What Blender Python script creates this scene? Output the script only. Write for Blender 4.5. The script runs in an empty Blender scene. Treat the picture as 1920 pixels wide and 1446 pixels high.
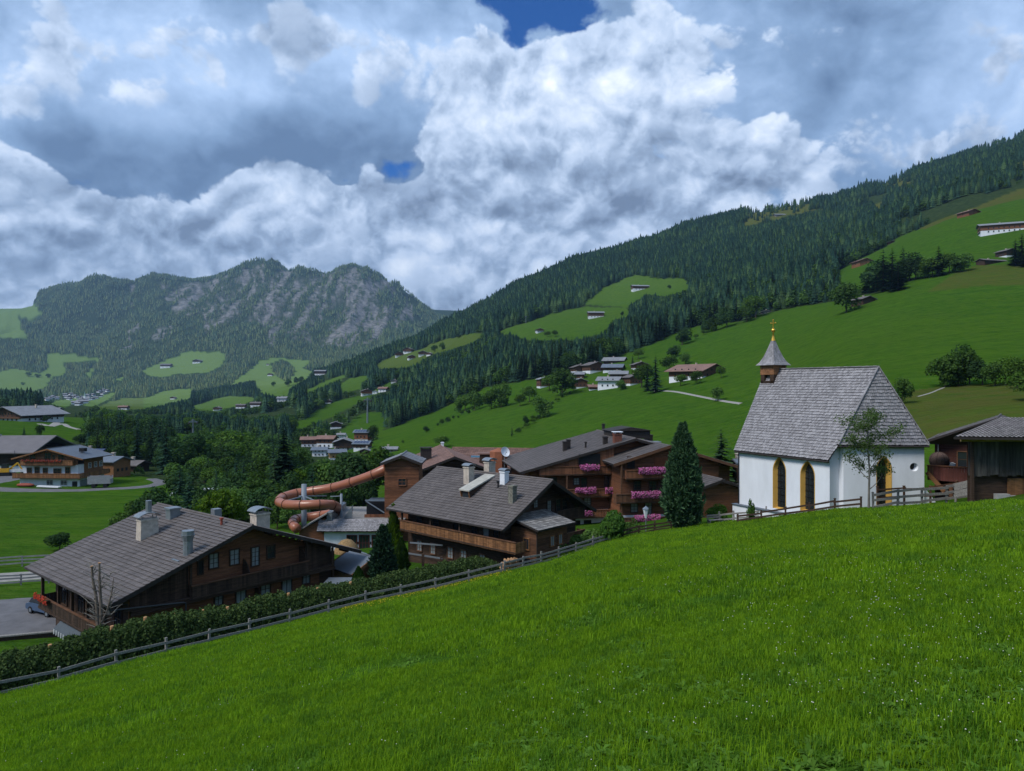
import bpy, bmesh, math, random
import numpy as np
from mathutils import Vector, Matrix
C = bpy.context.scene.collection
SC = bpy.context.scene
R = math.radians
rnd = random.Random(7)

# ------------------------------------------------------------------ camera
FPX, CX, CY = 1350.0, 960.0, 723.0          # focal length and optical centre of the photograph, in its pixels
cam_d = bpy.data.cameras.new('camera'); cam = bpy.data.objects.new('camera', cam_d); C.objects.link(cam)
cam.location = (0, 0, 0); cam.rotation_euler = (R(90), 0, 0)
cam_d.sensor_width = 36.0; cam_d.lens = FPX / 1920 * 36.0; cam_d.clip_start = 0.1; cam_d.clip_end = 30000
SC.camera = cam

# ------------------------------------------------------------------ exposure, sun, sky
SC.view_settings.view_transform = 'Standard'; SC.view_settings.look = 'None'
SC.view_settings.exposure = 1.18; SC.view_settings.gamma = 1.0
SC.view_settings.use_curve_mapping = False
SC.render.engine = 'CYCLES'
SC.cycles.use_denoising = True
SC.cycles.max_bounces = 6; SC.cycles.diffuse_bounces = 3; SC.cycles.transparent_max_bounces = 8
SC.cycles.volume_bounces = 0
SUN_EL, SUN_AZ = 50.0, -125.0               # degrees; azimuth from +Y, clockwise positive (high, behind the viewer on the left)
sun_dir = Vector((math.sin(R(SUN_AZ)) * math.cos(R(SUN_EL)), math.cos(R(SUN_AZ)) * math.cos(R(SUN_EL)), math.sin(R(SUN_EL))))
sd = bpy.data.lights.new('sun', 'SUN'); sd.energy = 1.5; sd.angle = R(20); sd.color = (1.0, 0.96, 0.9)
so = bpy.data.objects.new('sun', sd); C.objects.link(so); so.location = (0, 0, 400)
so.rotation_euler = (-sun_dir).to_track_quat('-Z', 'Y').to_euler()

def pxdir(px, py):
    v = Vector(((px - CX) / FPX, 1.0, -(py - CY) / FPX)); return v.normalized()

class NT:
    """tiny node-tree writer"""
    def __init__(s, nt): s.nt = nt; s.n = nt.nodes; s.l = nt.links
    def node(s, t, **kw):
        n = s.n.new(t)
        for k, v in kw.items():
            setattr(n, k, v)
        return n
    def put(s, sock, v):
        if v is None: return
        if hasattr(v, 'is_output') or isinstance(v, bpy.types.NodeSocket): s.l.new(v, sock)
        else: sock.default_value = v
    def math(s, op, a, b=None, c=None, clamp=False):
        n = s.node('ShaderNodeMath', operation=op, use_clamp=clamp)
        s.put(n.inputs[0], a); s.put(n.inputs[1], b); s.put(n.inputs[2], c); return n.outputs[0]
    def vmath(s, op, a, b=None, scale=None):
        n = s.node('ShaderNodeVectorMath', operation=op)
        s.put(n.inputs[0], a); s.put(n.inputs[1], b)
        if scale is not None: s.put(n.inputs['Scale'], scale)
        return n.outputs['Value'] if op in ('DOT_PRODUCT', 'DISTANCE', 'LENGTH') else n.outputs[0]
    def noise(s, vec, scale, detail=4, rough=0.5, dist=0.0, color=False):
        n = s.node('ShaderNodeTexNoise'); s.put(n.inputs['Vector'], vec)
        n.inputs['Scale'].default_value = scale; n.inputs['Detail'].default_value = detail
        n.inputs['Roughness'].default_value = rough; n.inputs['Distortion'].default_value = dist
        return n.outputs['Color' if color else 'Fac']
    def rng(s, v, a, b, c=0.0, d=1.0, smooth=False):
        n = s.node('ShaderNodeMapRange', interpolation_type='SMOOTHSTEP' if smooth else 'LINEAR')
        s.put(n.inputs[0], v); n.inputs[1].default_value = a; n.inputs[2].default_value = b
        n.inputs[3].default_value = c; n.inputs[4].default_value = d
        return n.outputs[0]
    def mix(s, f, a, b, blend='MIX'):
        n = s.node('ShaderNodeMix', data_type='RGBA', blend_type=blend)
        s.put(n.inputs['Factor'], f)
        for k, v in ((6, a), (7, b)):
            if isinstance(v, tuple) and len(v) == 3: v = v + (1.0,)
            s.put(n.inputs[k], v)
        return n.outputs[2]

w = bpy.data.worlds.new('World'); SC.world = w; w.use_nodes = True
def build_sky():
    t = NT(w.node_tree); t.n.clear()
    out = t.node('ShaderNodeOutputWorld')
    d = t.node('ShaderNodeTexCoord').outputs['Generated']       # world direction
    sp = t.node('ShaderNodeSeparateXYZ'); t.put(sp.inputs[0], d)
    az = t.math('ARCTAN2', sp.outputs[0], sp.outputs[1]); el = t.math('ARCSINE', sp.outputs[2])
    # clear sky
    sky = t.node('ShaderNodeTexSky', sky_type='NISHITA'); sky.sun_disc = False
    sky.sun_elevation = R(SUN_EL); sky.sun_rotation = R(SUN_AZ); sky.altitude = 1000; sky.ozone_density = 3.0
    blue = t.vmath('SCALE', sky.outputs[0], scale=0.085)
    blue = t.vmath('MULTIPLY', blue, (0.08, 0.42, 0.92))
    def comb(x, y):
        n = t.node('ShaderNodeCombineXYZ'); t.put(n.inputs[0], x); t.put(n.inputs[1], y); return n.outputs[0]
    def blobs(g, ae, lst, gain=1.0):
        """sum of soft heaps of cloud, each at its own compass direction and height: px, py, rx, ry, amount"""
        acc = None
        for (px, py, rx, ry, a) in lst:
            c = pxdir(px, py); a0 = math.atan2(c.x, c.y); e0 = math.asin(c.z)
            sx = FPX / rx * math.hypot(1, (px - CX) / FPX); sy = FPX / ry
            n = g.node('ShaderNodeVectorMath', operation='MULTIPLY_ADD')
            g.put(n.inputs[0], ae); n.inputs[1].default_value = (sx, sy, 0); n.inputs[2].default_value = (-a0 * sx, -e0 * sy, 0)
            e = g.math('POWER', .3679, g.vmath('DOT_PRODUCT', n.outputs[0], n.outputs[0]))
            acc = g.math('MULTIPLY', e, a * gain) if acc is None else g.math('MULTIPLY_ADD', e, a * gain, acc)
        return acc
    st = t.vmath('MULTIPLY', d, (1.0, 1.0, 1.15))
    wc = t.node('ShaderNodeTexNoise'); t.put(wc.inputs[0], st); wc.inputs['Scale'].default_value = 5.0; wc.inputs['Detail'].default_value = 4
    warp = t.vmath('SUBTRACT', wc.outputs['Color'], (.5, .5, .5))
    aew = t.vmath('ADD', comb(az, el), t.vmath('SCALE', warp, scale=WARP_M))
    stw = t.vmath('ADD', st, t.vmath('SCALE', warp, scale=.055))
    def puff(v, det):
        a = t.node('ShaderNodeTexNoise', noise_type='RIDGED_MULTIFRACTAL', normalize=False); t.put(a.inputs[0], v)
        a.inputs['Scale'].default_value = 9.0; a.inputs['Detail'].default_value = det; a.inputs['Roughness'].default_value = .56
        a.inputs['Offset'].default_value = 1.0; a.inputs['Gain'].default_value = 1.6; a.inputs['Lacunarity'].default_value = 2.15
        return t.math('MULTIPLY', a.outputs[0], -1.0)
    p0 = puff(stw, 6); p1 = puff(t.vmath('ADD', stw, (-0.010, 0.004, 0.020)), 5)
    fine = t.math('SUBTRACT', t.noise(stw, 15.0, 6, .58), .5)
    mid = t.math('SUBTRACT', t.noise(t.vmath('ADD', t.vmath('MULTIPLY', d, (1, 1, 1.6)), t.vmath('SCALE', warp, scale=.13)), 4.6, 7, .54), .5)
    cover = blobs(t, aew, CUM)
    gap0 = blobs(t, aew, GAP)
    cover = t.math('SUBTRACT', cover, t.math('MULTIPLY', gap0, .62))
    f = t.math('ADD', cover, t.math('ADD', t.math('MULTIPLY', t.math('ADD', p0, 1.0), PUFF_E), t.math('MULTIPLY', fine, .75)))
    alpha = t.rng(f, .36, .52, 0, 1, True)
    tone = blobs(t, aew, TONE)
    ftone = blobs(t, aew, FTONE)
    gap = t.math('SUBTRACT', gap0, t.math('ADD', t.math('MULTIPLY', fine, 4.0), t.math('MULTIPLY', mid, 2.0)))
    clear = t.rng(gap, .85, 1.5, 0, 1, True)
    # grey stratocumulus sheet behind
    v = t.math('ADD', t.math('MULTIPLY', mid, .95), t.math('MULTIPLY', fine, .36))
    v = t.math('ADD', t.math('ADD', v, .295), tone)
    v = t.math('ADD', v, t.math('MULTIPLY', t.math('SUBTRACT', p0, t.math('ADD', p1, .0)), .07))
    def ramp(v, stops):
        n = t.node('ShaderNodeValToRGB'); t.put(n.inputs[0], v); cr = n.color_ramp
        while len(cr.elements) < len(stops): cr.elements.new(.5)
        for e, (p, c) in zip(cr.elements, stops): e.position = p; e.color = tuple(c) + (1,)
        return n.outputs[0]
    back = t.mix(clear, ramp(v, BACK), blue)
    # heaped cumulus in front: relief from the puffs, broad light and shade from the heaps
    lit = t.math('SUBTRACT', p0, p1)
    v2 = t.math('ADD', t.math('MULTIPLY', lit, LITK), t.math('MULTIPLY', mid, .45))
    v2 = t.math('ADD', t.math('MULTIPLY_ADD', fine, .35, v2), t.math('ADD', ftone, .345))
    v2 = t.math('ADD', v2, t.math('MULTIPLY', t.rng(f, .36, .75, .10, 0), 1.0))
    v2 = t.math('MULTIPLY_ADD', v2, .80, .085)
    col = t.mix(alpha, back, ramp(v2, FRONT))
    low = t.rng(sp.outputs[2], -.02, .0, 1, 0)
    col = t.mix(low, col, (.10, .14, .16))
    bg = t.node('ShaderNodeBackground'); t.put(bg.inputs[0], col); bg.inputs[1].default_value = SKY_GAIN
    t.l.new(bg.outputs[0], out.inputs[0])
    w.cycles.sampling_method = 'MANUAL'; w.cycles.sample_map_resolution = 512
SKY_GAIN = 0.655; WARP_M = .085; PUFF_E = .30; LITK = .42
BACK = [(0, (.095, .155, .265)), (.25, (.19, .29, .455)), (.5, (.345, .475, .695)), (.75, (.54, .66, .84)), (1, (.80, .86, .93))]
FRONT = [(0, (.13, .175, .255)), (.25, (.255, .335, .465)), (.5, (.44, .535, .69)), (.75, (.60, .68, .80)), (1, (.82, .86, .92))]
# heaps of cumulus (direction of the middle, size, amount)
CUM = [(140,80,260,75,.36), (540,60,240,65,.40), (780,115,200,65,.46), (330,150,150,50,.34), (10,195,50,55,.55), (660,200,120,40,.36), (1880,80,120,80,.5), (1600,60,120,60,.34), (1010,160,110,85,.75), (905,230,110,80,.75), (1130,110,120,100,.75), (1180,220,130,90,.7), (1000,320,190,90,.7), (1235,40,100,70,.6),
    (1335,150,70,50,.5), (1420,55,70,60,.4), (840,310,60,60,.5), (1425,265,80,48,.9), (1340,335,100,48,.7), (1260,405,80,45,.75), (1470,310,70,55,.4),
    (490,352,75,40,.85), (590,375,90,50,.65), (420,400,80,50,.5), (700,345,50,28,.6), (745,312,36,18,.35), (800,430,180,60,.65), (640,455,220,55,.5),
    (30,335,55,30,.55), (100,405,150,45,.5), (880,490,150,60,.5), (260,420,140,50,.4), (20,570,60,30,.5), (1650,230,70,40,.3), (1780,290,200,60,.35), (2150,330,260,120,.6), (-250,380,220,100,.6),
    (300,560,560,125,.75), (900,560,420,125,.8), (1150,500,160,90,.5), (1150,360,90,90,.45), (1600,420,330,90,.45), (-600,560,560,125,.7), (2600,500,560,125,.7)]
TONE = [(640,320,280,70,-.20), (250,290,250,70,-.16), (480,280,120,50,-.12), (120,60,260,80,.10), (330,140,170,60,.08), (310,235,110,30,.16), (5,190,45,60,.28), (520,60,260,60,.14), (770,110,240,70,.16), (500,180,50,35,.14), (90,270,120,50,-.10),
    (860,180,160,30,-.10), (1560,130,180,120,-.06), (1720,200,230,120,.0), (1880,60,120,90,.26), (1915,190,50,60,.22), (1330,200,60,60,-.08), (100,480,260,60,-.02), (1700,330,200,50,.06), (1400,60,70,60,.04)]
FTONE = [(640,325,220,50,-.12), (250,290,200,50,-.12), (150,100,260,110,-.02), (540,90,220,90,.0), (780,130,200,70,.02), (310,240,120,40,-.06), (10,190,60,60,-.02), (1880,60,100,60,-.04), (1010,170,70,50,.34), (900,215,60,60,.26), (1080,100,90,70,.22), (1180,165,60,40,.34), (1140,230,90,50,.16), (1220,60,80,50,.16), (1335,140,60,40,.30), (1080,390,120,60,-.15), (1180,300,90,70,-.13), (1000,350,150,40,-.09), (1250,250,60,60,-.16),
    (900,400,110,40,-.16), (1425,255,60,40,.42), (1430,325,80,24,-.32), (1300,390,55,14,-.28), (1280,350,70,20,.20), (1240,420,60,30,.22), (490,340,60,22,.30), (560,375,120,40,.05), (400,450,150,40,-.16), (700,440,200,40,-.02), (640,335,40,16,.0), (735,325,40,20,.14), (90,400,110,30,.20), (60,440,80,20,-.25), (220,440,120,20,-.14), (940,385,60,20,.16), (860,470,80,50,.10), (1140,470,90,40,.06), (1780,280,200,60,-.10), (300,520,400,60,-.06), (900,540,300,40,-.02), (1150,400,60,60,-.12), (1600,400,250,60,.06), (1120,330,120,60,-.04), (1420,50,50,40,.18)]
GAP = [(1045,12,90,44,2.1), (988,80,34,50,1.1), (925,12,60,22,1.0), (1000,150,24,36,.45), (760,332,44,26,1.3), (645,345,28,12,1.2), (1155,432,26,26,.95), (760,3,60,12,.45)]
build_sky()


# ------------------------------------------------------------------ small noise library (value noise, numpy)
def _hash(ix, iy, seed):
    h = (ix.astype(np.int64) * 374761393 + iy.astype(np.int64) * 668265263 + seed * 974711) & 0xffffffff
    h = ((h ^ (h >> 13)) * 1274126177) & 0xffffffff
    return ((h ^ (h >> 16)) & 0xffff) / 65535.0
def vnoise(x, y, seed=0):
    ix = np.floor(x); iy = np.floor(y); fx = x - ix; fy = y - iy
    fx = fx * fx * fx * (fx * (fx * 6 - 15) + 10); fy = fy * fy * fy * (fy * (fy * 6 - 15) + 10)
    a = _hash(ix, iy, seed); b = _hash(ix + 1, iy, seed); c = _hash(ix, iy + 1, seed); d = _hash(ix + 1, iy + 1, seed)
    return (a + (b - a) * fx) * (1 - fy) + (c + (d - c) * fx) * fy
def fbm(x, y, octv=5, seed=0, rough=.5, ridged=False):
    s = 0; amp = 1; tot = 0
    for k in range(octv):
        n = vnoise(x * 2 ** k, y * 2 ** k, seed + k * 17)
        if ridged: n = 1 - np.abs(2 * n - 1)
        s = s + n * amp; tot += amp; amp *= rough
    return s / tot

# ------------------------------------------------------------------ materials
MATS = {}
def mat(name, col, rough=.8, var=.25, scale=3.0, bump=.0, bscale=20.0, stretch=(1, 1, 1), col2=None, metal=0.0, spec=.3, island=0.0, detail=5, trans=0.0):
    """plain painted/wood/stone material: noise of lightness and grain, optional second colour and a shade of its own per piece"""
    if name in MATS: return MATS[name]
    m = bpy.data.materials.new(name); m.use_nodes = True; t = NT(m.node_tree); t.n.clear()
    out = t.node('ShaderNodeOutputMaterial'); b = t.node('ShaderNodeBsdfPrincipled')
    tc = t.node('ShaderNodeTexCoord').outputs['Object']
    v = t.vmath('MULTIPLY', tc, stretch)
    n = t.noise(v, scale, detail, .6)
    lo = tuple(c * (1 - var) for c in col); hi = tuple(min(1, c * (1 + var)) for c in (col2 or col))
    c = t.mix(t.rng(n, .3, .7), lo, hi)
    if island:
        g = t.node('ShaderNodeNewGeometry').outputs['Random Per Island']
        c = t.mix(1.0, c, t.rng(g, 0, 1, 1 - island, 1 + island), 'MULTIPLY')
    t.put(b.inputs['Base Color'], c); b.inputs['Roughness'].default_value = rough; b.inputs['Metallic'].default_value = metal
    b.inputs['Specular IOR Level'].default_value = spec
    if bump:
        bp = t.node('ShaderNodeBump'); bp.inputs['Strength'].default_value = bump; bp.inputs['Distance'].default_value = .02
        t.put(bp.inputs['Height'], t.noise(v, bscale, 5, .6)); t.put(b.inputs['Normal'], bp.outputs[0])
    if trans:
        tr = t.node('ShaderNodeBsdfTranslucent'); t.put(tr.inputs[0], c)
        mx = t.node('ShaderNodeMixShader'); mx.inputs[0].default_value = trans
        t.l.new(b.outputs[0], mx.inputs[1]); t.l.new(tr.outputs[0], mx.inputs[2]); t.l.new(mx.outputs[0], out.inputs[0])
    else: t.l.new(b.outputs[0], out.inputs[0])
    MATS[name] = m; return m

def leaf_mat(name, col, col2, trans=.3, objvar=.25):
    """foliage: a shade of its own per leaf clump and per tree"""
    if name in MATS: return MATS[name]
    m = bpy.data.materials.new(name); m.use_nodes = True; t = NT(m.node_tree); t.n.clear()
    out = t.node('ShaderNodeOutputMaterial'); b = t.node('ShaderNodeBsdfDiffuse')
    g = t.node('ShaderNodeNewGeometry').outputs['Random Per Island']
    o = t.node('ShaderNodeObjectInfo').outputs['Random']
    c = t.mix(g, col, col2)
    c = t.mix(1.0, c, t.rng(o, 0, 1, 1 - objvar, 1 + objvar), 'MULTIPLY')
    t.put(b.inputs[0], c)
    tr = t.node('ShaderNodeBsdfTranslucent'); t.put(tr.inputs[0], t.mix(1.0, c, (1.3, 1.5, .7), 'MULTIPLY'))
    mx = t.node('ShaderNodeMixShader'); mx.inputs[0].default_value = trans
    t.l.new(b.outputs[0], mx.inputs[1]); t.l.new(tr.outputs[0], mx.inputs[2]); t.l.new(mx.outputs[0], out.inputs[0])
    MATS[name] = m; return m

# ------------------------------------------------------------------ mesh helpers
class MB:
    """collects shapes for ONE mesh object"""
    def __init__(s): s.v = []; s.f = []; s.mi = []
    def face(s, pts, mi=0):
        k = len(s.v); s.v.extend([tuple(p) for p in pts]); s.f.append(tuple(range(k, k + len(pts)))); s.mi.append(mi)
    def box(s, x0, y0, z0, x1, y1, z1, mi=0, skip=''):
        k = len(s.v)
        s.v.extend([(x0, y0, z0), (x1, y0, z0), (x1, y1, z0), (x0, y1, z0), (x0, y0, z1), (x1, y0, z1), (x1, y1, z1), (x0, y1, z1)])
        for nm, q in (('b', (0, 3, 2, 1)), ('t', (4, 5, 6, 7)), ('f', (0, 1, 5, 4)), ('r', (1, 2, 6, 5)), ('k', (2, 3, 7, 6)), ('l', (3, 0, 4, 7))):
            if nm in skip: continue
            s.f.append(tuple(k + i for i in q)); s.mi.append(mi)
    def bar(s, a, b, wd, ht, mi=0, up=(0, 0, 1)):
        """rectangular bar from a to b"""
        a = Vector(a); b = Vector(b); d = (b - a).normalized(); u = Vector(up)
        if abs(d.dot(u)) > .98: u = Vector((1, 0, 0))
        r = d.cross(u).normalized() * (wd / 2); q = r.cross(d).normalized() * (ht / 2)
        k = len(s.v)
        for p in (a, b):
            for sx, sz in ((-1, -1), (1, -1), (1, 1), (-1, 1)): s.v.append(tuple(p + r * sx + q * sz))
        for q4 in ((0, 3, 2, 1), (4, 5, 6, 7), (0, 1, 5, 4), (1, 2, 6, 5), (2, 3, 7, 6), (3, 0, 4, 7)):
            s.f.append(tuple(k + i for i in q4)); s.mi.append(mi)
    def tube(s, pts, rad, n=8, mi=0, cap=True):
        pts = [Vector(p) for p in pts]; rads = rad if isinstance(rad, (list, tuple)) else [rad] * len(pts)
        k0 = len(s.v); prev = None
        for i, p in enumerate(pts):
            d = (pts[min(i + 1, len(pts) - 1)] - pts[max(i - 1, 0)]).normalized()
            u = Vector((0, 0, 1)) if abs(d.z) < .95 else Vector((1, 0, 0))
            if prev is not None: u = prev
            r = d.cross(u).normalized(); u = r.cross(d).normalized(); prev = u
            for j in range(n):
                a = 2 * math.pi * j / n; s.v.append(tuple(p + (r * math.cos(a) + u * math.sin(a)) * rads[i]))
        for i in range(len(pts) - 1):
            for j in range(n):
                a = k0 + i * n + j; b = k0 + i * n + (j + 1) % n
                s.f.append((a, b, b + n, a + n)); s.mi.append(mi)
        if cap:
            s.f.append(tuple(k0 + j for j in range(n))[::-1]); s.mi.append(mi)
            e = k0 + (len(pts) - 1) * n; s.f.append(tuple(e + j for j in range(n))); s.mi.append(mi)
    def lathe(s, prof, n=16, mi=0, c=(0, 0, 0), rot=0.0):
        k0 = len(s.v)
        for (r, z) in prof:
            for j in range(n):
                a = 2 * math.pi * j / n + rot; s.v.append((c[0] + r * math.cos(a), c[1] + r * math.sin(a), c[2] + z))
        for i in range(len(prof) - 1):
            for j in range(n):
                a = k0 + i * n + j; b = k0 + i * n + (j + 1) % n; s.f.append((a, b, b + n, a + n)); s.mi.append(mi)
    def prism(s, poly, y0, y1, mi=0, axis='y'):
        """polygon in x,z pushed along y (or in y,z along x)"""
        k = len(s.v); n = len(poly)
        for yy in (y0, y1):
            for (a, z) in poly: s.v.append((a, yy, z) if axis == 'y' else (yy, a, z))
        s.f.append(tuple(range(k, k + n))); s.mi.append(mi); s.f.append(tuple(range(k + n, k + 2 * n))[::-1]); s.mi.append(mi)
        for i in range(n):
            j = (i + 1) % n; s.f.append((k + i, k + n + i, k + n + j, k + j)); s.mi.append(mi)
    def ball(s, c, r, n=10, m=7, mi=0, sq=(1, 1, 1)):
        k0 = len(s.v)
        for i in range(m + 1):
            th = math.pi * i / m
            for j in range(n):
                a = 2 * math.pi * j / n
                s.v.append((c[0] + r * sq[0] * math.sin(th) * math.cos(a), c[1] + r * sq[1] * math.sin(th) * math.sin(a), c[2] + r * sq[2] * math.cos(th)))
        for i in range(m):
            for j in range(n):
                a = k0 + i * n + j; b = k0 + i * n + (j + 1) % n; s.f.append((a, a + n, b + n, b)); s.mi.append(mi)
    def mesh(s, name, mats, smooth=False):
        me = bpy.data.meshes.new(name); me.from_pydata(s.v, [], s.f)
        for m in (mats if isinstance(mats, (list, tuple)) else [mats]): me.materials.append(m)
        if any(s.mi): me.polygons.foreach_set('material_index', s.mi)
        if smooth: me.polygons.foreach_set('use_smooth', [True] * len(me.polygons))
        me.update(); return me
def np_mesh(name, V, Fq, mats, mi=None, smooth=False):
    """big mesh from numpy arrays; Fq is (n,k) with one face size"""
    me = bpy.data.meshes.new(name); V = np.asarray(V, np.float32); Fq = np.asarray(Fq, np.int32); n, k = Fq.shape
    me.vertices.add(len(V)); me.vertices.foreach_set('co', V.ravel())
    me.loops.add(n * k); me.loops.foreach_set('vertex_index', Fq.ravel())
    me.polygons.add(n); me.polygons.foreach_set('loop_start', np.arange(n, dtype=np.int32) * k)
    me.polygons.foreach_set('loop_total', np.full(n, k, np.int32))
    for m in (mats if isinstance(mats, (list, tuple)) else [mats]): me.materials.append(m)
    if mi is not None: me.polygons.foreach_set('material_index', np.asarray(mi, np.int32))
    if smooth: me.polygons.foreach_set('use_smooth', np.ones(n, bool))
    me.update(calc_edges=True); return me
def link(name, me, parent=None, loc=None, rot=None, scale=None):
    o = bpy.data.objects.new(name, me); C.objects.link(o)
    if parent is not None: o.parent = parent
    if loc is not None: o.location = loc
    if rot is not None: o.rotation_euler = rot if isinstance(rot, (tuple, list)) else (0, 0, rot)
    if scale is not None: o.scale = (scale,) * 3 if isinstance(scale, (int, float)) else scale
    return o
def part(name, mb, mats, parent, smooth=False, label=None, kind=None, **kw):
    o = link(name, mb.mesh(name, mats, smooth), parent, **kw)
    if label: o['label'] = label
    if kind: o['kind'] = kind
    return o
def tag(o, label=None, cat=None, group=None, kind=None):
    if label: o['label'] = label
    if cat: o['category'] = cat
    if group: o['group'] = group
    if kind: o['kind'] = kind
    return o
def thing(name, label, cat, loc=(0, 0, 0), rz=0.0, group=None):
    o = bpy.data.objects.new(name, None); C.objects.link(o); o.location = loc; o.rotation_euler = (0, 0, rz); o.empty_display_size = .2
    return tag(o, label, cat, group)
def copy_tree(o, parent=None):
    c = o.copy(); C.objects.link(c)
    if parent is not None: c.parent = parent
    for ch in list(o.children): copy_tree(ch, c)
    return c

# ------------------------------------------------------------------ terrain: a height field surveyed from the photograph
# along each bearing (pixel column) the ground is given at a row of distances; (distance, height)
def zpy(py, Y): return -(py - CY) / FPX * Y
COLS = [-900, -400, 0, 200, 400, 600, 800, 1000, 1200, 1400, 1600, 1800, 1920, 2400, 2700]
FENCE = [(-900, 32, 1560), (-400, 34, 1440), (0, 40, 1310), (276, 45.5, 1240), (490, 52.2, 1180), (758, 59, 1118), (940, 63, 1080), (1040, 66.5, 1050), (1140, 70, 1015), (1240, 72, 995), (1400, 69, 978), (1640, 58, 952), (1920, 45, 938), (2400, 38, 885), (2700, 36, 860)]
DIST = [95, 140, 200, 280, 380, 500, 700, 950, 1300, 1700, 2300, 3200, 4200, 5000, 6500]
TAB = {
 -900: [1020, 930, 880, 800, 740, 690, 650, 620, 600, 590, 600, 640, 600, 580, 590],
 -400: [1024, 935, 880, 820, 770, 740, 720, 715, 712, 710, 712, 690, 630, 600, 600],
 0:    [1024, 945, 878, 825, 785, 776, 770, 764, 759, 754, 747, 694, 612, 576, 600],
 200:  [1024, 945, 882, 830, 802, 792, 780, 771, 765, 760, 752, 704, 600, 527, 590],
 400:  [1010, 945, 890, 850, 828, 812, 792, 776, 762, 748, 732, 690, 592, 527, 590],
 600:  [1000, 940, 895, 868, 850, 820, 775, 740, 714, 706, 712, 686, 600, 520, 590],
 800:  [985, 930, 888, 845, 808, 785, 740, 690, 650, 634, 660, 665, 630, 580, 590],
 1000: [979, 925, 865, 818, 760, 708, 660, 610, 560, 526, 560, 600, 600, 590, 590],
 1200: [965, 905, 835, 765, 722, 668, 620, 560, 505, 458, 500, 540, 560, 570, 580],
 1400: [936, 870, 790, 718, 660, 612, 560, 500, 445, 402, 440, 480, 520, 540, 560],
 1600: [850, 745, 692, 628, 578, 545, 492, 442, 397, 364, 390, 430, 480, 510, 540],
 1800: [790, 730, 660, 592, 527, 468, 402, 355, 319, 294, 320, 370, 430, 470, 510],
 1920: [775, 715, 650, 580, 512, 442, 370, 316, 281, 258, 285, 340, 400, 450, 500],
 2400: [750, 680, 600, 520, 430, 360, 280, 215, 165, 135, 160, 240, 330, 400, 470],
 2700: [740, 665, 585, 500, 410, 335, 255, 190, 140, 110, 140, 220, 310, 390, 460]}
YARD = {-900: -21, -400: -21, 0: -20.9, 200: -20.9, 400: -20.6, 600: -19.8, 800: -18.6, 1000: -18.0, 1200: -17.4, 1400: -14.6, 1600: -11.0, 1800: -10.0, 1920: -8.0, 2400: -3.2, 2700: -3.0}
def pchip(x, y, xq):
    x = np.asarray(x, float); y = np.asarray(y, float); h = np.diff(x); dl = np.diff(y) / h
    m = np.zeros(len(x))
    for i in range(1, len(x) - 1):
        if dl[i - 1] * dl[i] > 0:
            w1 = 2 * h[i] + h[i - 1]; w2 = h[i] + 2 * h[i - 1]; m[i] = (w1 + w2) / (w1 / dl[i - 1] + w2 / dl[i])
    m[0] = dl[0]; m[-1] = dl[-1]
    i = np.clip(np.searchsorted(x, xq) - 1, 0, len(x) - 2); t = (xq - x[i]) / h[i]
    return (2*t**3 - 3*t**2 + 1) * y[i] + (t**3 - 2*t**2 + t) * h[i] * m[i] + (-2*t**3 + 3*t**2) * y[i + 1] + (t**3 - t**2) * h[i] * m[i + 1]
YQ = np.concatenate([np.linspace(0, 30, 31)[:-1], np.geomspace(30, 7200, 400)])
fx_, fY_, fp_ = [np.array(a, float) for a in zip(*FENCE)]
knots = np.zeros((len(COLS), len(YQ)))
for i, c in enumerate(COLS):
    Yf = np.interp(c, fx_, fY_); zf = zpy(np.interp(c, fx_, fp_), Yf)
    ys = [0, .35 * Yf, .7 * Yf, Yf]; zs = [-2.4 + (zf + 2.4) * k for k in (0, .35, .7, 1.0)]
    if c <= 500: ys.append(Yf + 10); zs.append(YARD[c] + .3)
    if Yf < 66: ys.append(82 if c < 1600 else 67); zs.append(YARD[c])
    for Y, p in zip(DIST, TAB[c]): ys.append(Y); zs.append(zpy(p, Y))
    ys.append(7300); zs.append(zs[-1] * .9)
    g = lambda a: np.log(np.asarray(a, float) + 25)
    knots[i] = pchip(g(ys), zs, g(YQ))
PXQ = np.linspace(-900, 2700, 721)
ZT = np.array([pchip(COLS, knots[:, j], PXQ) for j in range(len(YQ))])          # [distance, bearing]
SKYL = [(-400,600),(0,578),(40,577),(62,572),(75,547),(120,533),(180,526),(215,529),(250,534),(262,528),(285,521),(330,528),(390,528),(440,513),(470,503),(490,494),(520,503),(545,511),(560,505),(580,510),(600,523),(612,521),(630,508),(655,503),(685,506),(712,518),(730,531),(750,545),(770,561),(795,578),(820,592),(850,600),(900,604),(1000,605)]
sk_x, sk_y = [np.array(a, float) for a in zip(*SKYL)]
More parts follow.
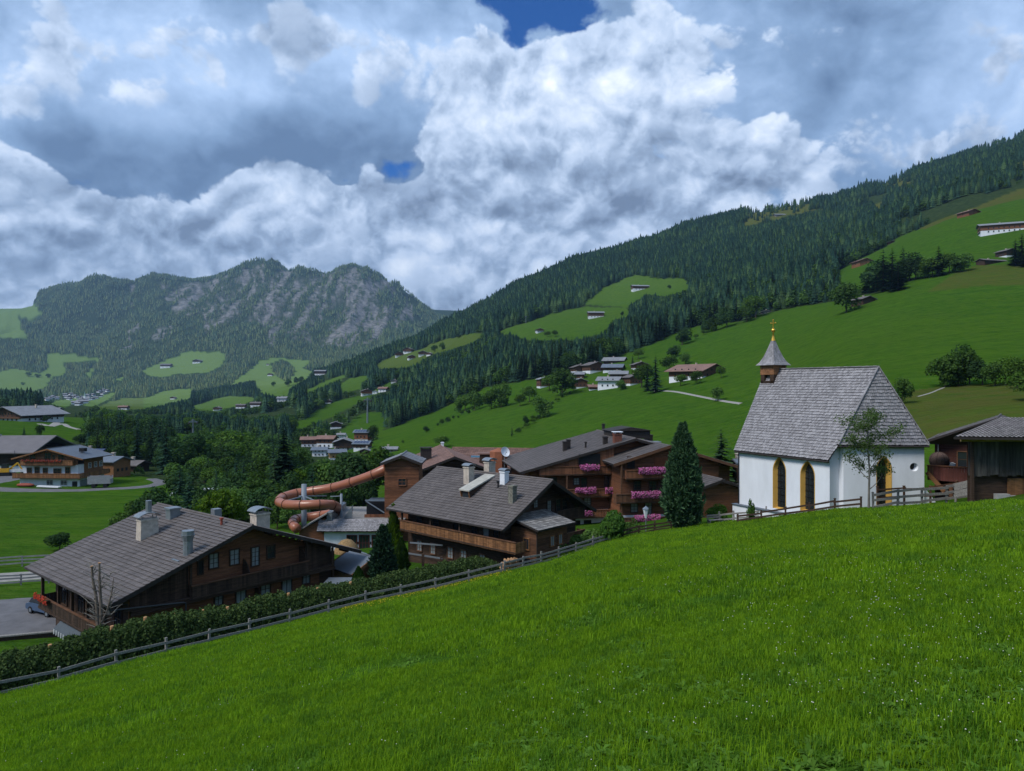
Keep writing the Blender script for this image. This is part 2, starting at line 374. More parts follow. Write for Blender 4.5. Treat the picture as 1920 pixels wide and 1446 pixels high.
def terrain(px, Y, detail=True):
    """height of the ground on the bearing of pixel column px at forward distance Y (arrays)"""
    px = np.asarray(px, float); Y = np.asarray(Y, float)
    ci = np.clip((px + 900) / 5.0, 0, 719.999); i0 = np.floor(ci).astype(int); fx = ci - i0
    j = np.clip(np.searchsorted(YQ, Y) - 1, 0, len(YQ) - 2); fy = np.clip((Y - YQ[j]) / (YQ[j + 1] - YQ[j]), 0, 1)
    z = (ZT[j, i0] * (1 - fx) + ZT[j, i0 + 1] * fx) * (1 - fy) + (ZT[j + 1, i0] * (1 - fx) + ZT[j + 1, i0 + 1] * fx) * fy
    if detail:
        X = (px - CX) / FPX * Y
        # skyline of the far mountain, sharpened where the range stands
        want = zpy(np.interp(px, sk_x, sk_y), 5000.0)
        base5 = ZT[np.searchsorted(YQ, 5000.0), i0] * (1 - fx) + ZT[np.searchsorted(YQ, 5000.0), i0 + 1] * fx
        wgt = np.exp(-((Y - 5000) / 480.0) ** 2) * np.clip((1000 - px) / 120, 0, 1)
        z = z + (want - base5) * wgt
        far = np.clip((Y - 3300) / 900, 0, 1) * np.clip((5050 - Y) / 200, 0, 1) * np.clip((1000 - px) / 120, 0, 1)
        rid = fbm(X / 330 + 3.1, Y / 900 + z / 700, 5, 5, .5, True) - .62
        z = z + rid * 190 * far
        midr = np.clip((Y - 260) / 500, 0, 1) * np.clip((3600 - Y) / 600, 0, 1)
        z = z + (fbm(X / 150, Y / 150, 4, 9) - .5) * 16 * midr * np.clip(Y / 900, .25, 1.2)
        nearr = np.clip(Y / 12, .15, 1) * np.clip((300 - Y) / 200, 0, 1)
        z = z + (fbm(X / 7, Y / 7, 3, 21) - .5) * .34 * nearr * np.clip(Y / 40, .25, 1)
    return z
def ground(x, y):
    return float(terrain(np.array([CX + FPX * x / y]), np.array([y]))[0])
_Yray = np.concatenate([np.linspace(3, 100, 400), np.geomspace(100, 6500, 1600)[1:]])
_ray_cache = {}
def seen(px, py, ymin=3.0):
    """first point of the ground met along the view through a photograph pixel -> Vector or None"""
    key = round(px, 1)
    if key not in _ray_cache: _ray_cache[key] = terrain(np.full(len(_Yray), px), _Yray)
    z = _ray_cache[key]; zr = zpy(py, _Yray)
    hit = np.nonzero((z >= zr) & (_Yray >= ymin))[0]
    if len(hit) == 0: return None
    i = hit[0]
    if i > 0 and z[i - 1] < zr[i - 1]:
        a = (zr[i - 1] - z[i - 1]); b = (z[i] - zr[i]); t = a / max(a + b, 1e-9); Y = _Yray[i - 1] * (1 - t) + _Yray[i] * t
    else: Y = _Yray[i]
    return Vector(((px - CX) / FPX * Y, Y, float(np.interp(Y, _Yray, z))))
def at(px, py, Y): return Vector(((px - CX) / FPX * Y, Y, zpy(py, Y)))

# ---- open meadows among the woods (outlines read off the photograph, laid onto the ground)
MEADOWS = [
 [(690,850),(700,822),(716,808),(790,780),(845,757),(890,738),(905,728),(1000,712),(1130,678),(1167,665),(1213,647),(1260,628),(1318,610),(1390,602),(1427,589),(1500,574),(1571,563),(1632,551),(1676,542),(1690,528),(1763,516),(1836,496),(2900,480),(2900,1400),(600,1400)],
 [(1571,524),(1574,505),(1604,490),(1653,467),(1690,444),(1746,420),(1801,400),(1836,386),(1876,368),(1925,349),(2900,200),(2900,490),(1836,497),(1763,517),(1700,522),(1640,540),(1590,545)],
 [(1086,571),(1112,558),(1125,542),(1146,532),(1167,522),(1193,515),(1216,518),(1224,522),(1276,522),(1292,527),(1293,540),(1276,549),(1250,556),(1213,552),(1193,566),(1174,576),(1146,574)],
 [(927,627),(949,616),(988,605),(1032,588),(1057,582),(1104,576),(1174,576),(1182,595),(1150,602),(1132,626),(1104,632),(1073,638),(1052,636),(1020,640),(988,637),(957,628)],
 [(745,664),(790,655),(808,645),(838,635),(866,630),(906,623),(905,633),(882,644),(838,657),(805,668),(783,682),(764,690),(708,692),(705,680)],
 [(566,735),(600,718),(640,704),(660,701),(640,712),(600,728),(580,740)],
 [(636,724),(656,710),(697,702),(699,706),(678,720),(678,730),(640,736)],
 [(539,798),(575,783),(609,758),(630,752),(676,742),(734,714),(738,724),(697,744),(664,761),(645,771),(634,776),(609,788),(581,798),(551,810)],
 [(610,835),(625,824),(656,792),(675,777),(687,772),(725,775),(722,800),(716,808),(692,822),(690,850),(640,850)],
 [(425,727),(465,696),(491,675),(509,670),(528,670),(545,674),(582,674),(578,683),(567,690),(587,697),(575,712),(540,720),(500,735),(480,728),(478,714),(450,718)],
 [(483,736),(517,719),(540,714),(582,705),(566,716),(543,730),(540,742),(517,745)],
 [(265,697),(305,677),(350,660),(420,659),(424,672),(415,687),(390,700),(332,702),(315,707),(280,705)],
 [(175,765),(225,747),(275,745),(310,732),(360,729),(358,747),(325,757),(270,768),(225,771)],
 [(350,764),(420,743),(475,743),(482,750),(410,773),(365,770)],
 [(-900,680),(0,697),(30,692),(75,700),(90,688),(87,667),(100,662),(140,664),(185,672),(185,677),(122,679),(122,700),(95,712),(85,727),(67,733),(0,731),(-900,740)],
 [(-900,560),(0,570),(37,572),(62,566),(79,588),(62,597),(38,598),(36,612),(52,628),(52,636),(0,632),(-900,640)],
 [(155,760),(185,742),(205,738),(220,734),(212,744),(175,764)],
 [(88,757),(125,747),(150,742),(160,752),(120,764)],
 [(-1000,1500),(-1000,770),(10,768),(100,782),(165,785),(165,812),(130,835),(200,885),(250,890),(390,922),(380,945),(330,960),(260,1000),(640,1000),(640,1500)],
 [(318,810),(345,814),(374,818),(370,835),(335,832)],
 [(1396,425),(1400,405),(1406,398),(1473,388),(1507,374),(1525,368),(1528,394),(1487,403),(1443,416)],
 [(1640,342),(1670,330),(1717,330),(1714,342),(1682,352)],
 [(1830,280),(1865,262),(1911,244),(1906,258),(1865,276),(1836,286)],
 [(1680,324),(1690,318),(1695,334),(1684,333)],
 [(1903,307),(1960,296),(1960,316),(1908,320)],
 [(1636,385),(1660,376),(1652,391)],
 [(160,700),(170,690),(176,692),(170,712)], [(212,712),(235,705),(228,714)]]
HOLES = [[(510,682),(528,675),(545,681),(554,695),(549,706),(535,714),(519,706),(511,694)]]
ROCKS = [[(300,540),(335,530),(385,530),(440,510),(470,500),(490,493),(545,508),(600,520),(655,500),(690,504),(735,532),(770,562),(775,590),(740,615),(700,642),(640,652),(560,642),(480,603),(400,612),(380,592),(325,588)],
         [(243,535),(252,532),(250,580),(243,582)], [(385,560),(400,560),(392,625),(383,622)], [(285,618),(325,612),(318,640),(285,636)], [(213,640),(262,605),(250,655),(225,662)], [(505,620),(520,620),(512,650),(503,650)], [(560,600),(700,590),(690,640),(600,650)]]
def inpoly(px, py, poly):
    r = np.zeros(np.shape(px), bool); n = len(poly); j = n - 1
    for i in range(n):
        xi, yi = poly[i]; xj, yj = poly[j]
        if yi != yj:
            r ^= ((yi > py) != (yj > py)) & (px < (xj - xi) * (py - yi) / (yj - yi) + xi)
        j = i
    return r
def meadow_mask(px, py):
    m = np.zeros(np.shape(px), bool)
    for p in MEADOWS: m |= inpoly(px, py, p)
    for p in HOLES: m &= ~inpoly(px, py, p)
    return m
def rock_mask(px, py):
    m = np.zeros(np.shape(px), bool)
    for p in ROCKS: m |= inpoly(px, py, p)
    return m

# ---- ground mesh: polar grid round the viewpoint, finer where it is near
ang_f = np.arctan(np.linspace(-860 / FPX - .02 - .12, 860 / FPX + .16 + .02, 640) * 1.2)
a_lim = math.atan(1.25)
ang_s = np.concatenate([np.linspace(-a_lim, ang_f[0], 40)[:-1], ang_f, np.linspace(ang_f[-1], a_lim, 40)[1:]])
rear = np.linspace(a_lim, 2 * math.pi - a_lim, 42)[1:-1]
rr = np.concatenate([[.3], np.geomspace(1.0, 30, 60), np.geomspace(30, 7000, 470)[1:]])
A, RR = np.meshgrid(ang_s, rr)
Yg = RR * np.cos(A); Xg = RR * np.sin(A); PX = CX + FPX * Xg / Yg
Zg = terrain(PX, Yg)
t = (rear - a_lim) / (2 * math.pi - 2 * a_lim); zl = Zg[:, -1:]; zr_ = Zg[:, :1]
tt = t * t * (3 - 2 * t)
Zb = zl * (1 - tt) + zr_ * tt; Ab, Rb = np.meshgrid(rear, rr)
Xa = np.concatenate([Xg, Rb * np.sin(Ab)], 1); Ya = np.concatenate([Yg, Rb * np.cos(Ab)], 1); Za = np.concatenate([Zg, Zb], 1)
nr, nc = Xa.shape; n_front = len(ang_s)
V = np.stack([Xa, Ya, Za], -1).reshape(-1, 3)
ii = np.arange(nr - 1)[:, None] * nc; jj = np.arange(nc)[None, :]; j2 = (jj + 1) % nc
Fq = np.stack([ii + jj, ii + j2, ii + nc + j2, ii + nc + jj], -1).reshape(-1, 4)
PYg = CY - FPX * Zg / Yg
# which ground is in view (nothing nearer rises above it)
s_ = Zg / Yg; vis = s_ >= np.maximum.accumulate(s_, 0) - 1e-4
wood = np.ones_like(Zg); jit = (fbm(Xg / 35, Yg / 35, 3, 3) - .5) * 7
mead = meadow_mask(PX + jit, PYg + jit * .5)
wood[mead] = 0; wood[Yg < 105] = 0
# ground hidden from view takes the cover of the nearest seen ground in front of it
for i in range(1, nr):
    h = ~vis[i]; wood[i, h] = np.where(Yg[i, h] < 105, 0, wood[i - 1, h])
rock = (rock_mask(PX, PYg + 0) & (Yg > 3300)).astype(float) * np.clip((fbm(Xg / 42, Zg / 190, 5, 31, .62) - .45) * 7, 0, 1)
rock = np.maximum(rock, rock_mask(PX, PYg) * (Yg > 3300) * np.clip((fbm(Xg / 60, Zg / 300, 3, 77, .6, True) - .80) * 10, 0, 1))
dry = np.clip(inpoly(PX, PYg, [(1690,735),(1790,722),(2700,700),(2700,820),(1690,830)]) * .8 + inpoly(PX, PYg, [(1790,512),(1836,497),(2700,480),(2700,545),(1850,535),(1740,548)]) * .7 + (PYg < 430) * (PX > 1380) * (Yg > 700) * 1.0
              + inpoly(PX, PYg, MEADOWS[4]) * .45 + inpoly(PX, PYg, MEADOWS[12]) * (PX < 270) * .4, 0, 1)
back = np.zeros_like(Zb)
def attr(me, name, a):
    at_ = me.attributes.new(name, 'FLOAT', 'POINT'); at_.data.foreach_set('value', np.ascontiguousarray(np.concatenate([a, back], 1).ravel(), dtype=np.float32))

def ground_material():
    m = bpy.data.materials.new('grassland'); m.use_nodes = True; t = NT(m.node_tree); t.n.clear()
    out = t.node('ShaderNodeOutputMaterial'); b = t.node('ShaderNodeBsdfDiffuse')
    P = t.node('ShaderNodeNewGeometry').outputs['Position']
    def at_(n):
        a = t.node('ShaderNodeAttribute'); a.attribute_name = n; return a.outputs['Fac']
    big = t.noise(P, .012, 6, .6); med = t.noise(P, .18, 5, .6); fine = t.noise(P, 2.2, 5, .65)
    strk = t.noise(t.vmath('MULTIPLY', P, (.02, .16, .3)), 1.0, 5, .6)
    g = t.mix(t.rng(med, .3, .7), G_DARK, G_LIGHT)
    g = t.mix(t.rng(strk, .38, .62, 0, .85), g, G_BLUE)
    g = t.mix(t.rng(big, .35, .7, 0, .5), g, G_YEL)
    g = t.mix(t.rng(fine, .3, .7, 0, .6), g, G_DARK)
    tus = t.noise(t.vmath('MULTIPLY', P, (.5, .8, .8)), .55, 4, .62)
    g = t.mix(t.rng(tus, .47, .62, 0, .55), g, (.062, .108, .014)); g = t.mix(t.rng(tus, .44, .34, 0, .45), g, (.017, .050, .008))
    g = t.mix(t.math('MULTIPLY', at_('far_sunlit'), t.rng(med, .2, .7, .55, 1)), g, (.135, .205, .055))  # distant open grass made paler: sunlight on the far meadows put into the colour
    dn = t.math('MULTIPLY', at_('dry'), t.rng(med, .25, .65, .3, 1))
    g = t.mix(dn, g, (.080, .076, .022))
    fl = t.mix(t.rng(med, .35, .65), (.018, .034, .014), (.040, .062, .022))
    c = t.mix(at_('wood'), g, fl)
    stn = t.noise(t.vmath('MULTIPLY', P, (1, 1, .5)), .045, 9, .68)
    rc = t.mix(t.rng(stn, .3, .7), (.050, .052, .052), (.285, .275, .26))
    rc = t.mix(t.rng(t.noise(P, .02, 7, .65), .5, .62), rc, (.045, .065, .03))
    c = t.mix(at_('rock'), c, rc)
    bn = t.noise(t.vmath('MULTIPLY', P, (.10, .55, .8)), 1.0, 6, .62); bm = t.noise(P, .9, 4, .6)
    bp = t.node('ShaderNodeBump'); bp.inputs['Strength'].default_value = .55; bp.inputs['Distance'].default_value = 3.2
    t.put(bp.inputs['Height'], t.math('ADD', bn, t.math('MULTIPLY', bm, .35))); t.l.new(bp.outputs[0], b.inputs['Normal'])
    t.put(b.inputs[0], c); t.l.new(b.outputs[0], out.inputs[0])
    return m
G_DARK = (.034, .090, .007); G_LIGHT = (.060, .130, .013); G_BLUE = (.025, .071, .010); G_YEL = (.060, .102, .011)
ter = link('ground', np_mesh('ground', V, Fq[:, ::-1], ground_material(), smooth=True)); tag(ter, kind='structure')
attr(ter.data, 'wood', wood); attr(ter.data, 'rock', rock); attr(ter.data, 'far_sunlit', np.clip((Yg - 700) / 1500, 0, 1) * (1 - wood)); attr(ter.data, 'dry', dry)
ter['label'] = 'green alpine hillside and valley with meadows and woods'

# ------------------------------------------------------------------ air: thin haze over the whole valley
def build_haze():
    top = float(Za.max()) + 40; lo = float(Za.min()) - 1.0
    mb = MB(); mb.box(-7300, -7300, lo, 7300, 7300, top)
    m = bpy.data.materials.new('haze'); m.use_nodes = True; t = NT(m.node_tree); t.n.clear()
    out = t.node('ShaderNodeOutputMaterial'); v = t.node('ShaderNodeVolumePrincipled')
    v.inputs['Color'].default_value = HAZE_COL; v.inputs['Density'].default_value = HAZE_D; v.inputs['Anisotropy'].default_value = .3
    t.l.new(v.outputs[0], out.inputs['Volume'])
    o = link('haze', mb.mesh('haze', m)); tag(o, 'thin bluish haze filling the valley air', kind='stuff')
HAZE_COL = (.42, .66, 1.0, 1); HAZE_D = .000062
build_haze()

# ------------------------------------------------------------------ shared building materials
M_WOOD = mat('weathered_larch', (.105, .050, .027), .8, .45, 1.6, .35, 30, (1, 1, 9), island=.35)
M_WOODD = mat('old_dark_timber', (.046, .027, .018), .85, .5, 1.5, .35, 26, (1, 1, 9), island=.4)
M_WOODR = mat('red_brown_timber', (.165, .068, .034), .75, .35, 1.6, .3, 26, (1, 1, 9), island=.28)
M_WOODO = mat('honey_timber', (.185, .086, .036), .75, .4, 1.8, .3, 26, (1, 1, 6), island=.35)
M_WOODL = mat('pale_new_timber', (.42, .25, .10), .75, .25, 2.0, .2, 26, (1, 1, 6), island=.25)
M_GREYW = mat('silver_grey_timber', (.205, .195, .185), .9, .4, 2.0, .4, 30, (6, 6, 6), island=.35)
M_WHITE = mat('lime_render', (.70, .725, .775), .9, .075, .9, .15, 60, (1, 1, .35))
M_TILE = mat('brown_grey_roof_tile', (.112, .098, .094), .75, .14, .5, .2, 30, island=.16)
M_TILER = mat('red_brown_roof_tile', (.185, .108, .086), .8, .22, .5, .2, 30, island=.22)
M_TILEG = mat('grey_roof_tile', (.185, .19, .205), .7, .2, .7, .2, 30, island=.22)
M_SLATE = mat('blue_grey_sheet_roof', (.105, .125, .155), .55, .15, .6, .05, 20, spec=.5)
M_SHING = mat('silvered_larch_shingle', (.250, .242, .255), .85, .10, .4, .3, 40, (1, 1, 1), island=.24)
M_METAL = mat('grey_zinc', (.24, .27, .30), .4, .12, 3, .05, 20, metal=.5)
M_STEEL = mat('painted_steel_grey', (.17, .205, .245), .5, .1, 2)
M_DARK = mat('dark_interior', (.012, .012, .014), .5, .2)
M_FASC = mat('dark_fascia', (.030, .024, .022), .7, .3, 4)
M_PLAS = mat('weathered_plaster_stack', (.46, .40, .34), .95, .25, 3.0, .3, 40)
def glass_mat():
    m = bpy.data.materials.new('window_glass'); m.use_nodes = True; b = m.node_tree.nodes['Principled BSDF']
    b.inputs['Base Color'].default_value = (.02, .026, .032, 1); b.inputs['Roughness'].default_value = .08; b.inputs['Specular IOR Level'].default_value = .6
    return m
M_GLASS = glass_mat()
M_CURT = mat('white_net_curtain', (.50, .55, .58), .9, .25, 8, 0, 20, (5, 5, .3))
M_SOLAR = mat('solar_panel', (.02, .03, .075), .25, .3, 5, spec=.6)
M_ASPH = mat('asphalt', (.12, .118, .125), .92, .22, .8, .2, 60)
M_GRAVEL = mat('pale_gravel', (.25, .24, .22), .95, .2, 1.5, .2, 60)

# ------------------------------------------------------------------ houses and barns away on the slopes
KEEP = []        # picture extents of things that trees in front must not cover: x0, x1, y0, y1, distance
_hm = {}
def roof_prism(mb, w, d, ze, zr, ov, mi=0, th=.22):
    """two roof slabs of a gable roof, ridge along y"""
    sl = (zr - ze) / (w / 2)
    for s in (-1, 1):
        xo = s * (w / 2 + ov); zo = ze - sl * ov
        pts = [(0, zr), (xo, zo), (xo, zo + th), (0, zr + th)]
        mb.prism(pts if s > 0 else pts[::-1], -d / 2 - ov, d / 2 + ov, mi)
def small_house(px, py, wpx, hpx, label, group=None, roof=None, wall=None, base=.14, rz=0.0, front='gable', dep=1.1, name='farmhouse', cat='house', pitch=.36, nwin=3, Y=None, extras=True):
    if Y is None:
        p = seen(px, py)
        if p is None: return None
    else: p = at(px, py, Y); p.z = ground(p.x, p.y)
    Y = p.y; w = wpx * Y / FPX * .9; h = hpx * Y / FPX          # width over walls, height to ridge
    d = w * dep if front == 'gable' else w / dep
    gw = w if front == 'gable' else d                             # width across the gable
    ze = max(h - gw / 2 * pitch, h * .45); zr = ze + gw / 2 * pitch
    sink = min(3.0, .15 * max(w, d)) + .3
    face = math.atan2(-p.x, p.y)                                  # faces the viewer's side of the valley, turned by rz
    fz = p.z; bk_ = Vector((p.x, p.y, 0)).normalized() * d * .42; p = Vector((p.x + bk_.x, p.y + bk_.y, fz))
    root = thing(name, label, cat, (p.x, p.y, p.z), face * 0 + rz + (0 if front == 'gable' else math.pi / 2), group)
    gd = d if front == 'gable' else w
    roofm = roof or M_TILE; wallm = wall or M_WOOD
    zb = h * base
    mb = MB()
    if zb > .05: mb.box(-gw / 2, -gd / 2, -sink, gw / 2, gd / 2, zb); part('ground_floor', mb, M_WHITE, root)
    mb = MB(); z0 = zb if zb > .05 else -sink
    e = .12
    mb.prism([(-gw / 2 - e, z0), (gw / 2 + e, z0), (gw / 2 + e, ze), (0, zr), (-gw / 2 - e, ze)], -gd / 2 - e, gd / 2 + e); part('timber_wall', mb, wallm, root)
    mb = MB(); roof_prism(mb, gw + .2, gd + .2, ze + .02, zr + .03, .09 * gw + .25, 0, .25); part('roof', mb, roofm, root)
    if not extras: 
        KEEP.append((px - wpx / 2 - 1, px + wpx / 2 + 1, py - hpx, py - 1, Y)); return root
    # windows in the sides that can be seen, and a balcony
    key = ('w', round(h, 1))
    if key not in _hm:
        a = MB(); ww, wh = h * .075 + .25, h * .10 + .3
        a.box(-ww / 2, -.10, 0, ww / 2, .02, wh); fm = a.mesh('window', M_FASC)
        b = MB(); b.box(-ww / 2 + .07, -.12, .07, ww / 2 - .07, -.09, wh - .07); _hm[key] = (fm, b.mesh('pane', M_GLASS), ww, wh)
    fm, pm, ww, wh = _hm[key]
    fl = [zb * .3, zb + (ze - zb) * .25] if zb > 1.5 else [ze * .35]
    if gw * .5 * pitch > 2.0: fl.append(ze - .2)
    sides = [(0, -gd / 2 - e, 0.0, gw), (0, gd / 2 + e, math.pi, gw), (gw / 2 + e, 0, math.pi / 2, gd), (-gw / 2 - e, 0, -math.pi / 2, gd)]
    for si, (cx, cy, ang, ln) in enumerate(sides):
        nrm = Vector((math.sin(ang), -math.cos(ang), 0)); nrm.rotate(Matrix.Rotation(root.rotation_euler.z, 3, 'Z'))
        if nrm.dot(Vector((-p.x, -p.y, 0))) < 0: continue
        dx, dy = math.cos(ang), math.sin(ang)
        for k, z in enumerate(fl):
            if k == 2 and si > 1: continue
            n = nwin if k < 2 else max(1, nwin - 1); sp = ln * (.8 if k < 2 else .45)
            for i in range(n):
                u = (i + .5) / n * sp - sp / 2
                f = link('window', fm, root, (cx + dx * u, cy + dy * u, z), ang); link('pane', pm, f)
        if si == 0 and zb > 1.5:
            bm = MB(); bm.box(-gw * .48, cy - .9, zb - .1, gw * .48, cy, zb + .08); bm.box(-gw * .48, cy - .95, zb + .08, gw * .48, cy - .87, zb + .95)
            part('balcony', bm, wallm, root)
    ch = MB(); ch.box(gw * .12, gd * .08, ze, gw * .12 + .7, gd * .08 + .7, zr + .9); ch.box(gw * .12 - .1, gd * .08 - .1, zr + .9, gw * .12 + .8, gd * .08 + .8, zr + 1.05)
    part('chimney', ch, M_PLAS, root)
    KEEP.append((px - wpx / 2 - 1, px + wpx / 2 + 1, py - hpx, py - 2, Y))
    return root
H = small_house
GV = 'chalets of the hillside hamlet'
H(1018,727,20,19,'small brown chalet with white ground floor, leftmost of the hillside hamlet', GV, M_TILEG, rz=.3)
H(1083,711,26,13,'grey roofed chalet at the left end of the middle row of the hillside hamlet', GV, M_TILEG, rz=-.2, front='eave')
H(1086,699,28,15,'dark timber chalet at the left of the top row of the hillside hamlet', GV, M_TILE, rz=.2, base=.2)
H(1113,699,34,20,'broad chalet with pale chimney in the top row of the hillside hamlet', GV, M_TILE, rz=.35, base=.2)
H(1150,697,38,14,'chalet with shiny bluish roof in the top row of the hillside hamlet', GV, M_SLATE, rz=-.3, front='eave', base=.2)
H(1086,728,28,18,'dark chalet with steep grey gable low on the left of the hamlet', GV, M_TILEG, rz=.1)
H(1115,731,24,9,'low house with a red awning at the foot of the hamlet', GV, M_TILER, rz=0, front='eave', nwin=2)
H(1143,729,42,22,'white walled house with long grey roof at the front of the hamlet', GV, M_TILEG, rz=-.35, base=.7, front='eave')
H(1160,708,34,12,'grey roofed barn behind the white house of the hamlet', GV, M_TILEG, rz=-.2, front='eave', base=0)
H(1186,722,28,19,'dark timber chalet at the right end of the hamlet', GV, M_TILE, rz=.35)
H(1199,692,28,13,'brown chalet above the right end of the hamlet beside a dark tree', GV, M_TILE, rz=.1)
H(1153,680,40,9,'low grey barn at the wood edge above the hamlet', None, M_TILEG, M_WOODD, 0, rz=-.35, front='eave', name='barn', cat='barn')
H(1306,710,70,27,'big brown chalet with white ground floor standing alone right of the hamlet', None, M_TILER, M_WOOD, .16, rz=.62, dep=1.3, nwin=4)
H(1200,544,34,10,'long white and brown farmhouse on the highest forest clearing', None, M_TILEG, M_WOOD, .26, rz=.1, front='eave', dep=2.2, nwin=4)
H(1117,596,32,12,'long farmhouse with white base on the clearing below the highest one', None, M_TILEG, M_WOOD, .28, rz=.05, front='eave', dep=2.2, nwin=4)
H(1011,624,14,8,'tiny hut beside trees at the left of the lower clearing', None, M_TILE, rz=.2, base=.5, name='hut', cat='hut')
H(1435,588,14,6,'tiny grey hut against the forest edge left of the lone round tree', None, M_TILEG, M_GREYW, 0, name='hut', cat='hut', nwin=1)
H(1815,405,26,12,'brown hay barn on the upper meadow just below the forest', None, M_TILER, M_WOODR, 0, rz=.25, name='barn', cat='barn', nwin=1)
H(1884,436,92,20,'long red brown barn with white lower wall at the right edge of the upper meadow', None, M_TILEG, M_WOODR, .28, rz=-.38, front='eave', dep=3.2, name='barn', cat='barn', nwin=8)
H(1886,482,24,15,'dark two storey hut beside tall spruces at the right edge', None, M_TILE, M_WOODD, .15, rz=.2, name='hut', cat='hut', nwin=2)
H(1860,494,60,8,'low dark shed roof dug into the slope below the right edge spruces', None, M_TILE, M_WOODD, 0, rz=.25, front='eave', dep=3, name='shed', cat='shed', nwin=1)
H(1616,498,27,13,'orange brown hay barn at the left tip of the upper meadow', None, M_TILER, M_WOODO, 0, rz=.1, name='barn', cat='barn', nwin=1)
H(1618,571,30,15,'dark hut beside the lone round tree on the big meadow', None, M_TILE, M_WOODD, 0, rz=.3, name='hut', cat='hut', nwin=1)
H(1670,457,12,5,'tiny dark hut tucked under the forest edge of the upper meadow', None, M_TILE, M_WOODD, 0, name='hut', cat='hut', nwin=1, extras=False)
H(1461,405,20,5,'small pale hut on the tan ridge pasture', None, M_TILEG, M_GREYW, 0, name='hut', cat='hut', nwin=1, extras=False, front='eave')
H(1680,404,20,8,'small hut by itself beneath the ridge wood', None, M_TILE, M_WOODD, 0, name='hut', cat='hut', extras=False) if False else None
GS = 'farmhouses on the wooded spur'
H(687,742,21,12,'red brown farmhouse with white corner on the wooded spur', GS, M_TILE, M_WOODR, .35, rz=.3, nwin=2)
H(719,735,17,9,'white and brown farmhouse half hidden by dark spruces on the spur', GS, M_TILER, M_WOODR, .5, rz=-.2, front='eave', nwin=2)
H(703,739,9,6,'little white shed between two farmhouses of the spur', GS, M_TILEG, M_WHITE, 0, nwin=1, name='shed', cat='shed')
H(739,718,11,6,'grey roofed hut at the upper wood edge of the spur', GS, M_TILEG, M_GREYW, .2, nwin=1, name='hut', cat='hut')
H(616,757,12,7,'dark hut at the top left corner of the spur meadow', GS, M_TILE, M_WOODD, .3, nwin=1, name='hut', cat='hut')
H(630,804,22,13,'dark chalet among trees below the spur meadow', GS, M_TILEG, M_WOODD, .25, rz=.2, nwin=2)
H(530,753,18,9,'pale low house in the wood at the left of the spur', GS, M_TILEG, M_WHITE, .3, nwin=2, front='eave')
H(601,704,22,10,'long dark farmhouse at the top end of the spur hedgerow', GS, M_TILEG, M_WOODD, .3, front='eave', dep=2, nwin=3)
GH = 'houses of the hamlet on the saddle'
for (x, y, wp, hp, rz, lb) in [(748,669,15,9,.2,'leftmost brown chalet of the hamlet on the saddle'), (766,662,17,10,-.2,'topmost chalet of the hamlet on the saddle'), (771,674,14,8,.3,'lowest chalet of the hamlet on the saddle'), (793,667,18,9,.1,'wide chalet at the right of the hamlet on the saddle'), (805,667,9,6,-.3,'small shed at the right end of the hamlet on the saddle')]:
    H(x, y, wp, hp, lb, GH, M_TILEG if x % 2 else M_TILE, M_WOOD, .3, rz, nwin=2)
GM = 'scattered farms on the far side meadows'
for (x, y, wp, hp, lb, fr) in [(408,770,13,7,'white based house at the left of the row above the valley wood','gable'), (452,766,18,8,'brown house in the middle of the row above the valley wood','eave'), (480,763,20,9,'broad grey house at the right of the row above the valley wood','eave'),
    (312,690,20,8,'long dark farmhouse on the highest meadow below the cliffs','eave'), (371,681,15,7,'small white farmhouse on the meadow below the cliffs','gable'), (325,749,9,5,'tiny barn in the middle of the lowest far meadow','gable'), (232,768,18,7,'flat red roofed farm at the foot of the lowest far meadow','eave'), (507,705,9,5,'tiny hut on the bright meadow beside the tree island','gable'), (502,685,5,3,'speck of a hut high on the bright meadow','gable')]:
    H(x, y, wp, hp, lb, GM, M_TILER if 'red' in lb else M_TILE, M_WOOD, .35, 0, fr, 1.6 if fr == 'eave' else 1.1, nwin=2, extras=wp > 12)
far_pts = [(370,265),(400,255),(490,240),(530,235),(500,255),(560,250),(620,260),(660,245),(700,240),(740,215),(780,205),(805,210),(770,230),(720,265),(690,272),(640,280),(600,295),(560,305),(540,325),(590,312),(640,297),(350,275),(430,265),(520,272),(575,330),(510,335),(610,275),(755,250)]
hp0 = None
for k, (x, y) in enumerate(far_pts):
    p = seen(x / 4, 680 + y / 4 + 2)
    if p is None or p.y < 1000: p = at(x / 4, 680 + y / 4 + 2, 2500); p.z = ground(p.x, p.y)
    if hp0 is None:
        hp0 = thing('village_house', 'small chalet of the far valley village below the cliffs', 'house', (0, 0, 0), 0, 'houses of the far valley village')
        mb = MB(); mb.box(-6, -6, -4, 6, 6, 3.2); part('ground_floor', mb, M_WHITE, hp0)
        mb = MB(); mb.prism([(-6.1, 3.2), (6.1, 3.2), (6.1, 6), (0, 8.6), (-6.1, 6)], -6.2, 6.2); part('timber_wall', mb, M_WOOD, hp0)
        mb = MB(); roof_prism(mb, 12.4, 12.4, 6.05, 8.7, 1.5, 0, .3); part('roof', mb, M_TILEG, hp0); q = hp0
    else: q = copy_tree(hp0)
    q.location = p; q.rotation_euler.z = rnd.uniform(-.5, .5) + (math.pi / 2 if k % 3 else 0); q.scale = (1.0, 1.0, .95)
    KEEP.append((x / 4 - 4, x / 4 + 4, 680 + y / 4 - 4, 680 + y / 4 + 2, p.y))
p = at(159, 767, 2300); p.z = ground(p.x, p.y)
ch = thing('village_church', 'tiny church with a pale pointed spire at the foot of the far village', 'church', p)
mb = MB(); mb.box(-3, -3, -4, 3, 3, 14); part('tower', mb, M_WHITE, ch)
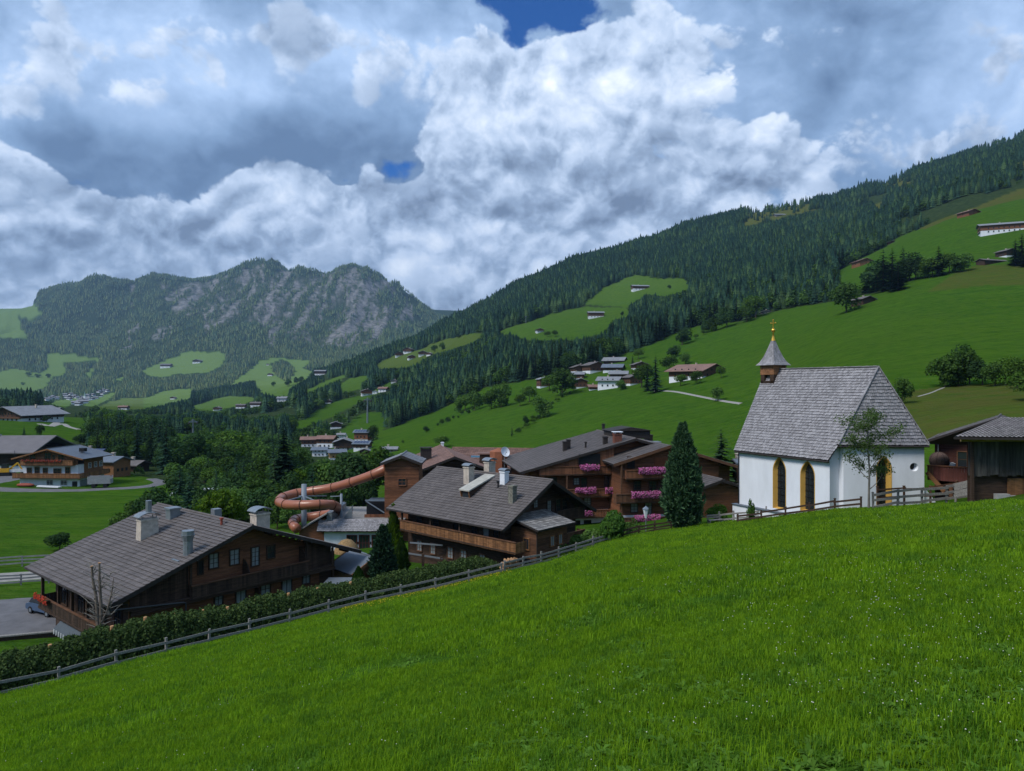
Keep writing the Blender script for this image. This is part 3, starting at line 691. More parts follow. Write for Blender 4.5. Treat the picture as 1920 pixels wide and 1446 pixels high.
mb = MB(); mb.lathe([(4, 14), (1.6, 20), (.1, 32)], 4, 0, rot=.78); part('spire', mb, mat('copper_green', (.2, .3, .27)), ch)
mb = MB(); mb.box(3, -4, -4, 17, 4, 7); part('nave', mb, M_WHITE, ch)
mb = MB(); mb.prism([(-5, 7), (5, 7), (0, 12)], 3, 17.3, axis='x'); part('roof', mb, M_TILEG, ch)
KEEP.append((155, 168, 745, 765, 2300))
GB = 'houses of the village by the stream'
H(580,838,30,18,'brown roofed chalet at the left of the village by the stream', GB, M_TILER, M_WOOD, .3, .2, 'eave', 1.2)
H(613,840,34,22,'house with red brown roof and dormer in the village by the stream', GB, M_TILER, M_WOOD, .4, -.1, 'eave', 1.2)
H(645,845,36,22,'dark gabled chalet in the middle of the village by the stream', GB, M_TILEG, M_WOODD, .25, .15)
H(640,822,15,9,'small grey house behind the dark gable of the stream village', GB, M_TILEG, M_WHITE, .5, .1, 'eave')
s1 = H(680,831,28,24,'tall house roofed with solar panels in the stream village', GB, M_SLATE, M_WOODR, .3, -.1, 'eave', 1.2)
s2 = H(680,844,31,16,'low house with grey solar roof in front of the tall solar house', GB, M_SLATE, M_WOOD, .3, -.1, 'eave', 1.2)
H(600,856,28,16,'blue grey roofed house low at the left of the stream village', GB, M_SLATE, M_WHITE, .5, .1, 'eave', 1.2)
H(632,862,32,18,'blue grey roofed house at the front of the stream village', GB, M_SLATE, M_WOODL, .2, .3, 'eave', 1.2)
H(684,852,18,10,'little shed at the right of the stream village', GB, M_TILEG, M_WOODD, 0, .1, name='shed', cat='shed', nwin=1)
H(731,848,30,9,'flat grey roofed building among trees right of the stream village', GB, M_TILEG, M_GREYW, 0, 0, 'eave', 1.6, nwin=2)
for s in (s1, s2):
    if s:
        for k in range(5):
            rf = [c for c in s.children if c.name.startswith('roof')][0]
            bb = [Vector(b) for b in rf.bound_box]; x1 = max(b.x for b in bb); z1 = max(b.z for b in bb); z0 = min(b.z for b in bb); y1 = max(b.y for b in bb)
            for sgn in (-1, 1):
                mb = MB(); ya = -y1 * .8 + k * y1 * .33; yb = ya + y1 * .28
                fa, fb = .15, .75
                pts = [(sgn * x1 * f, yy, z1 + .06 + (z0 + .25 - z1) * f) for f, yy in ((fa, ya), (fa, yb), (fb, yb), (fb, ya))]
                mb.face(pts if sgn < 0 else pts[::-1]); mb.v += [(a, b, c - .05) for a, b, c in pts]; mb.f.append((4, 5, 6, 7)); mb.mi.append(0)
                part('solar_panel', mb, M_SOLAR, rf)
GR = 'village houses behind the big hotel'
H(927,838,44,27,'red roofed house with two chimneys behind the hotel roofs', GR, M_TILER, M_WOOD, .2, .1, 'eave', 1.2, Y=190)
H(964,844,48,22,'house with long blue grey roof and skylights behind the hotel', GR, M_SLATE, M_WHITE, .4, -.05, 'eave', 1.2, Y=180)
H(866,840,34,18,'brown gabled chalet peeping over the red hotel roof', GR, M_TILER, M_WOODD, .2, .1, Y=190)
H(876,846,36,12,'low grey roof in front of the peeping brown chalet', GR, M_TILEG, M_WHITE, .4, .1, 'eave', 1.3, Y=175)
H(772,862,46,20,'blue grey roofed house just behind the slide tower', GR, M_SLATE, M_WHITE, .4, .35, 'eave', 1.2, Y=130)
H(1312,850,30,22,'dark shed with light grey roof right of the tall conifer', GR, M_SLATE, M_WOODD, 0, -.2, 'eave', 1.3, Y=140, name='shed', cat='shed', nwin=1)
H(1393,806,30,46,'narrow dark hut with grey roof and white base left of the chapel roof', None, M_SLATE, M_WOODD, .12, .1, 'eave', 1.2, Y=110, name='hut', cat='hut', nwin=1)
GL = 'houses left of the valley wood'
H(52,790,84,27,'large brown chalet hotel with wide grey roof on the left slope', GL, M_TILEG, M_WOOD, .22, -.25, 'gable', 1.2, nwin=6)
H(102,777,22,12,'small dark chalet behind the large chalet hotel on the left', GL, M_TILEG, M_WOODD, .2, .1, 'eave', 1.2)
H(172,846,54,18,'flat building with blue solar roof behind the white farmhouse', GL, M_SOLAR, M_WOODD, 0, -.08, 'eave', 2.2, name='shed', cat='shed', nwin=2, Y=225)
H(212,888,46,36,'wooden house with blue grey roof right of the white farmhouse', GL, M_SLATE, M_WOODO, .0, -.3, 'eave', 1.1, Y=186, nwin=3)
H(250,876,44,18,'low shed with brown grey roof right of the wooden house', GL, M_TILE, M_WOODD, 0, -.2, 'eave', 1.2, name='shed', cat='shed', Y=200, nwin=1)

# ------------------------------------------------------------------ trees
L_SPR = leaf_mat('spruce_needles', (.013, .035, .027), (.034, .073, .043), .12, .30)
L_SPR2 = leaf_mat('spruce_needles_fresh', (.030, .066, .032), (.066, .116, .046), .15, .3)
L_DEC = leaf_mat('leaf_green', (.030, .070, .018), (.085, .150, .036), .3, .45)
L_DECD = leaf_mat('leaf_dark', (.020, .050, .020), (.052, .098, .034), .25, .25)
L_DECY = leaf_mat('leaf_yellow_green', (.045, .095, .010), (.11, .18, .022), .35, .15)
L_HEDGE = leaf_mat('hedge_needles', (.020, .042, .015), (.080, .118, .038), .15, .0)
M_BARK = mat('bark', (.085, .066, .05), .95, .4, 4, .5, 20, (1, 1, .3))
M_BARKG = mat('grey_bark', (.19, .175, .155), .95, .35, 4, .5, 20, (1, 1, .3))
rg = np.random.default_rng(11)
def spruce_arrays(seed, tiers, per, seg, width=.19, base=.06):
    """unit-height spruce: whorls of drooping branches, as numpy quads"""
    g = np.random.default_rng(seed); V = []; Fq = []
    def add(pts):
        k = len(V); V.extend(pts); Fq.append((k, k + 1, k + 2, k + 3))
    for i in range(tiers):
        f = (i + .5) / tiers; z = base + (1 - base) * f ** .92; L = width * (1 - f) ** .82 * g.uniform(.85, 1.12) + .012
        n = max(4, int(per * (1 - .45 * f))); a0 = g.uniform(0, 6.28)
        for j in range(n):
            a = a0 + 6.283 * j / n + g.uniform(-.25, .25); l = L * g.uniform(.7, 1.2); dr = l * g.uniform(.25, .55) * (1.2 - .5 * f)
            c, s = math.cos(a), math.sin(a); w = l * g.uniform(.30, .44) + .004; zj = z + g.uniform(-.4, .4) / tiers
            prev = None
            for q in range(seg + 1):
                t = q / seg; r = l * t; zz = zj - dr * t ** 1.4 + (.25 * dr * t ** 4); ww = w * (.35 + 1.5 * t * (1 - t) * 1.6) * (1 if q < seg else .25)
                e = ((c * r - s * ww * .5, s * r + c * ww * .5, zz - ww * .25), (c * r + s * ww * .5, s * r - c * ww * .5, zz - ww * .25))
                if prev: add([prev[0], prev[1], e[1], e[0]])
                prev = e
    k = len(V)
    return np.array(V), np.array(Fq)
def cone_spruce(seed, tiers=6, n=7, width=.17):
    """light spruce for far woods: stacked ragged skirts"""
    g = np.random.default_rng(seed); V = []; F3 = []
    for i in range(tiers):
        f = i / tiers; z0 = .04 + .96 * f; z1 = min(1.0, z0 + 1.75 / tiers); r = width * (1 - f) ** .85 * g.uniform(.85, 1.1)
        k = len(V); V.append((g.uniform(-.01, .01), g.uniform(-.01, .01), z1)); a0 = g.uniform(0, 6)
        for j in range(2 * n):
            a = a0 + math.pi * j / n; rr_ = r * (g.uniform(.9, 1.2) if j % 2 else g.uniform(.5, .7)); V.append((rr_ * math.cos(a), rr_ * math.sin(a), z0 - (.025 if j % 2 else -.02)))
        for j in range(2 * n): F3.append((k, k + 1 + j, k + 1 + (j + 1) % (2 * n)))
    return np.array(V), np.array(F3)
def leaf_quads(centres, nrm, size, g, flat=.6):
    """one bent leaf clump (quad) at each centre, facing roughly along nrm"""
    n = len(centres); d = nrm + g.normal(0, flat, (n, 3)); d /= np.linalg.norm(d, axis=1, keepdims=True)
    u = np.cross(d, g.normal(0, 1, (n, 3))); u /= np.linalg.norm(u, axis=1, keepdims=True); v = np.cross(d, u)
    s = (size * g.uniform(.6, 1.3, n))[:, None]; a = g.uniform(.5, .9, (n, 1))
    P = np.stack([centres - u * s, centres + v * s * a - u * s * .1, centres + u * s, centres - v * s * a + u * s * .15], 1)
    return P.reshape(-1, 3), np.arange(4 * n).reshape(-1, 4)
def crown_points(seed, n, lobes, shape=(.36, .36, .36), zc=.62, inner=.25):
    """points and outward normals on the skin of several overlapping lobes (unit-height tree)"""
    g = np.random.default_rng(seed); cs = []
    for k in range(lobes):
        v = g.normal(0, 1, 3); v /= np.linalg.norm(v); rr_ = g.uniform(.35, .75)
        cs.append((v * np.array(shape) * rr_ + (0, 0, zc), g.uniform(.38, .62)))
    P = []; N = []
    while len(P) < n:
        c, r = cs[g.integers(lobes)]; v = g.normal(0, 1, 3); v /= np.linalg.norm(v)
        if v[2] < -.55: continue
        p = c + v * np.array(shape) * r * (g.uniform(.8, 1.06) if g.random() > inner else g.uniform(.35, .8))
        P.append(p); N.append(v + np.array((0, 0, .35)))
    return np.array(P), np.array(N), g
def trunk_mb(r=.018, top=.55, lean=0.0, limbs=4, seed=1, n=7, bend=.0):
    mb = MB(); q = random.Random(seed)
    mb.tube([(0, 0, -.05), (q.uniform(-1, 1) * bend, 0, top * .5), (q.uniform(-1, 1) * bend + lean, 0, top)], [r * 1.25, r * .8, r * .4], n)
    for k in range(limbs):
        a = 6.28 * k / max(1, limbs) + q.uniform(-.4, .4); z = top * q.uniform(.45, .85); l = q.uniform(.14, .24)
        mb.tube([(0, 0, z), (math.cos(a) * l * .5, math.sin(a) * l * .5, z + l * .5), (math.cos(a) * l, math.sin(a) * l, z + l * .95)], [r * .5, r * .35, r * .15], 5)
    return mb
def dec_crown(seed, n, size, mats, lobes=9, shape=(.36, .36, .36), zc=.60):
    P, N, g = crown_points(seed, n, lobes, shape, zc); V, Q = leaf_quads(P, N, np.full(len(P), size), g)
    return np_mesh('crown', V, Q, mats)
def with_trunk(V, Fq, r, top, leafm):
    """tree as one mesh: crown and a plain trunk with its own material"""
    n = 6; tv = []; 
    for z, q in ((-.06, r * 1.2), (top, r * .5)):
        for j in range(n): tv.append((q * math.cos(6.283 * j / n), q * math.sin(6.283 * j / n), z))
    k = len(V); tf = [(k + j, k + (j + 1) % n, k + n + (j + 1) % n, k + n + j) for j in range(n)]
    if Fq.shape[1] == 3: tf = [t[:3] for t in tf] + [(t[0], t[2], t[3]) for t in tf]
    V2 = np.concatenate([V, np.array(tv)]); F2 = np.concatenate([Fq, np.array(tf)]); mi = np.concatenate([np.zeros(len(Fq)), np.ones(len(tf))])
    return np_mesh('tree', V2, F2, [leafm, M_BARK], mi)
SPR_MID = [with_trunk(*spruce_arrays(100 + k, 22, 11, 2, .17 + .02 * (k % 3)), .013, .8, L_SPR if k != 3 else L_SPR2) for k in range(5)]
def dec_mid(k, n=1700, size=.036):
    P, N, g = crown_points(200 + k, n, 9 + k, (.40, .40, .50), .50); V, Q = leaf_quads(P, N, np.full(len(P), size), g)
    return with_trunk(V, Q, .02, .5, [L_DEC, L_DECD, L_DEC, L_DECD, leaf_mat('leaf_light', (.036, .080, .016), (.092, .160, .030), .3, .3)][k % 5])
DEC_MID = [dec_mid(k) for k in range(5)]
def tree(kind, px, py, hpx, label, group=None, Y=None, mesh=None, name=None, cat='tree', sx=1.0, parts=None, dz=0.0):
    """a single tree: foot seen at (px, py), hpx tall in the photograph"""
    if Y is None:
        p = seen(px, py)
        if p is None: return None
    else: p = at(px, py, Y); 
    top = zpy(py - hpx, p.y)
    if Y is not None: p.z = ground(p.x, p.y)
    h = top - p.z
    me = mesh or rnd.choice(SPR_MID if kind == 'spruce' else DEC_MID)
    nm = name or ('spruce_tree' if kind == 'spruce' else 'leafy_tree')
    s = (h * sx, h * sx, h)
    if parts:
        o = thing(nm, label, cat, p, rnd.uniform(0, 6.28), group); o.scale = s
        for (pn, pm) in parts: link(pn, pm, o)
    else:
        o = link(nm, me, None, p, rnd.uniform(0, 6.28), s); tag(o, label, cat, group)
    return o

# ---- trees one can tell apart on the meadows
LONE = [
 ('d',1279,647,35,1.0,'slim tree with a bare stem at the forest edge above the hamlet'), ('d',1325,624,25,1.1,'left one of two round trees on the crest of the big meadow'), ('d',1339,621,28,1.0,'right one of two round trees on the crest of the big meadow'),
 ('d',1363,614,40,1.0,'broad tree in front of the wood on the crest of the big meadow'), ('d',1417,596,46,1.0,'tallest leafy tree at the crest left of the tiny grey hut'), ('d',1400,604,34,1.1,'bushy tree at the crest between two taller ones'),
 ('d',1197,674,23,.9,'small slim tree above the hamlet'), ('s',1186,683,19,1.3,'small dark spruce above the hamlet'), ('d',1260,671,25,1.2,'round dark tree left above the big brown chalet'), ('d',1256,694,28,1.3,'broad tree directly left of the big brown chalet'),
 ('d',1285,684,23,1.1,'pale tree behind the roof of the big brown chalet'), ('s',1229,736,74,1.3,'tall old spruce at the bend of the lane right of the hamlet'), ('s',1214,733,52,1.3,'spruce just left of the tall old one at the lane'), ('d',1203,727,48,1.0,'dark leafy tree at the right end of the hamlet'),
 ('d',1054,742,54,1.1,'large dark tree at the left of the hamlet'), ('d',1030,733,32,1.1,'round yellowish tree left of the large dark hamlet tree'), ('d',1018,783,44,.95,'dark upright tree alone on the meadow below the hamlet'), ('d',1346,752,28,1.1,'round bush tree standing at the pale lane'),
 ('d',1307,720,26,1.1,'fruit tree in front of the big brown chalet'), ('d',1276,724,24,1.2,'low tree at the left front of the big brown chalet'), ('d',1166,731,20,1.3,'bush in front of the white house of the hamlet'), ('d',1352,709,24,.9,'tree at the right wall of the big brown chalet'),
 ('d',940,764,51,.85,'tallest leafy tree of the row on the meadow left of the hamlet'), ('d',921,767,37,1.0,'second leafy tree of the row left of the hamlet'), ('d',975,762,25,1.0,'small round tree between the row and the hamlet'), ('d',993,754,33,.95,'bright leafy tree nearest the hamlet on its left'),
 ('d',890,770,38,1.0,'leafy tree at the wood edge left of the meadow row'), ('d',872,770,34,1.0,'leafy tree second along the wood edge left of the meadow row'), ('d',862,772,30,1.0,'low leafy tree third along the wood edge'), ('d',800,811,13,1.2,'single round bush on the lower meadow'), ('d',987,797,19,.8,'narrow dark shrub at the hedge line below the hamlet'), ('s',960,816,19,1.2,'little dark conifer at the hedge line behind the red roofed house'),
 ('d',827,839,24,1.4,'broad bush behind the red hotel roof'), ('d',828,798,14,.7,'thin pale tree on the lower meadow'), ('d',755,831,6,1.2,'tiny bush low on the lower meadow'), ('d',1000,788,10,1.2,'low bush beside the dark upright tree'), ('d',700,826,30,.9,'pointed pale tree at the tip of the dark wood'),
 ('d',1587,586,54,1.0,'large round tree alone beside the dark hut on the big meadow'), ('d',1626,568,6,1.6,'bush at the right end of the dark hut'),
 ('s',1624,550,46,1.2,'first spruce of the clump on the big meadow, at its left end'), ('s',1640,548,36,1.3,'short spruce second from the left in the meadow clump'), ('s',1656,547,74,1.1,'tall spruce near the left end of the meadow clump'), ('d',1645,546,58,1.0,'grey green leafy tree between the left spruces of the clump'), ('s',1673,542,70,1.2,'dark spruce third from the left in the meadow clump'),
 ('s',1684,545,52,1.3,'bushy spruce low in the front of the meadow clump'), ('s',1693,530,62,1.1,'pointed spruce in the middle of the meadow clump'), ('d',1717,524,47,1.0,'round leafy tree right of the middle spruce of the clump'), ('d',1736,521,40,1.0,'lower leafy tree in the right half of the clump'), ('s',1760,518,54,1.05,'tall spruce standing out in the right half of the clump'),
 ('d',1748,520,36,1.1,'leafy tree left of the standing out spruce'), ('d',1780,513,38,1.0,'round tree second from the right end of the clump'), ('d',1801,510,33,1.1,'last round tree at the right end of the clump'), ('d',1705,527,38,1.2,'leafy tree behind the middle spruce of the clump'),
 ('s',1904,497,46,1.2,'left dark spruce at the right edge beside the two storey hut'), ('s',1916,498,56,1.2,'tall dark spruce cut by the right edge of the picture'), ('s',1930,500,50,1.2,'dark spruce beyond the right edge trees'),
 ('d',1772,726,62,1.0,'left tree of the dark bushes behind the chapel'), ('d',1797,724,74,.95,'tallest tree of the dark bushes behind the chapel'), ('d',1818,720,78,.75,'slender top of the dark bushes behind the chapel'), ('d',1842,722,50,1.1,'rounded dark bush in the middle of the row behind the chapel'),
 ('d',1866,724,48,1.1,'spreading bush right of the rounded dark bush'), ('d',1885,722,58,1.0,'taller bush near the right edge behind the barn'), ('d',1908,728,60,1.0,'bush at the right edge above the barn'), ('d',1925,752,60,1.1,'dark bush half cut by the right edge'), ('d',1692,758,52,.8,'shrub showing behind the right slope of the chapel roof'),
 ('s',45,816,19,1.3,'small dark conifer on the left slope above the barn roof'), ('d',76,818,23,.9,'ragged small tree right of the dark conifer on the left slope'), ('d',87,792,14,1.3,'round tree in front of the large chalet hotel'), ('d',150,835,22,1.3,'bush at the left edge of the valley wood'),
 ('d',53,706,9,1.3,'left bush of the trio on the far green meadow'), ('d',71,708,8,1.4,'middle bush of the trio on the far green meadow'), ('d',90,709,9,1.3,'right bush of the trio on the far green meadow'), ('d',43,722,6,1.3,'small bush below the trio on the far green meadow'),
 ('d',513,725,10,1.0,'little tree at the left foot of the bright meadow'), ('d',540,725,16,1.0,'tree below the tree island of the bright meadow'), ('d',557,720,14,1.0,'left tree of the pair right of the tree island'), ('d',565,719,14,.9,'right tree of the pair right of the tree island'), ('d',1255,542,8,1.2,'dark bush on the highest forest clearing'), ('d',1041,632,14,1.0,'round tree low on the lower clearing'), ('d',1166,592,9,.9,'small tree right of the lower clearing farmhouse'), ('d',1026,632,12,1.2,'bush beside the round tree of the lower clearing'),
 ('d',830,656,15,1.0,'round dark tree right of the saddle hamlet'), ('d',815,660,14,1.1,'tree at the right side of the saddle hamlet'), ('d',860,634,10,1.3,'bush at the top of the tan meadow')]
for (k, x, y, hp, sx, lb) in LONE:
    big_ = 1560 < x and y < 700; tree('spruce' if k == 's' else 'leafy', x, y, hp * (1.1 if big_ else 1.0), lb, None, sx=sx * (1.5 if big_ and k == 's' else 1.3 if big_ else 1.12), mesh=None if k == 's' else rnd.choice(DEC_MID[:3] + DEC_MID[4:]))
    KEEP.append((x - hp * .3, x + hp * .3, y - hp * .9, y - hp * .3, seen(x, y).y if seen(x, y) else 9999)) if (1580 < x < 1830 or 900 < x < 1000) else None

# ---- woods: every tree of the visible slopes; the largest 300 of each kind are trees of their own, the rest one mass
def scatter(y0, y1, sp, xl=1.02):
    xs = np.arange(-xl * y1, xl * y1, sp); ys = np.arange(y0, y1, sp)
    gx, gy = np.meshgrid(xs, ys); gx = gx + rg.uniform(-.48, .48, gx.shape) * sp; gy = gy + rg.uniform(-.48, .48, gy.shape) * sp
    gx, gy = gx.ravel(), gy.ravel(); ok = (np.abs(gx) < gy * .86) & (gy > y0); return gx[ok], gy[ok]
runmax = np.maximum.accumulate(np.concatenate([np.full((1, n_front), -9.0), s_[:-1]], 0), 0)
def look(grid, x, y):
    a = np.arctan2(x, y); r = np.hypot(x, y)
    ai = np.clip(np.searchsorted(ang_s, a), 1, n_front - 1); ai -= (a - ang_s[ai - 1]) < (ang_s[ai] - a)
    ri = np.clip(np.searchsorted(rr, r), 1, nr - 1); ri -= (r - rr[ri - 1]) < (rr[ri] - r)
    return grid[ri, ai]
FX, FY, FH, FT = [], [], [], []           # trees of all woods
for (y0, y1, sp) in ((105, 420, 5.6), (420, 1000, 4.7), (1000, 2100, 5.4), (2100, 3600, 9.5), (3600, 5150, 10.5)):
    x, y = scatter(y0, y1, sp); px = CX + FPX * x / y; z = terrain(px, y); py = CY - FPX * z / y
    free = (rg.random(len(x)) < .10) & (px > 1380) & (y > 900) & (py < 430)
    keep = (look(wood, x, y) > .5) | free
    rk = look(rock, x, y); keep &= rg.random(len(x)) > rk * 1.1
    if y0 >= 3600: keep &= rg.random(len(x)) > .20 * rock_mask(px, py)
    if y0 >= 2100: keep &= fbm(x / 60, y / 90 + z / 60, 3, 51) > .36
    keep &= ~((py < 430) & (px > 1380) & (fbm(x / 30, y / 30, 2, 5) < .47))
    keep &= (z + 26) / y > look(runmax, x, y)
    x, y, z, px, py, free = x[keep], y[keep], z[keep], px[keep], py[keep], free[keep]
    h = rg.uniform(9, 20, len(x)) * np.where(y > 2100, 1.15, 1) * (1 + .9 * (fbm(x / 70, y / 70, 3, 8) - .5)) * np.where(rg.random(len(x)) < .06, 1.25, 1)
    pd = np.where(y < 420, np.where((px < 360) & (y > 210), .35, .78), np.where(y < 1000, .13, np.where(y < 2100, .05, .05)))
    pd = np.where((y >= 420) & (y < 1100) & (fbm(x / 40, y / 40, 2, 15) > .60), .65, pd)
    dec = rg.random(len(x)) < pd; h = np.where(dec, h * .62, h); h = np.where(y < 420, h * .78, h); h = np.where((y < 190), h * .72, h)
    lim = 764 + 24 * fbm(px / 14, y * 0, 2, 91); cap = (y < 760) & (px > 85) & (px < 560)
    h = np.where(cap, np.minimum(h, -(lim - CY) / FPX * y - z), h)
    top = CY - FPX * (z + h) / y; hw = np.where(dec, .34, .15) * h / y * FPX
    bad = np.zeros(len(x), bool)
    for (a, b, c, d, Yk) in KEEP:
        bad |= (px + hw > a) & (px - hw < b) & (top < d) & (py > c) & (y < Yk + 6)
    bad |= cap & (h < 4)
    for fr in (.3, .55, .8): bad |= meadow_mask(px, CY - FPX * (z + h * fr) / y) & (y > 250) & ~free
    bad |= inpoly(px, top, [(318,812),(374,818),(370,833),(335,832)]) & (y < 420)
    h = np.where(bad & (y < 420), h * .45, h); bad &= ~((y < 420) & (rg.random(len(x)) < .5) & (top > 845))
    bad |= (px > 640) & (px < 1500) & (y < 260)
    ok = ~bad; FX.append(x[ok]); FY.append(y[ok]); FH.append(h[ok]); FT.append(dec[ok])
FX, FY, FH, FT = map(np.concatenate, (FX, FY, FH, FT))
FZ = terrain(CX + FPX * FX / FY, FY); FPXc = CX + FPX * FX / FY
size = FH / FY * FPX; inview = (FPXc > -20) & (FPXc < 1940) & ((FZ + FH * .9) / FY > look(runmax, FX, FY) + .002)
single = np.zeros(len(FX), bool)
for kind, n in ((False, 300 - sum(1 for l in LONE if l[0] == 's') - 6), (True, 300 - sum(1 for l in LONE if l[0] == 'd') - 30)):
    idx = np.nonzero((FT == kind) & inview)[0]; idx = idx[np.argsort(-size[idx])][:n]; single[idx] = True
def region(px, Y, dec):
    w_ = 'leafy tree' if dec else 'dark spruce'
    if px < 300 and Y > 215: return '%s of the wood right of the left slope, under the far village' % w_, 'wood under the far village, ' + w_
    if px < 700 and Y < 425: return '%s of the stream wood between the white farmhouse and the water slide' % w_, 'stream wood, ' + w_
    if px < 700: return '%s of the woods on the spur beyond the stream village' % w_, 'spur woods, ' + w_
    if px < 1330: return '%s of the forest belt above the lower meadow and the hamlet' % w_, 'forest belt, ' + w_
    return '%s of the forest behind the big meadow at the right' % w_, 'right forest, ' + w_
for i in np.nonzero(single)[0]:
    dec = bool(FT[i]); me = rnd.choice(DEC_MID if dec else SPR_MID); lb, gr = region(FPXc[i], FY[i], dec)
    sx = rnd.uniform(1.0, 1.35) if dec else rnd.uniform(.95, 1.3)
    o = link('leafy_tree' if dec else 'spruce_tree', me, None, (FX[i], FY[i], FZ[i] - .2), rnd.uniform(0, 6.28), (FH[i] * sx, FH[i] * sx, FH[i]))
    tag(o, lb, 'tree', gr)

def mass(name, label, sel, protos, mats, squash):
    """a wood that reads as one mass: its own mesh carries a few model trees and one point per tree, geometry nodes set a tree on every point"""
    V = []; F_ = []; MI = []; K = []; off = 0
    for k, (v, f, mi) in enumerate(protos):
        V.append(v); F_.append(f + off); MI.append(np.full(len(f), mi)); K.append(np.full(len(v), k)); off += len(v)
    me = np_mesh(name, np.concatenate(V), np.concatenate(F_), mats, np.concatenate(MI))
    pts = np.stack([FX[sel], FY[sel], FZ[sel] - .3], 1); n0 = len(me.vertices); n = len(pts)
    me.vertices.add(n)
    co = np.empty((n0 + n) * 3, np.float32); me.vertices.foreach_get('co', co); co[n0 * 3:] = pts.ravel(); me.vertices.foreach_set('co', co)
    pick = rg.integers(0, len(protos), n); patch_ = (fbm(FX[sel] / 55, FY[sel] / 90, 3, 33) > .60) & (rg.random(n) < .4); pick = np.where(patch_, len(protos) - 1, pick)
    kk = np.concatenate([np.concatenate(K), -1 - pick]).astype(np.int32)
    sc = np.concatenate([np.ones(n0), FH[sel]]).astype(np.float32); ro = np.concatenate([np.zeros(n0), rg.uniform(0, 6.28, n)]).astype(np.float32)
    for nm, ty, dat in (('model', 'INT', kk), ('size', 'FLOAT', sc), ('turn', 'FLOAT', ro)):
        a = me.attributes.new(nm, ty, 'POINT'); a.data.foreach_set('value', dat)
    o = link(name, me); tag(o, label, 'forest', kind='stuff'); o.modifiers.new('trees', 'NODES').node_group = mass_tree(len(protos), squash)
    return o
def mass_tree(nk, squash):
    ng = bpy.data.node_groups.new('set_on_points', 'GeometryNodeTree')
    ng.interface.new_socket('Geometry', in_out='INPUT', socket_type='NodeSocketGeometry'); ng.interface.new_socket('Geometry', in_out='OUTPUT', socket_type='NodeSocketGeometry')
    N = ng.nodes; Lk = ng.links; gi = N.new('NodeGroupInput'); go = N.new('NodeGroupOutput'); J = N.new('GeometryNodeJoinGeometry')
    def named(nm, ty):
        a = N.new('GeometryNodeInputNamedAttribute'); a.data_type = ty; a.inputs[0].default_value = nm; return [s for s in a.outputs if s.enabled][0]
    mk = named('model', 'INT'); sz = named('size', 'FLOAT'); tn = named('turn', 'FLOAT')
    xyz = N.new('ShaderNodeCombineXYZ'); Lk.new(tn, xyz.inputs[2])
    scv = N.new('ShaderNodeVectorMath'); scv.operation = 'SCALE'; scv.inputs[0].default_value = squash; Lk.new(sz, scv.inputs['Scale'])
    def sep(val):
        c = N.new('FunctionNodeCompare'); c.data_type = 'INT'; c.operation = 'EQUAL'; Lk.new(mk, c.inputs[2]); c.inputs[3].default_value = val
        s = N.new('GeometryNodeSeparateGeometry'); s.domain = 'POINT'; Lk.new(gi.outputs[0], s.inputs[0]); Lk.new(c.outputs[0], s.inputs[1]); return s.outputs[0]
    for k in range(nk):
        ip = N.new('GeometryNodeInstanceOnPoints'); Lk.new(sep(-1 - k), ip.inputs['Points']); Lk.new(sep(k), ip.inputs['Instance'])
        Lk.new(xyz.outputs[0], ip.inputs['Rotation']); Lk.new(scv.outputs[0], ip.inputs['Scale']); Lk.new(ip.outputs[0], J.inputs[0])
    Lk.new(J.outputs[0], go.inputs[0]); return ng
def tri(v, q): return v, np.concatenate([q[:, :3], q[:, [0, 2, 3]]])
near = FY < 2100
pr = [cone_spruce(300 + k, 8, 7, .17 + .015 * k) for k in range(5)]; pr = [(v, f, 0 if k < 4 else 1) for k, (v, f) in enumerate(pr)]
mass('spruce_forest', 'dark spruce forest covering the hillsides', ~single & ~FT & near, pr, [L_SPR, L_SPR2], (1.15, 1.15, 1.0))
pr = []
for k in range(4):
    P, N_, g = crown_points(320 + k, 150, 6, (.40, .40, .50), .50); v, q = leaf_quads(P, N_, np.full(len(P), .085), g); v, f = tri(v, q); pr.append((v, f, k % 2))
mass('leafy_wood', 'leafy trees massed along the stream and wood edges', ~single & FT & near, pr, [L_DEC, L_DECD], (1.15, 1.15, 1.0))
pr = [cone_spruce(340 + k, 4, 5, .20) for k in range(4)]; pr = [(v, f, k % 2) for k, (v, f) in enumerate(pr)]
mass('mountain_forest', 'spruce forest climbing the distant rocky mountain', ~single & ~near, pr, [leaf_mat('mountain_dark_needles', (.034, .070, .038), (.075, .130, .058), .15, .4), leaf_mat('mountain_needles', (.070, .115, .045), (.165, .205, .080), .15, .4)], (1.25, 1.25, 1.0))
print('TREES', len(FX), single.sum(), (~near).sum())

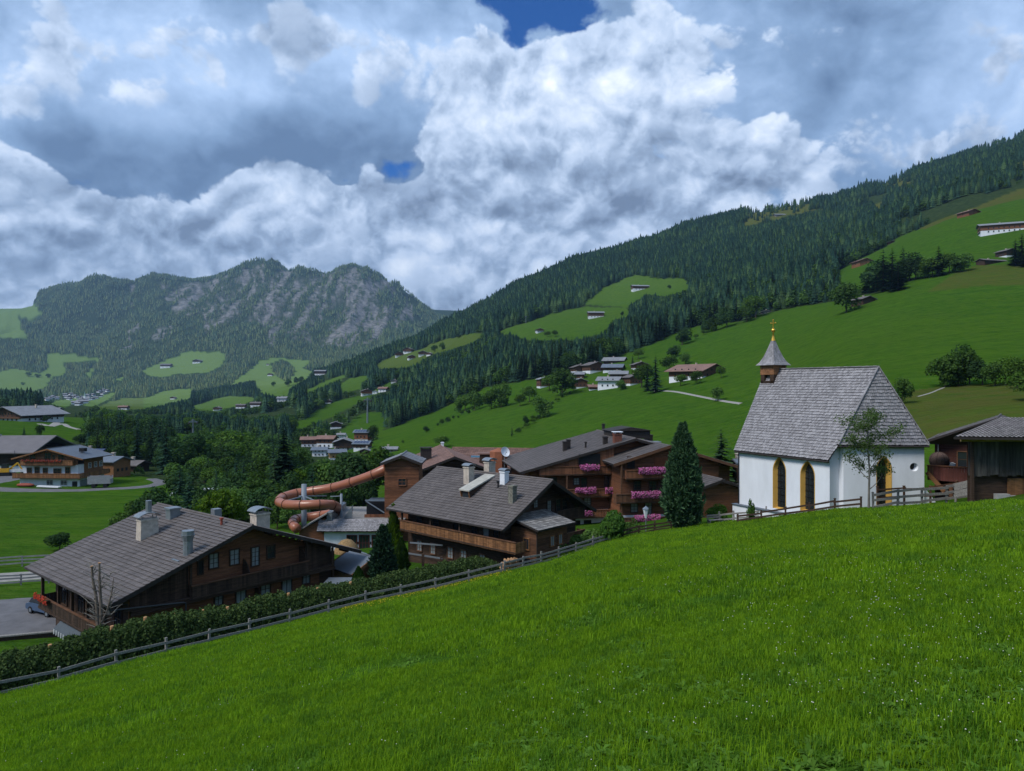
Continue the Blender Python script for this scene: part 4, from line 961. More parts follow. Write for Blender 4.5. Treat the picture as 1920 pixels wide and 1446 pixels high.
# ------------------------------------------------------------------ near buildings
class Chalet:
    """gable house; local x across the gable, y along the ridge (front gable at -y), z up from its foot"""
    def __init__(s, name, label, cat, X, Y, th, L, W, zr, ze, base, group=None):
        s.root = thing(name, label, cat, (X, Y, base), R(th), group); s.L, s.W = L, W; s.zr = zr - base; s.ze = ze - base
        s.sl = (s.zr - s.ze) / (W / 2)
        M = Matrix.Translation((X, Y, base)) @ Matrix.Rotation(R(th), 4, 'Z'); s.inv = M.inverted(); s.M = M
    def ray(s, px, py):
        o = s.inv @ Vector((0, 0, 0)); d = (s.inv.to_3x3() @ Vector(((px - CX) / FPX, 1, -(py - CY) / FPX))); return o, d
    def on(s, axis, val, px, py):
        o, d = s.ray(px, py); k = 'xyz'.index(axis); t = (val - o[k]) / d[k]; return o + d * t
    def roofz(s, x): return s.zr - s.sl * abs(x)
    def roof(s, m_tile, tw=.33, rh=.36, th=.16, tl=.065, sides=(-1, 1), fascia=None, tile_name='roof_tiles'):
        L, W = s.L, s.W; f = fascia or M_FASC
        mb = MB()
        for q in sides:
            pts = [(0, s.zr), (q * W / 2, s.ze), (q * W / 2, s.ze - th), (0, s.zr - th)]
            mb.prism(pts if q < 0 else pts[::-1], -L / 2, L / 2)
        r = part('roof', mb, f, s.root); mb = MB()
        for q in sides:
            O = Vector((q * W / 2 * 1.005, -L / 2 - .02, s.ze)); U = Vector((0, L + .04, 0)); V_ = Vector((-q * W / 2 * 1.005, 0, s.zr - s.ze))
            tiles(mb, O, U, V_, max(1, int(L / tw)), max(1, int(V_.length / rh)), tl)
        n = int(L / .4)
        for i in range(n):
            y = -L / 2 + (i + .5) * L / n; mb.tube([(0, y - L / n * .52, s.zr + .03), (0, y + L / n * .52, s.zr + .045)], .10, 6)
        part(tile_name, mb, m_tile, r, kind='stuff')
        for q in sides:
            for e in (-1, 1):
                mb = MB(); y = e * (L / 2 + .03); mb.bar((0, y, s.zr - .12), (q * W / 2, y, s.ze - .12), .07, .30); part('verge_board', mb, f, r)
            mb = MB(); mb.tube([(q * (W / 2 + .06), -L / 2, s.ze - .06), (q * (W / 2 + .06), L / 2, s.ze - .06)], .07, 6); part('gutter', mb, M_FASC, r)
        s.roof_o = r; return r
    def rafters(s, mb_y, n, x, out=.9, m=None):
        """purlin ends under the verge"""
        for k in range(n):
            xx = -x + 2 * x * k / (n - 1); mb = MB(); mb.box(xx - .09, mb_y - out, s.roofz(xx) - .42, xx + .09, mb_y + .1, s.roofz(xx) - .20); part('purlin', mb, m or M_WOODD, s.root)
    def gable(s, y, x0, x1, z0, m, course=.22, name='log_wall', face=-1, gap=.012, zt=None):
        mb = MB(); z = z0; k = 0
        while True:
            za, zb = z, z + course - gap; lim = (s.zr - .2 - zb) / s.sl
            a, b = max(x0, -lim), min(x1, lim)
            if b - a < .2 or (zt and zb > zt): break
            j = rnd.uniform(-.012, .012); mb.box(a, min(y, y - face * .16) + (j if face < 0 else 0), za, b, max(y, y - face * .16) + (j if face > 0 else 0), zb); z += course; k += 1
        return part(name, mb, m, s.root)
    def side(s, x, y0, y1, z0, z1, m, course=.22, name='log_wall', face=-1, gap=.012):
        mb = MB(); z = z0
        while z < z1 - .05:
            j = rnd.uniform(-.012, .012); mb.box(min(x, x - face * .16) + (j if face < 0 else 0), y0, z, max(x, x - face * .16) + (j if face > 0 else 0), y1, min(z1, z + course - gap)); z += course
        return part(name, mb, m, s.root)
    def boards(s, axis, c, a0, a1, z0, z1, m, bw=.16, name='boarding', th=.04, top=None, parent=None, gap=.012, jag=0.0):
        """upright boards side by side on the plane axis=c"""
        mb = MB(); n = max(1, int(round((a1 - a0) / bw))); w_ = (a1 - a0) / n
        for i in range(n):
            a = a0 + i * w_; b = a + w_ - gap; zt = z1 if top is None else min(z1, top((a + b) / 2)); j = rnd.uniform(-.008, .008); zl = z0 - rnd.uniform(0, jag)
            if zt <= zl + .05: continue
            if axis == 'y': mb.box(a, c - th / 2 + j, zl, b, c + th / 2 + j, zt)
            else: mb.box(c - th / 2 + j, a, zl, c + th / 2 + j, b, zt)
        return part(name, mb, m, parent or s.root, kind='stuff')
    def frame(s, face, val):
        """origin and turn for something standing on a wall plane"""
        return {'front': lambda u, z: ((u, val, z), 0.0), 'left': lambda u, z: ((val, u, z), -math.pi / 2), 'right': lambda u, z: ((val, u, z), math.pi / 2)}[face]
    def window(s, face, val, u, z, w_, h, fm, pm=None, bars=(1, 2), name='window', fw=.09, parent=None, label=None):
        loc, rz = s.frame(face, val)(u, z); return make_window(parent or s.root, loc, rz, w_, h, fm, pm or M_GLASS, bars, name, fw, label)
    def win_px(s, face, val, x0, y0, x1, y1, fm, pm=None, **kw):
        ax = 'y' if face == 'front' else 'x'; i = 0 if face == 'front' else 1
        a = s.on(ax, val, x0, y0); b = s.on(ax, val, x1, y1); u = (a[i] + b[i]) / 2
        return s.window(face, val, u, min(a.z, b.z), abs(a[i] - b[i]), abs(a.z - b.z), fm, pm, **kw)
    def balcony(s, face, val, u0, u1, z, depth, rail, m, mrail=None, ends=True, bw=.17, fl=.12, label=None, lean=0.0):
        """floor slab with a boarded railing; val is the wall plane, depth outward"""
        mr = mrail or m; o = -1
        b = MB()
        if face == 'front': b.box(u0, val - depth, z - fl, u1, val, z)
        elif face == 'left': b.box(val - depth, u0, z - fl, val, u1, z)
        root = part('balcony', b, M_WOODD, s.root, label=label)
        c = val - depth + .05
        s.boards('y' if face == 'front' else 'x', c, u0, u1, z - fl - .06, z + rail - .08, m, bw, 'railing_boards', .035, parent=root)
        if ends:
            for u in (u0, u1):
                s.boards('x' if face == 'front' else 'y', u, c, val - .05, z - fl, z + rail - .08, m, bw, 'railing_boards', .035, parent=root)
        h = MB()
        if face == 'front': h.box(u0 - .05, c - .09, z + rail - .08, u1 + .05, c + .09, z + rail)
        else: h.box(c - .09, u0 - .05, z + rail - .08, c + .09, u1 + .05, z + rail)
        part('handrail', h, mr, root); return root
    def post(s, x, y, z0, z1, w_=.16, m=None):
        mb = MB(); mb.box(x - w_ / 2, y - w_ / 2, z0, x + w_ / 2, y + w_ / 2, z1); return part('post', mb, m or M_WOODD, s.root)
def tiles(mb, O, U, V_, nu, nv, tl, inside=None, stag=.0, ragged=.0):
    n = U.cross(V_).normalized()
    if n.z < 0: n = -n
    du, dv = U / nu, V_ / nv
    for j in range(nv):
        sh = stag * (j % 2)
        for i in range(-1 if sh else 0, nu):
            a, b = i + sh, i + sh + 1
            a = max(0, a); b = min(nu, b)
            if b - a < .2: continue
            if inside and not inside((a + b) / 2 / nu, (j + .5) / nv): continue
            g = .03 * (b - a); r = rnd.uniform(-ragged, ragged); lift = tl * rnd.uniform(.8, 1.25)
            p0 = O + du * (a + g) + dv * (j - .04 + r); p1 = O + du * (b - g) + dv * (j - .04 + r + rnd.uniform(-ragged, ragged) * .3)
            p2 = O + du * (b - g) + dv * (j + 1.02); p3 = O + du * (a + g) + dv * (j + 1.02)
            k = len(mb.v); mb.v += [tuple(p0 + n * lift), tuple(p1 + n * lift), tuple(p2 + n * .006), tuple(p3 + n * .006)]
            top = (k, k + 1, k + 2, k + 3)
            if U.cross(V_).z < 0: top = top[::-1]
            mb.f.append(top); mb.mi.append(0)
_wc = {}
def make_window(parent, loc, rz, w_, h, fm, pm, bars=(1, 2), name='window', fw=.09, label=None, out=.10):
    key = (round(w_, 2), round(h, 2), fm.name, bars, fw)
    if key not in _wc:
        mb = MB(); o = -out
        mb.box(-w_ / 2 - fw, o, -fw, -w_ / 2, .02, h + fw); mb.box(w_ / 2, o, -fw, w_ / 2 + fw, .02, h + fw)
        mb.box(-w_ / 2, o, h, w_ / 2, .02, h + fw); mb.box(-w_ / 2, o - .03, -fw, w_ / 2, .02, 0)
        b = min(.05, w_ * .05)
        for i in range(1, bars[0] + 1): x = -w_ / 2 + w_ * i / (bars[0] + 1); mb.box(x - b / 2, -.065, 0, x + b / 2, -.03, h)
        for i in range(1, bars[1] + 1): z = h * i / (bars[1] + 1); mb.box(-w_ / 2, -.060, z - b / 2, w_ / 2, -.032, z + b / 2)
        f = mb.mesh(name, fm); mb = MB(); mb.box(-w_ / 2, -.035, 0, w_ / 2, -.005, h); _wc[key] = (f, mb)
    f, pmb = _wc[key]
    if (key, pm.name) not in _wc: _wc[(key, pm.name)] = pmb.mesh('pane', pm)
    o = link(name, f, parent, loc, rz); link('pane', _wc[(key, pm.name)], o)
    if label: o['label'] = label
    return o
def curtained():
    m = bpy.data.materials.new('curtained_glass'); m.use_nodes = True; t = NT(m.node_tree); b = m.node_tree.nodes['Principled BSDF']
    v = t.vmath('MULTIPLY', t.node('ShaderNodeTexCoord').outputs['Object'], (9, 1, .4))
    t.put(b.inputs['Base Color'], t.mix(t.noise(v, 2.0, 3), (.10, .12, .13), (.34, .38, .40))); b.inputs['Roughness'].default_value = .12
    return m
M_CG = curtained()
M_FRAME_W = mat('white_window_paint', (.62, .64, .66), .6, .05, 3)
M_STONE = mat('concrete_grey', (.30, .30, .29), .95, .2, 2, .2, 40)
M_ORANGE = mat('slide_tube', (.30, .105, .055), .35, .12, .6, .03, 10, spec=.5)
M_RED = mat('faded_red', (.24, .05, .03), .7, .2, 4)
M_PINK = leaf_mat('pink_petals', (.42, .05, .22), (.72, .28, .55), .25, .0)
M_PINKD = leaf_mat('geranium_red', (.36, .03, .03), (.55, .10, .06), .25, .0)
M_FLEAF = leaf_mat('flower_leaves', (.03, .07, .02), (.06, .12, .03), .25, .0)
def flower_box(ch, face, val, u0, u1, z, n=420, depth=.55, drop=.55, m=None, label='pink hanging petunias in a balcony box', parent=None):
    """trough with a cushion of blossom hanging over the rail"""
    mb = MB()
    if face == 'front': mb.box(u0, val - .28, z - .2, u1, val - .03, z)
    else: mb.box(val - .28, u0, z - .2, val - .03, u1, z)
    o = part('flower_box', mb, M_WOODD, parent or ch.root, label=label)
    g = np.random.default_rng(int(abs(u0 * 97 + z * 31)) + 3); u = g.uniform(u0 - .05, u1 + .05, n); lump = .65 + .5 * (vnoise(u * 1.7, u * 0, 5))
    t_ = g.uniform(-1, 1, n); a = np.abs(t_) ** 1.2
    d = -val * 0 + (.15 + depth * .6 * np.sqrt(np.clip(1 - t_ * t_, 0, 1)) * lump); zz = z - .12 + np.where(t_ > 0, t_ * .34 * lump, t_ * drop * lump)
    P = np.stack([u, val - d, zz], 1) if face == 'front' else np.stack([val - d, u, zz], 1)
    N = np.tile((0, -1.0, .4) if face == 'front' else (-1.0, 0, .4), (n, 1)); V, Q = leaf_quads(P, N, np.full(n, .085), g, .5)
    mi = (g.random(n) < .16).astype(int)
    link('blossom', np_mesh('blossom', V, Q, [m or M_PINK, M_FLEAF], mi), o); return o
def chimney(ch, x, y, w_, d, z0, z1, cap='hood', m=None, name='chimney', capm=None, parent=None, taper=1.0, label=None):
    mb = MB(); b = [(x - w_ / 2 * taper, y - d / 2 * taper, z0), (x + w_ / 2 * taper, y - d / 2 * taper, z0), (x + w_ / 2 * taper, y + d / 2 * taper, z0), (x - w_ / 2 * taper, y + d / 2 * taper, z0)]
    tpt = [(x - w_ / 2, y - d / 2, z1), (x + w_ / 2, y - d / 2, z1), (x + w_ / 2, y + d / 2, z1), (x - w_ / 2, y + d / 2, z1)]
    mb.face(tpt)
    for i in range(4): j = (i + 1) % 4; mb.face([b[i], b[j], tpt[j], tpt[i]])
    mb.box(x - w_ / 2 - .06, y - d / 2 - .06, z1 - .16, x + w_ / 2 + .06, y + d / 2 + .06, z1 - .04)
    o = part(name, mb, m or M_PLAS, parent or ch.roof_o, label=label); c = MB()
    if cap == 'hood':      # bent sheet hood on four legs
        for sx in (-1, 1):
            for sy in (-1, 1): c.box(x + sx * w_ * .42 - .03, y + sy * d * .42 - .03, z1 - .05, x + sx * w_ * .42 + .03, y + sy * d * .42 + .03, z1 + .2)
        n = 8; pr = []
        for i in range(n + 1):
            a = math.pi * (.12 + .76 * i / n); pr.append((x + math.cos(a) * w_ * .72, z1 + .02 + math.sin(a) * w_ * .38))
        pr2 = [(a, b_ - .05) for a, b_ in pr]; c.prism(pr + pr2[::-1], y - d / 2 - .14, y + d / 2 + .14)
    elif cap == 'slab':
        for sx in (-1, 1):
            for sy in (-1, 1): c.box(x + sx * w_ * .4 - .05, y + sy * d * .4 - .05, z1 - .05, x + sx * w_ * .4 + .05, y + sy * d * .4 + .05, z1 + .16)
        c.box(x - w_ / 2 - .12, y - d / 2 - .12, z1 + .16, x + w_ / 2 + .12, y + d / 2 + .12, z1 + .24)
    if cap: part('chimney_cap', c, capm or M_METAL, o)
    return o

# ---------- large chalet at the lower left
A = Chalet('chalet', 'large dark timber chalet with wide tiled roof at the lower left behind the hedge', 'chalet', -27.5, 63.7, 50.4, 16.9, 21.9, -11.34, -15.3, -21.4)
A.roof(M_TILE, .34, .38)
yw = -7.15; zf = 5.2
A.gable(yw, -9.05, 7.3, 0, M_WOODR, .22)
A.side(-9.05, -7.0, 7.3, 0, 5.9, M_WOODD)
A.side(9.0, yw + 3, 7.3, 0, 5.9, M_WOODD, face=1)
A.gable(7.3, -9.05, 9.0, 0, M_WOODD, .3, face=1)
mb = MB(); mb.box(-9.0, -6.9, 0, 8.8, 7.2, 5.6); part('inner_wall', mb, M_WOODD, A.root)
A.rafters(yw, 6, 9.6, 1.15)
# boarded flanks of the gable and the long balcony
under = lambda x: A.roofz(x) - .25
A.boards('y', yw - .5, -9.2, -4.9, zf - .25, 12, M_WOODD, .17, top=under)
A.boards('y', yw - .5, 5.45, 8.2, zf - .25, 12, M_WOODD, .17, top=under)
A.balcony('front', yw, -9.2, 8.2, zf + .05, .95, .02, M_WOODD, ends=False)
b = A.balcony('front', yw, -4.9, 5.45, zf + .05, 1.15, .95, M_WOODD, M_WOOD, ends=True, label='long dark balcony across the gable')
mb = MB(); mb.box(-9.3, yw - 1.0, zf - .32, 8.3, yw - .8, zf - .10); part('beam', mb, M_WOODD, A.root)
for x in (-4.9, 5.45, 8.1): A.post(x, yw - .85, zf - .2, A.roofz(x) - .3)
zz = lambda x, y: (300 + x / 4, 900 + y / 4)
for (x0, y0, x1, y1, pm, bars) in [(370, 560, 432, 652, M_CG, (1, 2)), (525, 530, 588, 625, M_CG, (1, 2)), (686, 512, 738, 635, M_CG, (1, 3)), (803, 500, 856, 578, M_GLASS, (1, 1)), (410, 818, 465, 928, M_CG, (1, 2)), (570, 782, 638, 930, M_CG, (1, 0)), (756, 748, 822, 848, M_CG, (1, 2)), (915, 716, 982, 845, M_CG, (1, 0)), (1070, 690, 1118, 768, M_CG, (1, 1)), (285, 610, 318, 700, M_DARK, (0, 0))]:
    A.win_px('front', yw, *zz(x0, y0), *zz(x1, y1), M_WOODD, pm, bars=bars)
for (x0, y0, x1, y1) in [(435, 555, 465, 655), (597, 530, 618, 628), (470, 815, 500, 925), (1122, 690, 1150, 770), (828, 745, 850, 845)]:      # shutters folded beside the windows
    p0 = A.on('y', yw, *zz(x0, y0)); p1 = A.on('y', yw, *zz(x1, y1)); mb = MB(); mb.box(p0.x, yw - .09, p1.z, p1.x, yw - .03, p0.z); part('shutter', mb, M_WOODR, A.root)
def rounded_screen(x, z, h, l=1.05, y=None):
    mb = MB(); n = 9; pr = [(0, z), (-l, z)]
    for i in range(n + 1): a = math.pi / 2 * i / n; pr.append((-l * math.cos(a), z + h * .45 + h * .55 * math.sin(a)))
    mb.prism([(yw + q - .02, zz_) for q, zz_ in pr], x - .03, x + .03, axis='x'); part('balcony_screen', mb, M_WOODD, A.root)
for x, z, h in ((-.15, zf, 2.0), (.95, 3.2, 1.5), (5.2, zf, 2.1)): rounded_screen(x, z, h)
for k in range(3): A.window('front', yw, -7.6 + k * 1.15, 2.4, .8, 1.3, M_WOODD, M_GLASS)
# balcony under the left eave, on posts, over a striped awning
lb = A.balcony('left', -9.05, -7.9, 6.6, 3.1, 1.55, .98, M_WOODD, M_WOOD, label='deep balcony under the left eave')
for y in (6.4, 2.8, .0, -3.0, -6.2): A.post(-10.3, y, 3.1, 5.75, .2)
for y in (5.2, 1.6, -2.2, -5.4): A.window('left', -9.05, y, 3.2, 1.2, 1.9, M_WOODD, M_GLASS, bars=(1, 1))
flower_box(A, 'left', -10.62, 3.6, 6.4, 4.15, 320, .35, .25, M_PINKD, 'red geraniums in a trough along the rail')
mb = MB(); mb.face([(-10.4, -4.9, 2.85), (-10.4, 2.0, 2.85), (-10.95, 2.0, 2.3), (-10.95, -4.9, 2.3)]); mb.face([(-10.95, -4.9, 2.3), (-10.95, 2.0, 2.3), (-10.4, 2.0, 2.84), (-10.4, -4.9, 2.84)])
n = 28
for i in range(n):
    y0 = -4.9 + 6.9 * i / n; y1 = -4.9 + 6.9 * (i + 1) / n; mb.face([(-10.95, y1, 2.3), (-10.95, y0, 2.3), (-10.97, y0 + .04, 2.0 - .05 * (i % 2)), (-10.97, y1 - .04, 1.93 - .05 * (i % 2))], i % 2)
part('awning', mb, [mat('awning_canvas', (.07, .085, .10), .9, .1), mat('awning_stripe', (.36, .38, .4), .9, .1)], A.root, label='grey striped awning with scalloped edge')
mb = MB(); mb.box(-9.6, -7.3, 0, -9.06, -3.2, 3.0); part('entrance_wall', mb, M_WOODO, A.root)
mb = MB(); mb.tube([(-10.9, -8.3, 5.75), (-5.6, -8.3, 5.1), (-5.4, -8.25, 5.0), (-5.4, -8.2, 2.2)], .06, 6); part('downpipe', mb, mat('dark_metal_pipe', (.05, .052, .056), .5, .1), A.root)
o_, d_ = None, None
chimney(A, -4.1, 1.2, 1.4, .85, 7.6, 10.1, 'hood', label='big pale stack with a curved sheet hood', taper=1.12)
mb = MB(); mb.tube([(-4.0, 1.2, 10.5), (-4.0, 1.2, 11.6)], .24, 10); part('vent_pipe', mb, M_METAL, A.roof_o)
mb = MB(); mb.box(-1.7, 2.2, 8.9, -.8, 3.1, 10.35); mb.box(-1.8, 2.1, 10.35, -.7, 3.2, 10.5); part('roof_vent', mb, M_METAL, A.roof_o, label='square zinc vent on a dark foot')
mb = MB(); mb.tube([(-4.65, -7.05, 7.9), (-4.65, -7.05, 9.4)], .36, 10); mb.tube([(-4.65, -7.05, 9.4), (-4.65, -7.05, 9.9)], [.36, .52], 10); mb.tube([(-4.65, -7.05, 9.9), (-4.65, -7.05, 10.2)], .46, 10); mb.box(-5.7, -7.6, 7.85, -4.1, -6.5, 8.12); part('ventilator', mb, M_METAL, A.roof_o, label='tall zinc ventilator near the verge')
for (x, y) in ((-3.2, 1.9), (-.75, -4.9)): mb = MB(); mb.tube([(x, y, A.roofz(x)), (x, y, A.roofz(x) + .45)], .1, 8); mb.tube([(x, y, A.roofz(x) + .45), (x, y, A.roofz(x) + .6)], .17, 8); part('vent_pipe', mb, M_RED, A.roof_o)
chimney(A, 2.0, -6.2, 1.25, 1.0, 8.4, 10.6, 'hood')
mb = MB(); mb.box(2.3, 2.0, 8.6, 3.0, 2.7, 9.9); part('roof_vent', mb, M_METAL, A.roof_o)
mb = MB(); mb.box(8.95, yw + .4, 0, 9.2, yw + 3.2, 5.3); part('porch_wall', mb, M_WOODD, A.root)
for y in (yw - .2,): A.post(8.6, y, 0, 6.3, .22)

# ---------- chalet in the centre
B = Chalet('chalet', 'dark chalet with long grey tiled roof, skylight strip and sunny wooden balcony in the centre', 'chalet', -2.25, 75.5, 47.6, 16.85, 14.17, -9.19, -12.97, -18.2)
B.roof(M_TILE, .34, .38)
B.side(-5.4, -6.7, 6.9, -.6, 5.4, M_WOODD); B.gable(-6.9, -5.4, 5.6, -.6, M_WOODD); B.gable(6.9, -5.4, 5.6, -.6, M_WOODD, .3, face=1); B.side(5.6, -6.7, 6.9, -.6, 5.4, M_WOODD, face=1)
mb = MB(); mb.box(-5.3, -6.7, -.6, 5.5, 6.8, 5.2); part('inner_wall', mb, M_WOODD, B.root)
B.rafters(-6.9, 5, 6.3, 1.2)
bl = B.balcony('left', -5.4, -9.7, 6.5, 3.35, 1.45, .92, M_WOODO, M_WOOD, label='sunny wooden balcony of upright slats along the whole side', bw=.15)
for y in (6.3, 1.8, -2.4): B.post(-6.7, y, 3.3, 5.3, .18)
for (y, z, w_, h) in ((5.0, 3.55, .9, 1.1), (2.4, 3.55, .9, 1.1), (-.6, 3.4, .9, 1.7), (-3.1, 3.55, .8, 1.1), (-6.0, 3.55, .7, 1.1)): B.window('left', -5.4, y, z, w_, h, M_WOODD, M_GLASS)
B.window('left', -5.4, -4.7, 3.4, .75, 1.75, M_WOODD, M_CG, bars=(0, 0), label='light balcony door')
for (y, w_) in ((5.0, .7), (2.9, .7), (.3, .75), (-1.6, .75), (-4.2, .7)): B.window('left', -5.4, y, 1.05, w_, 1.0, M_WOOD, M_CG)
zq = lambda x, y: (900 + x / 3.84, 760 + y / 3.84)
for (x0, y0, x1, y1, pm) in [(385, 685, 412, 732, M_CG), (482, 690, 508, 765, M_CG), (545, 680, 575, 765, M_GLASS), (590, 672, 625, 745, M_GLASS)]: B.win_px('front', -6.9, *zq(x0, y0), *zq(x1, y1), M_WOODD, pm)
B.balcony('front', -6.9, 1.4, 5.9, 4.75, 1.0, 1.0, M_WOODD)
mb = MB()
for sx in (-1, 1):                                            # skylight strip: raised shed roof running down from the ridge
    pass
mb.prism([(-.35, 8.95), (-4.15, 7.75), (-4.15, 7.62), (-.35, 8.80)], -1.05, .45); st_ = part('skylight_strip', mb, mat('pale_sheet', (.36, .35, .31), .8, .2, 2, .1, 20), B.roof_o, label='long pale raised strip from ridge to mid roof')
mb = MB(); mb.prism([(-.6, 8.6), (-3.9, 7.62), (-3.9, 6.8), (-.6, 8.5)], -.95, .35); part('strip_wall', mb, M_WOODD, st_)
for y in (-.9, .3): mb = MB(); mb.bar((-4.05, y, 7.55), (-3.85, y, 6.75), .1, .1); part('strip_post', mb, M_WOODO, st_)
mb = MB(); mb.box(-3.92, -.7, 6.95, -3.88, .1, 7.5); part('strip_pane', mb, M_GLASS, st_)
chimney(B, -1.7, 1.5, .8, .8, 7.9, 9.75, 'hood', label='short stone chimney with curved hood near the ridge'); chimney(B, .9, 1.0, 1.0, .75, 8.2, 10.1, 'hood', label='pale twin flue chimney behind the ridge')
chimney(B, -1.2, -3.1, .65, .65, 8.1, 9.6, 'hood', M_WHITE, label='white chimney with curved hood'); chimney(B, -3.55, -6.35, .6, .6, 6.7, 8.7, None, mat('lichen_stone', (.16, .155, .13), .95, .5, 6, .5, 30), label='stone chimney grown over with lichen')
mb = MB(); mb.tube([(-2.0, -3.0, 7.8), (-2.0, -3.0, 8.5)], .08, 6); mb.tube([(-2.0, -3.0, 8.5), (-2.0, -3.0, 8.65)], .17, 6); part('vent_pipe', mb, M_DARK, B.roof_o)
# lean-to room at the gable
an = MB(); z = 0.0
while z < 5.0:
    an.box(-4.4, -10.1, z, 0.05, -6.95, min(z + .205, 5.05)); z += .22
part('annex_wall', an, M_WOOD, B.root, label='lean-to room of reddish logs')
an = MB(); an.prism([(-10.75, 5.16), (-6.95, 6.0), (-6.95, 5.85), (-10.75, 5.01)], -4.95, .5, axis='x'); ar = part('annex_roof', an, M_FASC, B.root)
mb = MB(); tiles(mb, Vector((-4.97, -10.78, 5.17)), Vector((5.5, 0, 0)), Vector((0, 3.8, .84)), 12, 9, .04, ragged=.05); part('roof_tiles', mb, M_GREYW, ar, kind='stuff')
for x in (-3.0,): B.window('left', -4.4, -8.9, 3.15, .62, .95, M_WOODO, M_GLASS, bars=(1, 0)); B.window('left', -4.4, -9.0, 1.0, .9, 1.3, M_WOOD, M_DARK, bars=(0, 0))
for x in (-2.2, -1.0): B.window('front', -10.1, x, 3.3, .5, .85, M_WOODO, M_CG, bars=(1, 0))
B.balcony('front', -8.9, .1, 3.1, 3.15, 1.1, .9, M_WOOD)
mb = MB(); mb.tube([(-4.48, -10.2, 5.0), (-4.48, -10.2, 1.0)], .05, 6); part('downpipe', mb, M_FASC, B.root)

# ---------- hotel with the flower balconies
Hh = Chalet('hotel', 'big red brown timber hotel with broad gables and pink balcony flowers in the middle', 'hotel', 14.23, 99.8, 9.7, 17.3, 29.7, -6.74, -10.72, -18.2)
Hh.roof(M_TILE, .36, .40)
Hh.gable(-7.3, -13.4, 13.4, 2.4, M_WOODR, .24); Hh.gable(7.4, -13.4, 13.4, 0, M_WOODR, .4, face=1); Hh.side(-13.4, -7.2, 7.3, 2.4, 7.6, M_WOODR); Hh.side(13.4, -7.2, 7.3, 0, 7.6, M_WOODR, face=1)
mb = MB(); mb.box(-13.4, -7.4, -1.6, 13.4, 7.3, 2.42); part('ground_floor', mb, M_WHITE, Hh.root)
Hh.rafters(-7.3, 7, 12.4, 1.25, M_WOOD)
Hh.boards('y', -8.35, -12.4, -2.8, 7.05, 12, M_WOODR, .2, top=lambda x: Hh.roofz(x) - .35)
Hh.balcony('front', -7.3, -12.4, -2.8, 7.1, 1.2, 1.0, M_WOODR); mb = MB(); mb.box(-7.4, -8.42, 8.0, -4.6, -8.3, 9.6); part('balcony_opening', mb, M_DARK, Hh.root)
flower_box(Hh, 'front', -8.5, -7.3, -4.9, 8.15, 420)
Hh.balcony('front', -7.3, -9.0, -2.6, 4.25, 1.2, .95, M_WOODR); flower_box(Hh, 'front', -8.5, -7.9, -5.3, 5.3, 420); flower_box(Hh, 'front', -8.5, -4.0, -2.7, 5.2, 240)
Hh.balcony('front', -7.3, -8.6, -3.2, 1.7, 1.3, .9, M_WOODR); flower_box(Hh, 'front', -8.6, -7.6, -5.8, 2.6, 260)
zq = lambda x, y: (900 + x / 3.84, 760 + y / 3.84)
for (x0, y0, x1, y1, pm) in [(675, 525, 712, 570, M_CG), (730, 525, 765, 588, M_GLASS), (750, 668, 795, 715, M_CG), (752, 832, 795, 905, M_GLASS), (690, 835, 716, 885, M_DARK)]: Hh.win_px('front', -7.4, *zq(x0, y0), *zq(x1, y1), M_WOODD, pm)
for x in (-10.5, -3.2): Hh.window('front', -7.3, x, 5.3, 1.0, 1.3, M_WOODD, M_GLASS)
for x in (-12.0, -8.9): Hh.post(x, -8.4, 2.4, 7.1, .16, M_WOOD)
# projecting wing with the second gable
wx, wz, ws = 2.89, 10.93, .302; xl, xr = -4.3, 11.9; yv = -13.0
mb = MB()
for q, xe in ((-1, xl), (1, xr)):
    ze_ = wz - ws * abs(xe - wx); pts = [(wx, wz), (xe, ze_), (xe, ze_ - .18), (wx, wz - .18)]; mb.prism(pts if q < 0 else pts[::-1], yv, 1.0)
wr = part('wing_roof', mb, M_FASC, Hh.root); mb = MB()
for q, xe in ((-1, xl - .05), (1, xr + .05)):
    O = Vector((xe, yv - .03, wz - ws * abs(xe - wx) + .01)); tiles(mb, O, Vector((0, 14.0, 0)), Vector((wx - xe, 0, ws * abs(xe - wx))), 38, max(2, int(abs(wx - xe) / .38)), .065)
part('roof_tiles', mb, M_TILE, wr, kind='stuff')
for xe in (xl, xr): mb = MB(); mb.bar((wx, yv - .03, wz - .14), (xe, yv - .03, wz - ws * abs(xe - wx) - .14), .08, .34); part('verge_board', mb, M_WOOD, wr)
mb = MB(); z = 2.4
while z < 10.6:
    l = (wz - .25 - (z + .22)) / ws; a, c = max(-3.1, wx - l), min(9.6, wx + l)
    if c - a < .3: break
    mb.box(a, -12.0 + rnd.uniform(-.012, .012), z, c, -7.3, z + .225); z += .24
part('wing_wall', mb, M_WOODR, Hh.root); mb = MB(); mb.box(-3.1, -12.1, -1.6, 9.6, -7.4, 2.42); part('wing_ground_floor', mb, M_WHITE, Hh.root)
for (u0, u1, z, fl) in ((-2.8, 6.2, 7.05, (-1.3, 2.3)), (-4.0, 6.2, 4.2, (-2.2, 1.5)), (-3.0, 6.6, 1.35, (-1.9, 1.3))):
    Hh.balcony('front', -12.0, u0, u1, z, 1.2, 1.0, M_WOOD if z < 5 else M_WOODR); flower_box(Hh, 'front', -13.22, fl[0], fl[1], z + 1.12, 620)
for x in (-3.3, 2.6): Hh.post(x, -12.9, 0, 9.0, .18, M_WOOD)
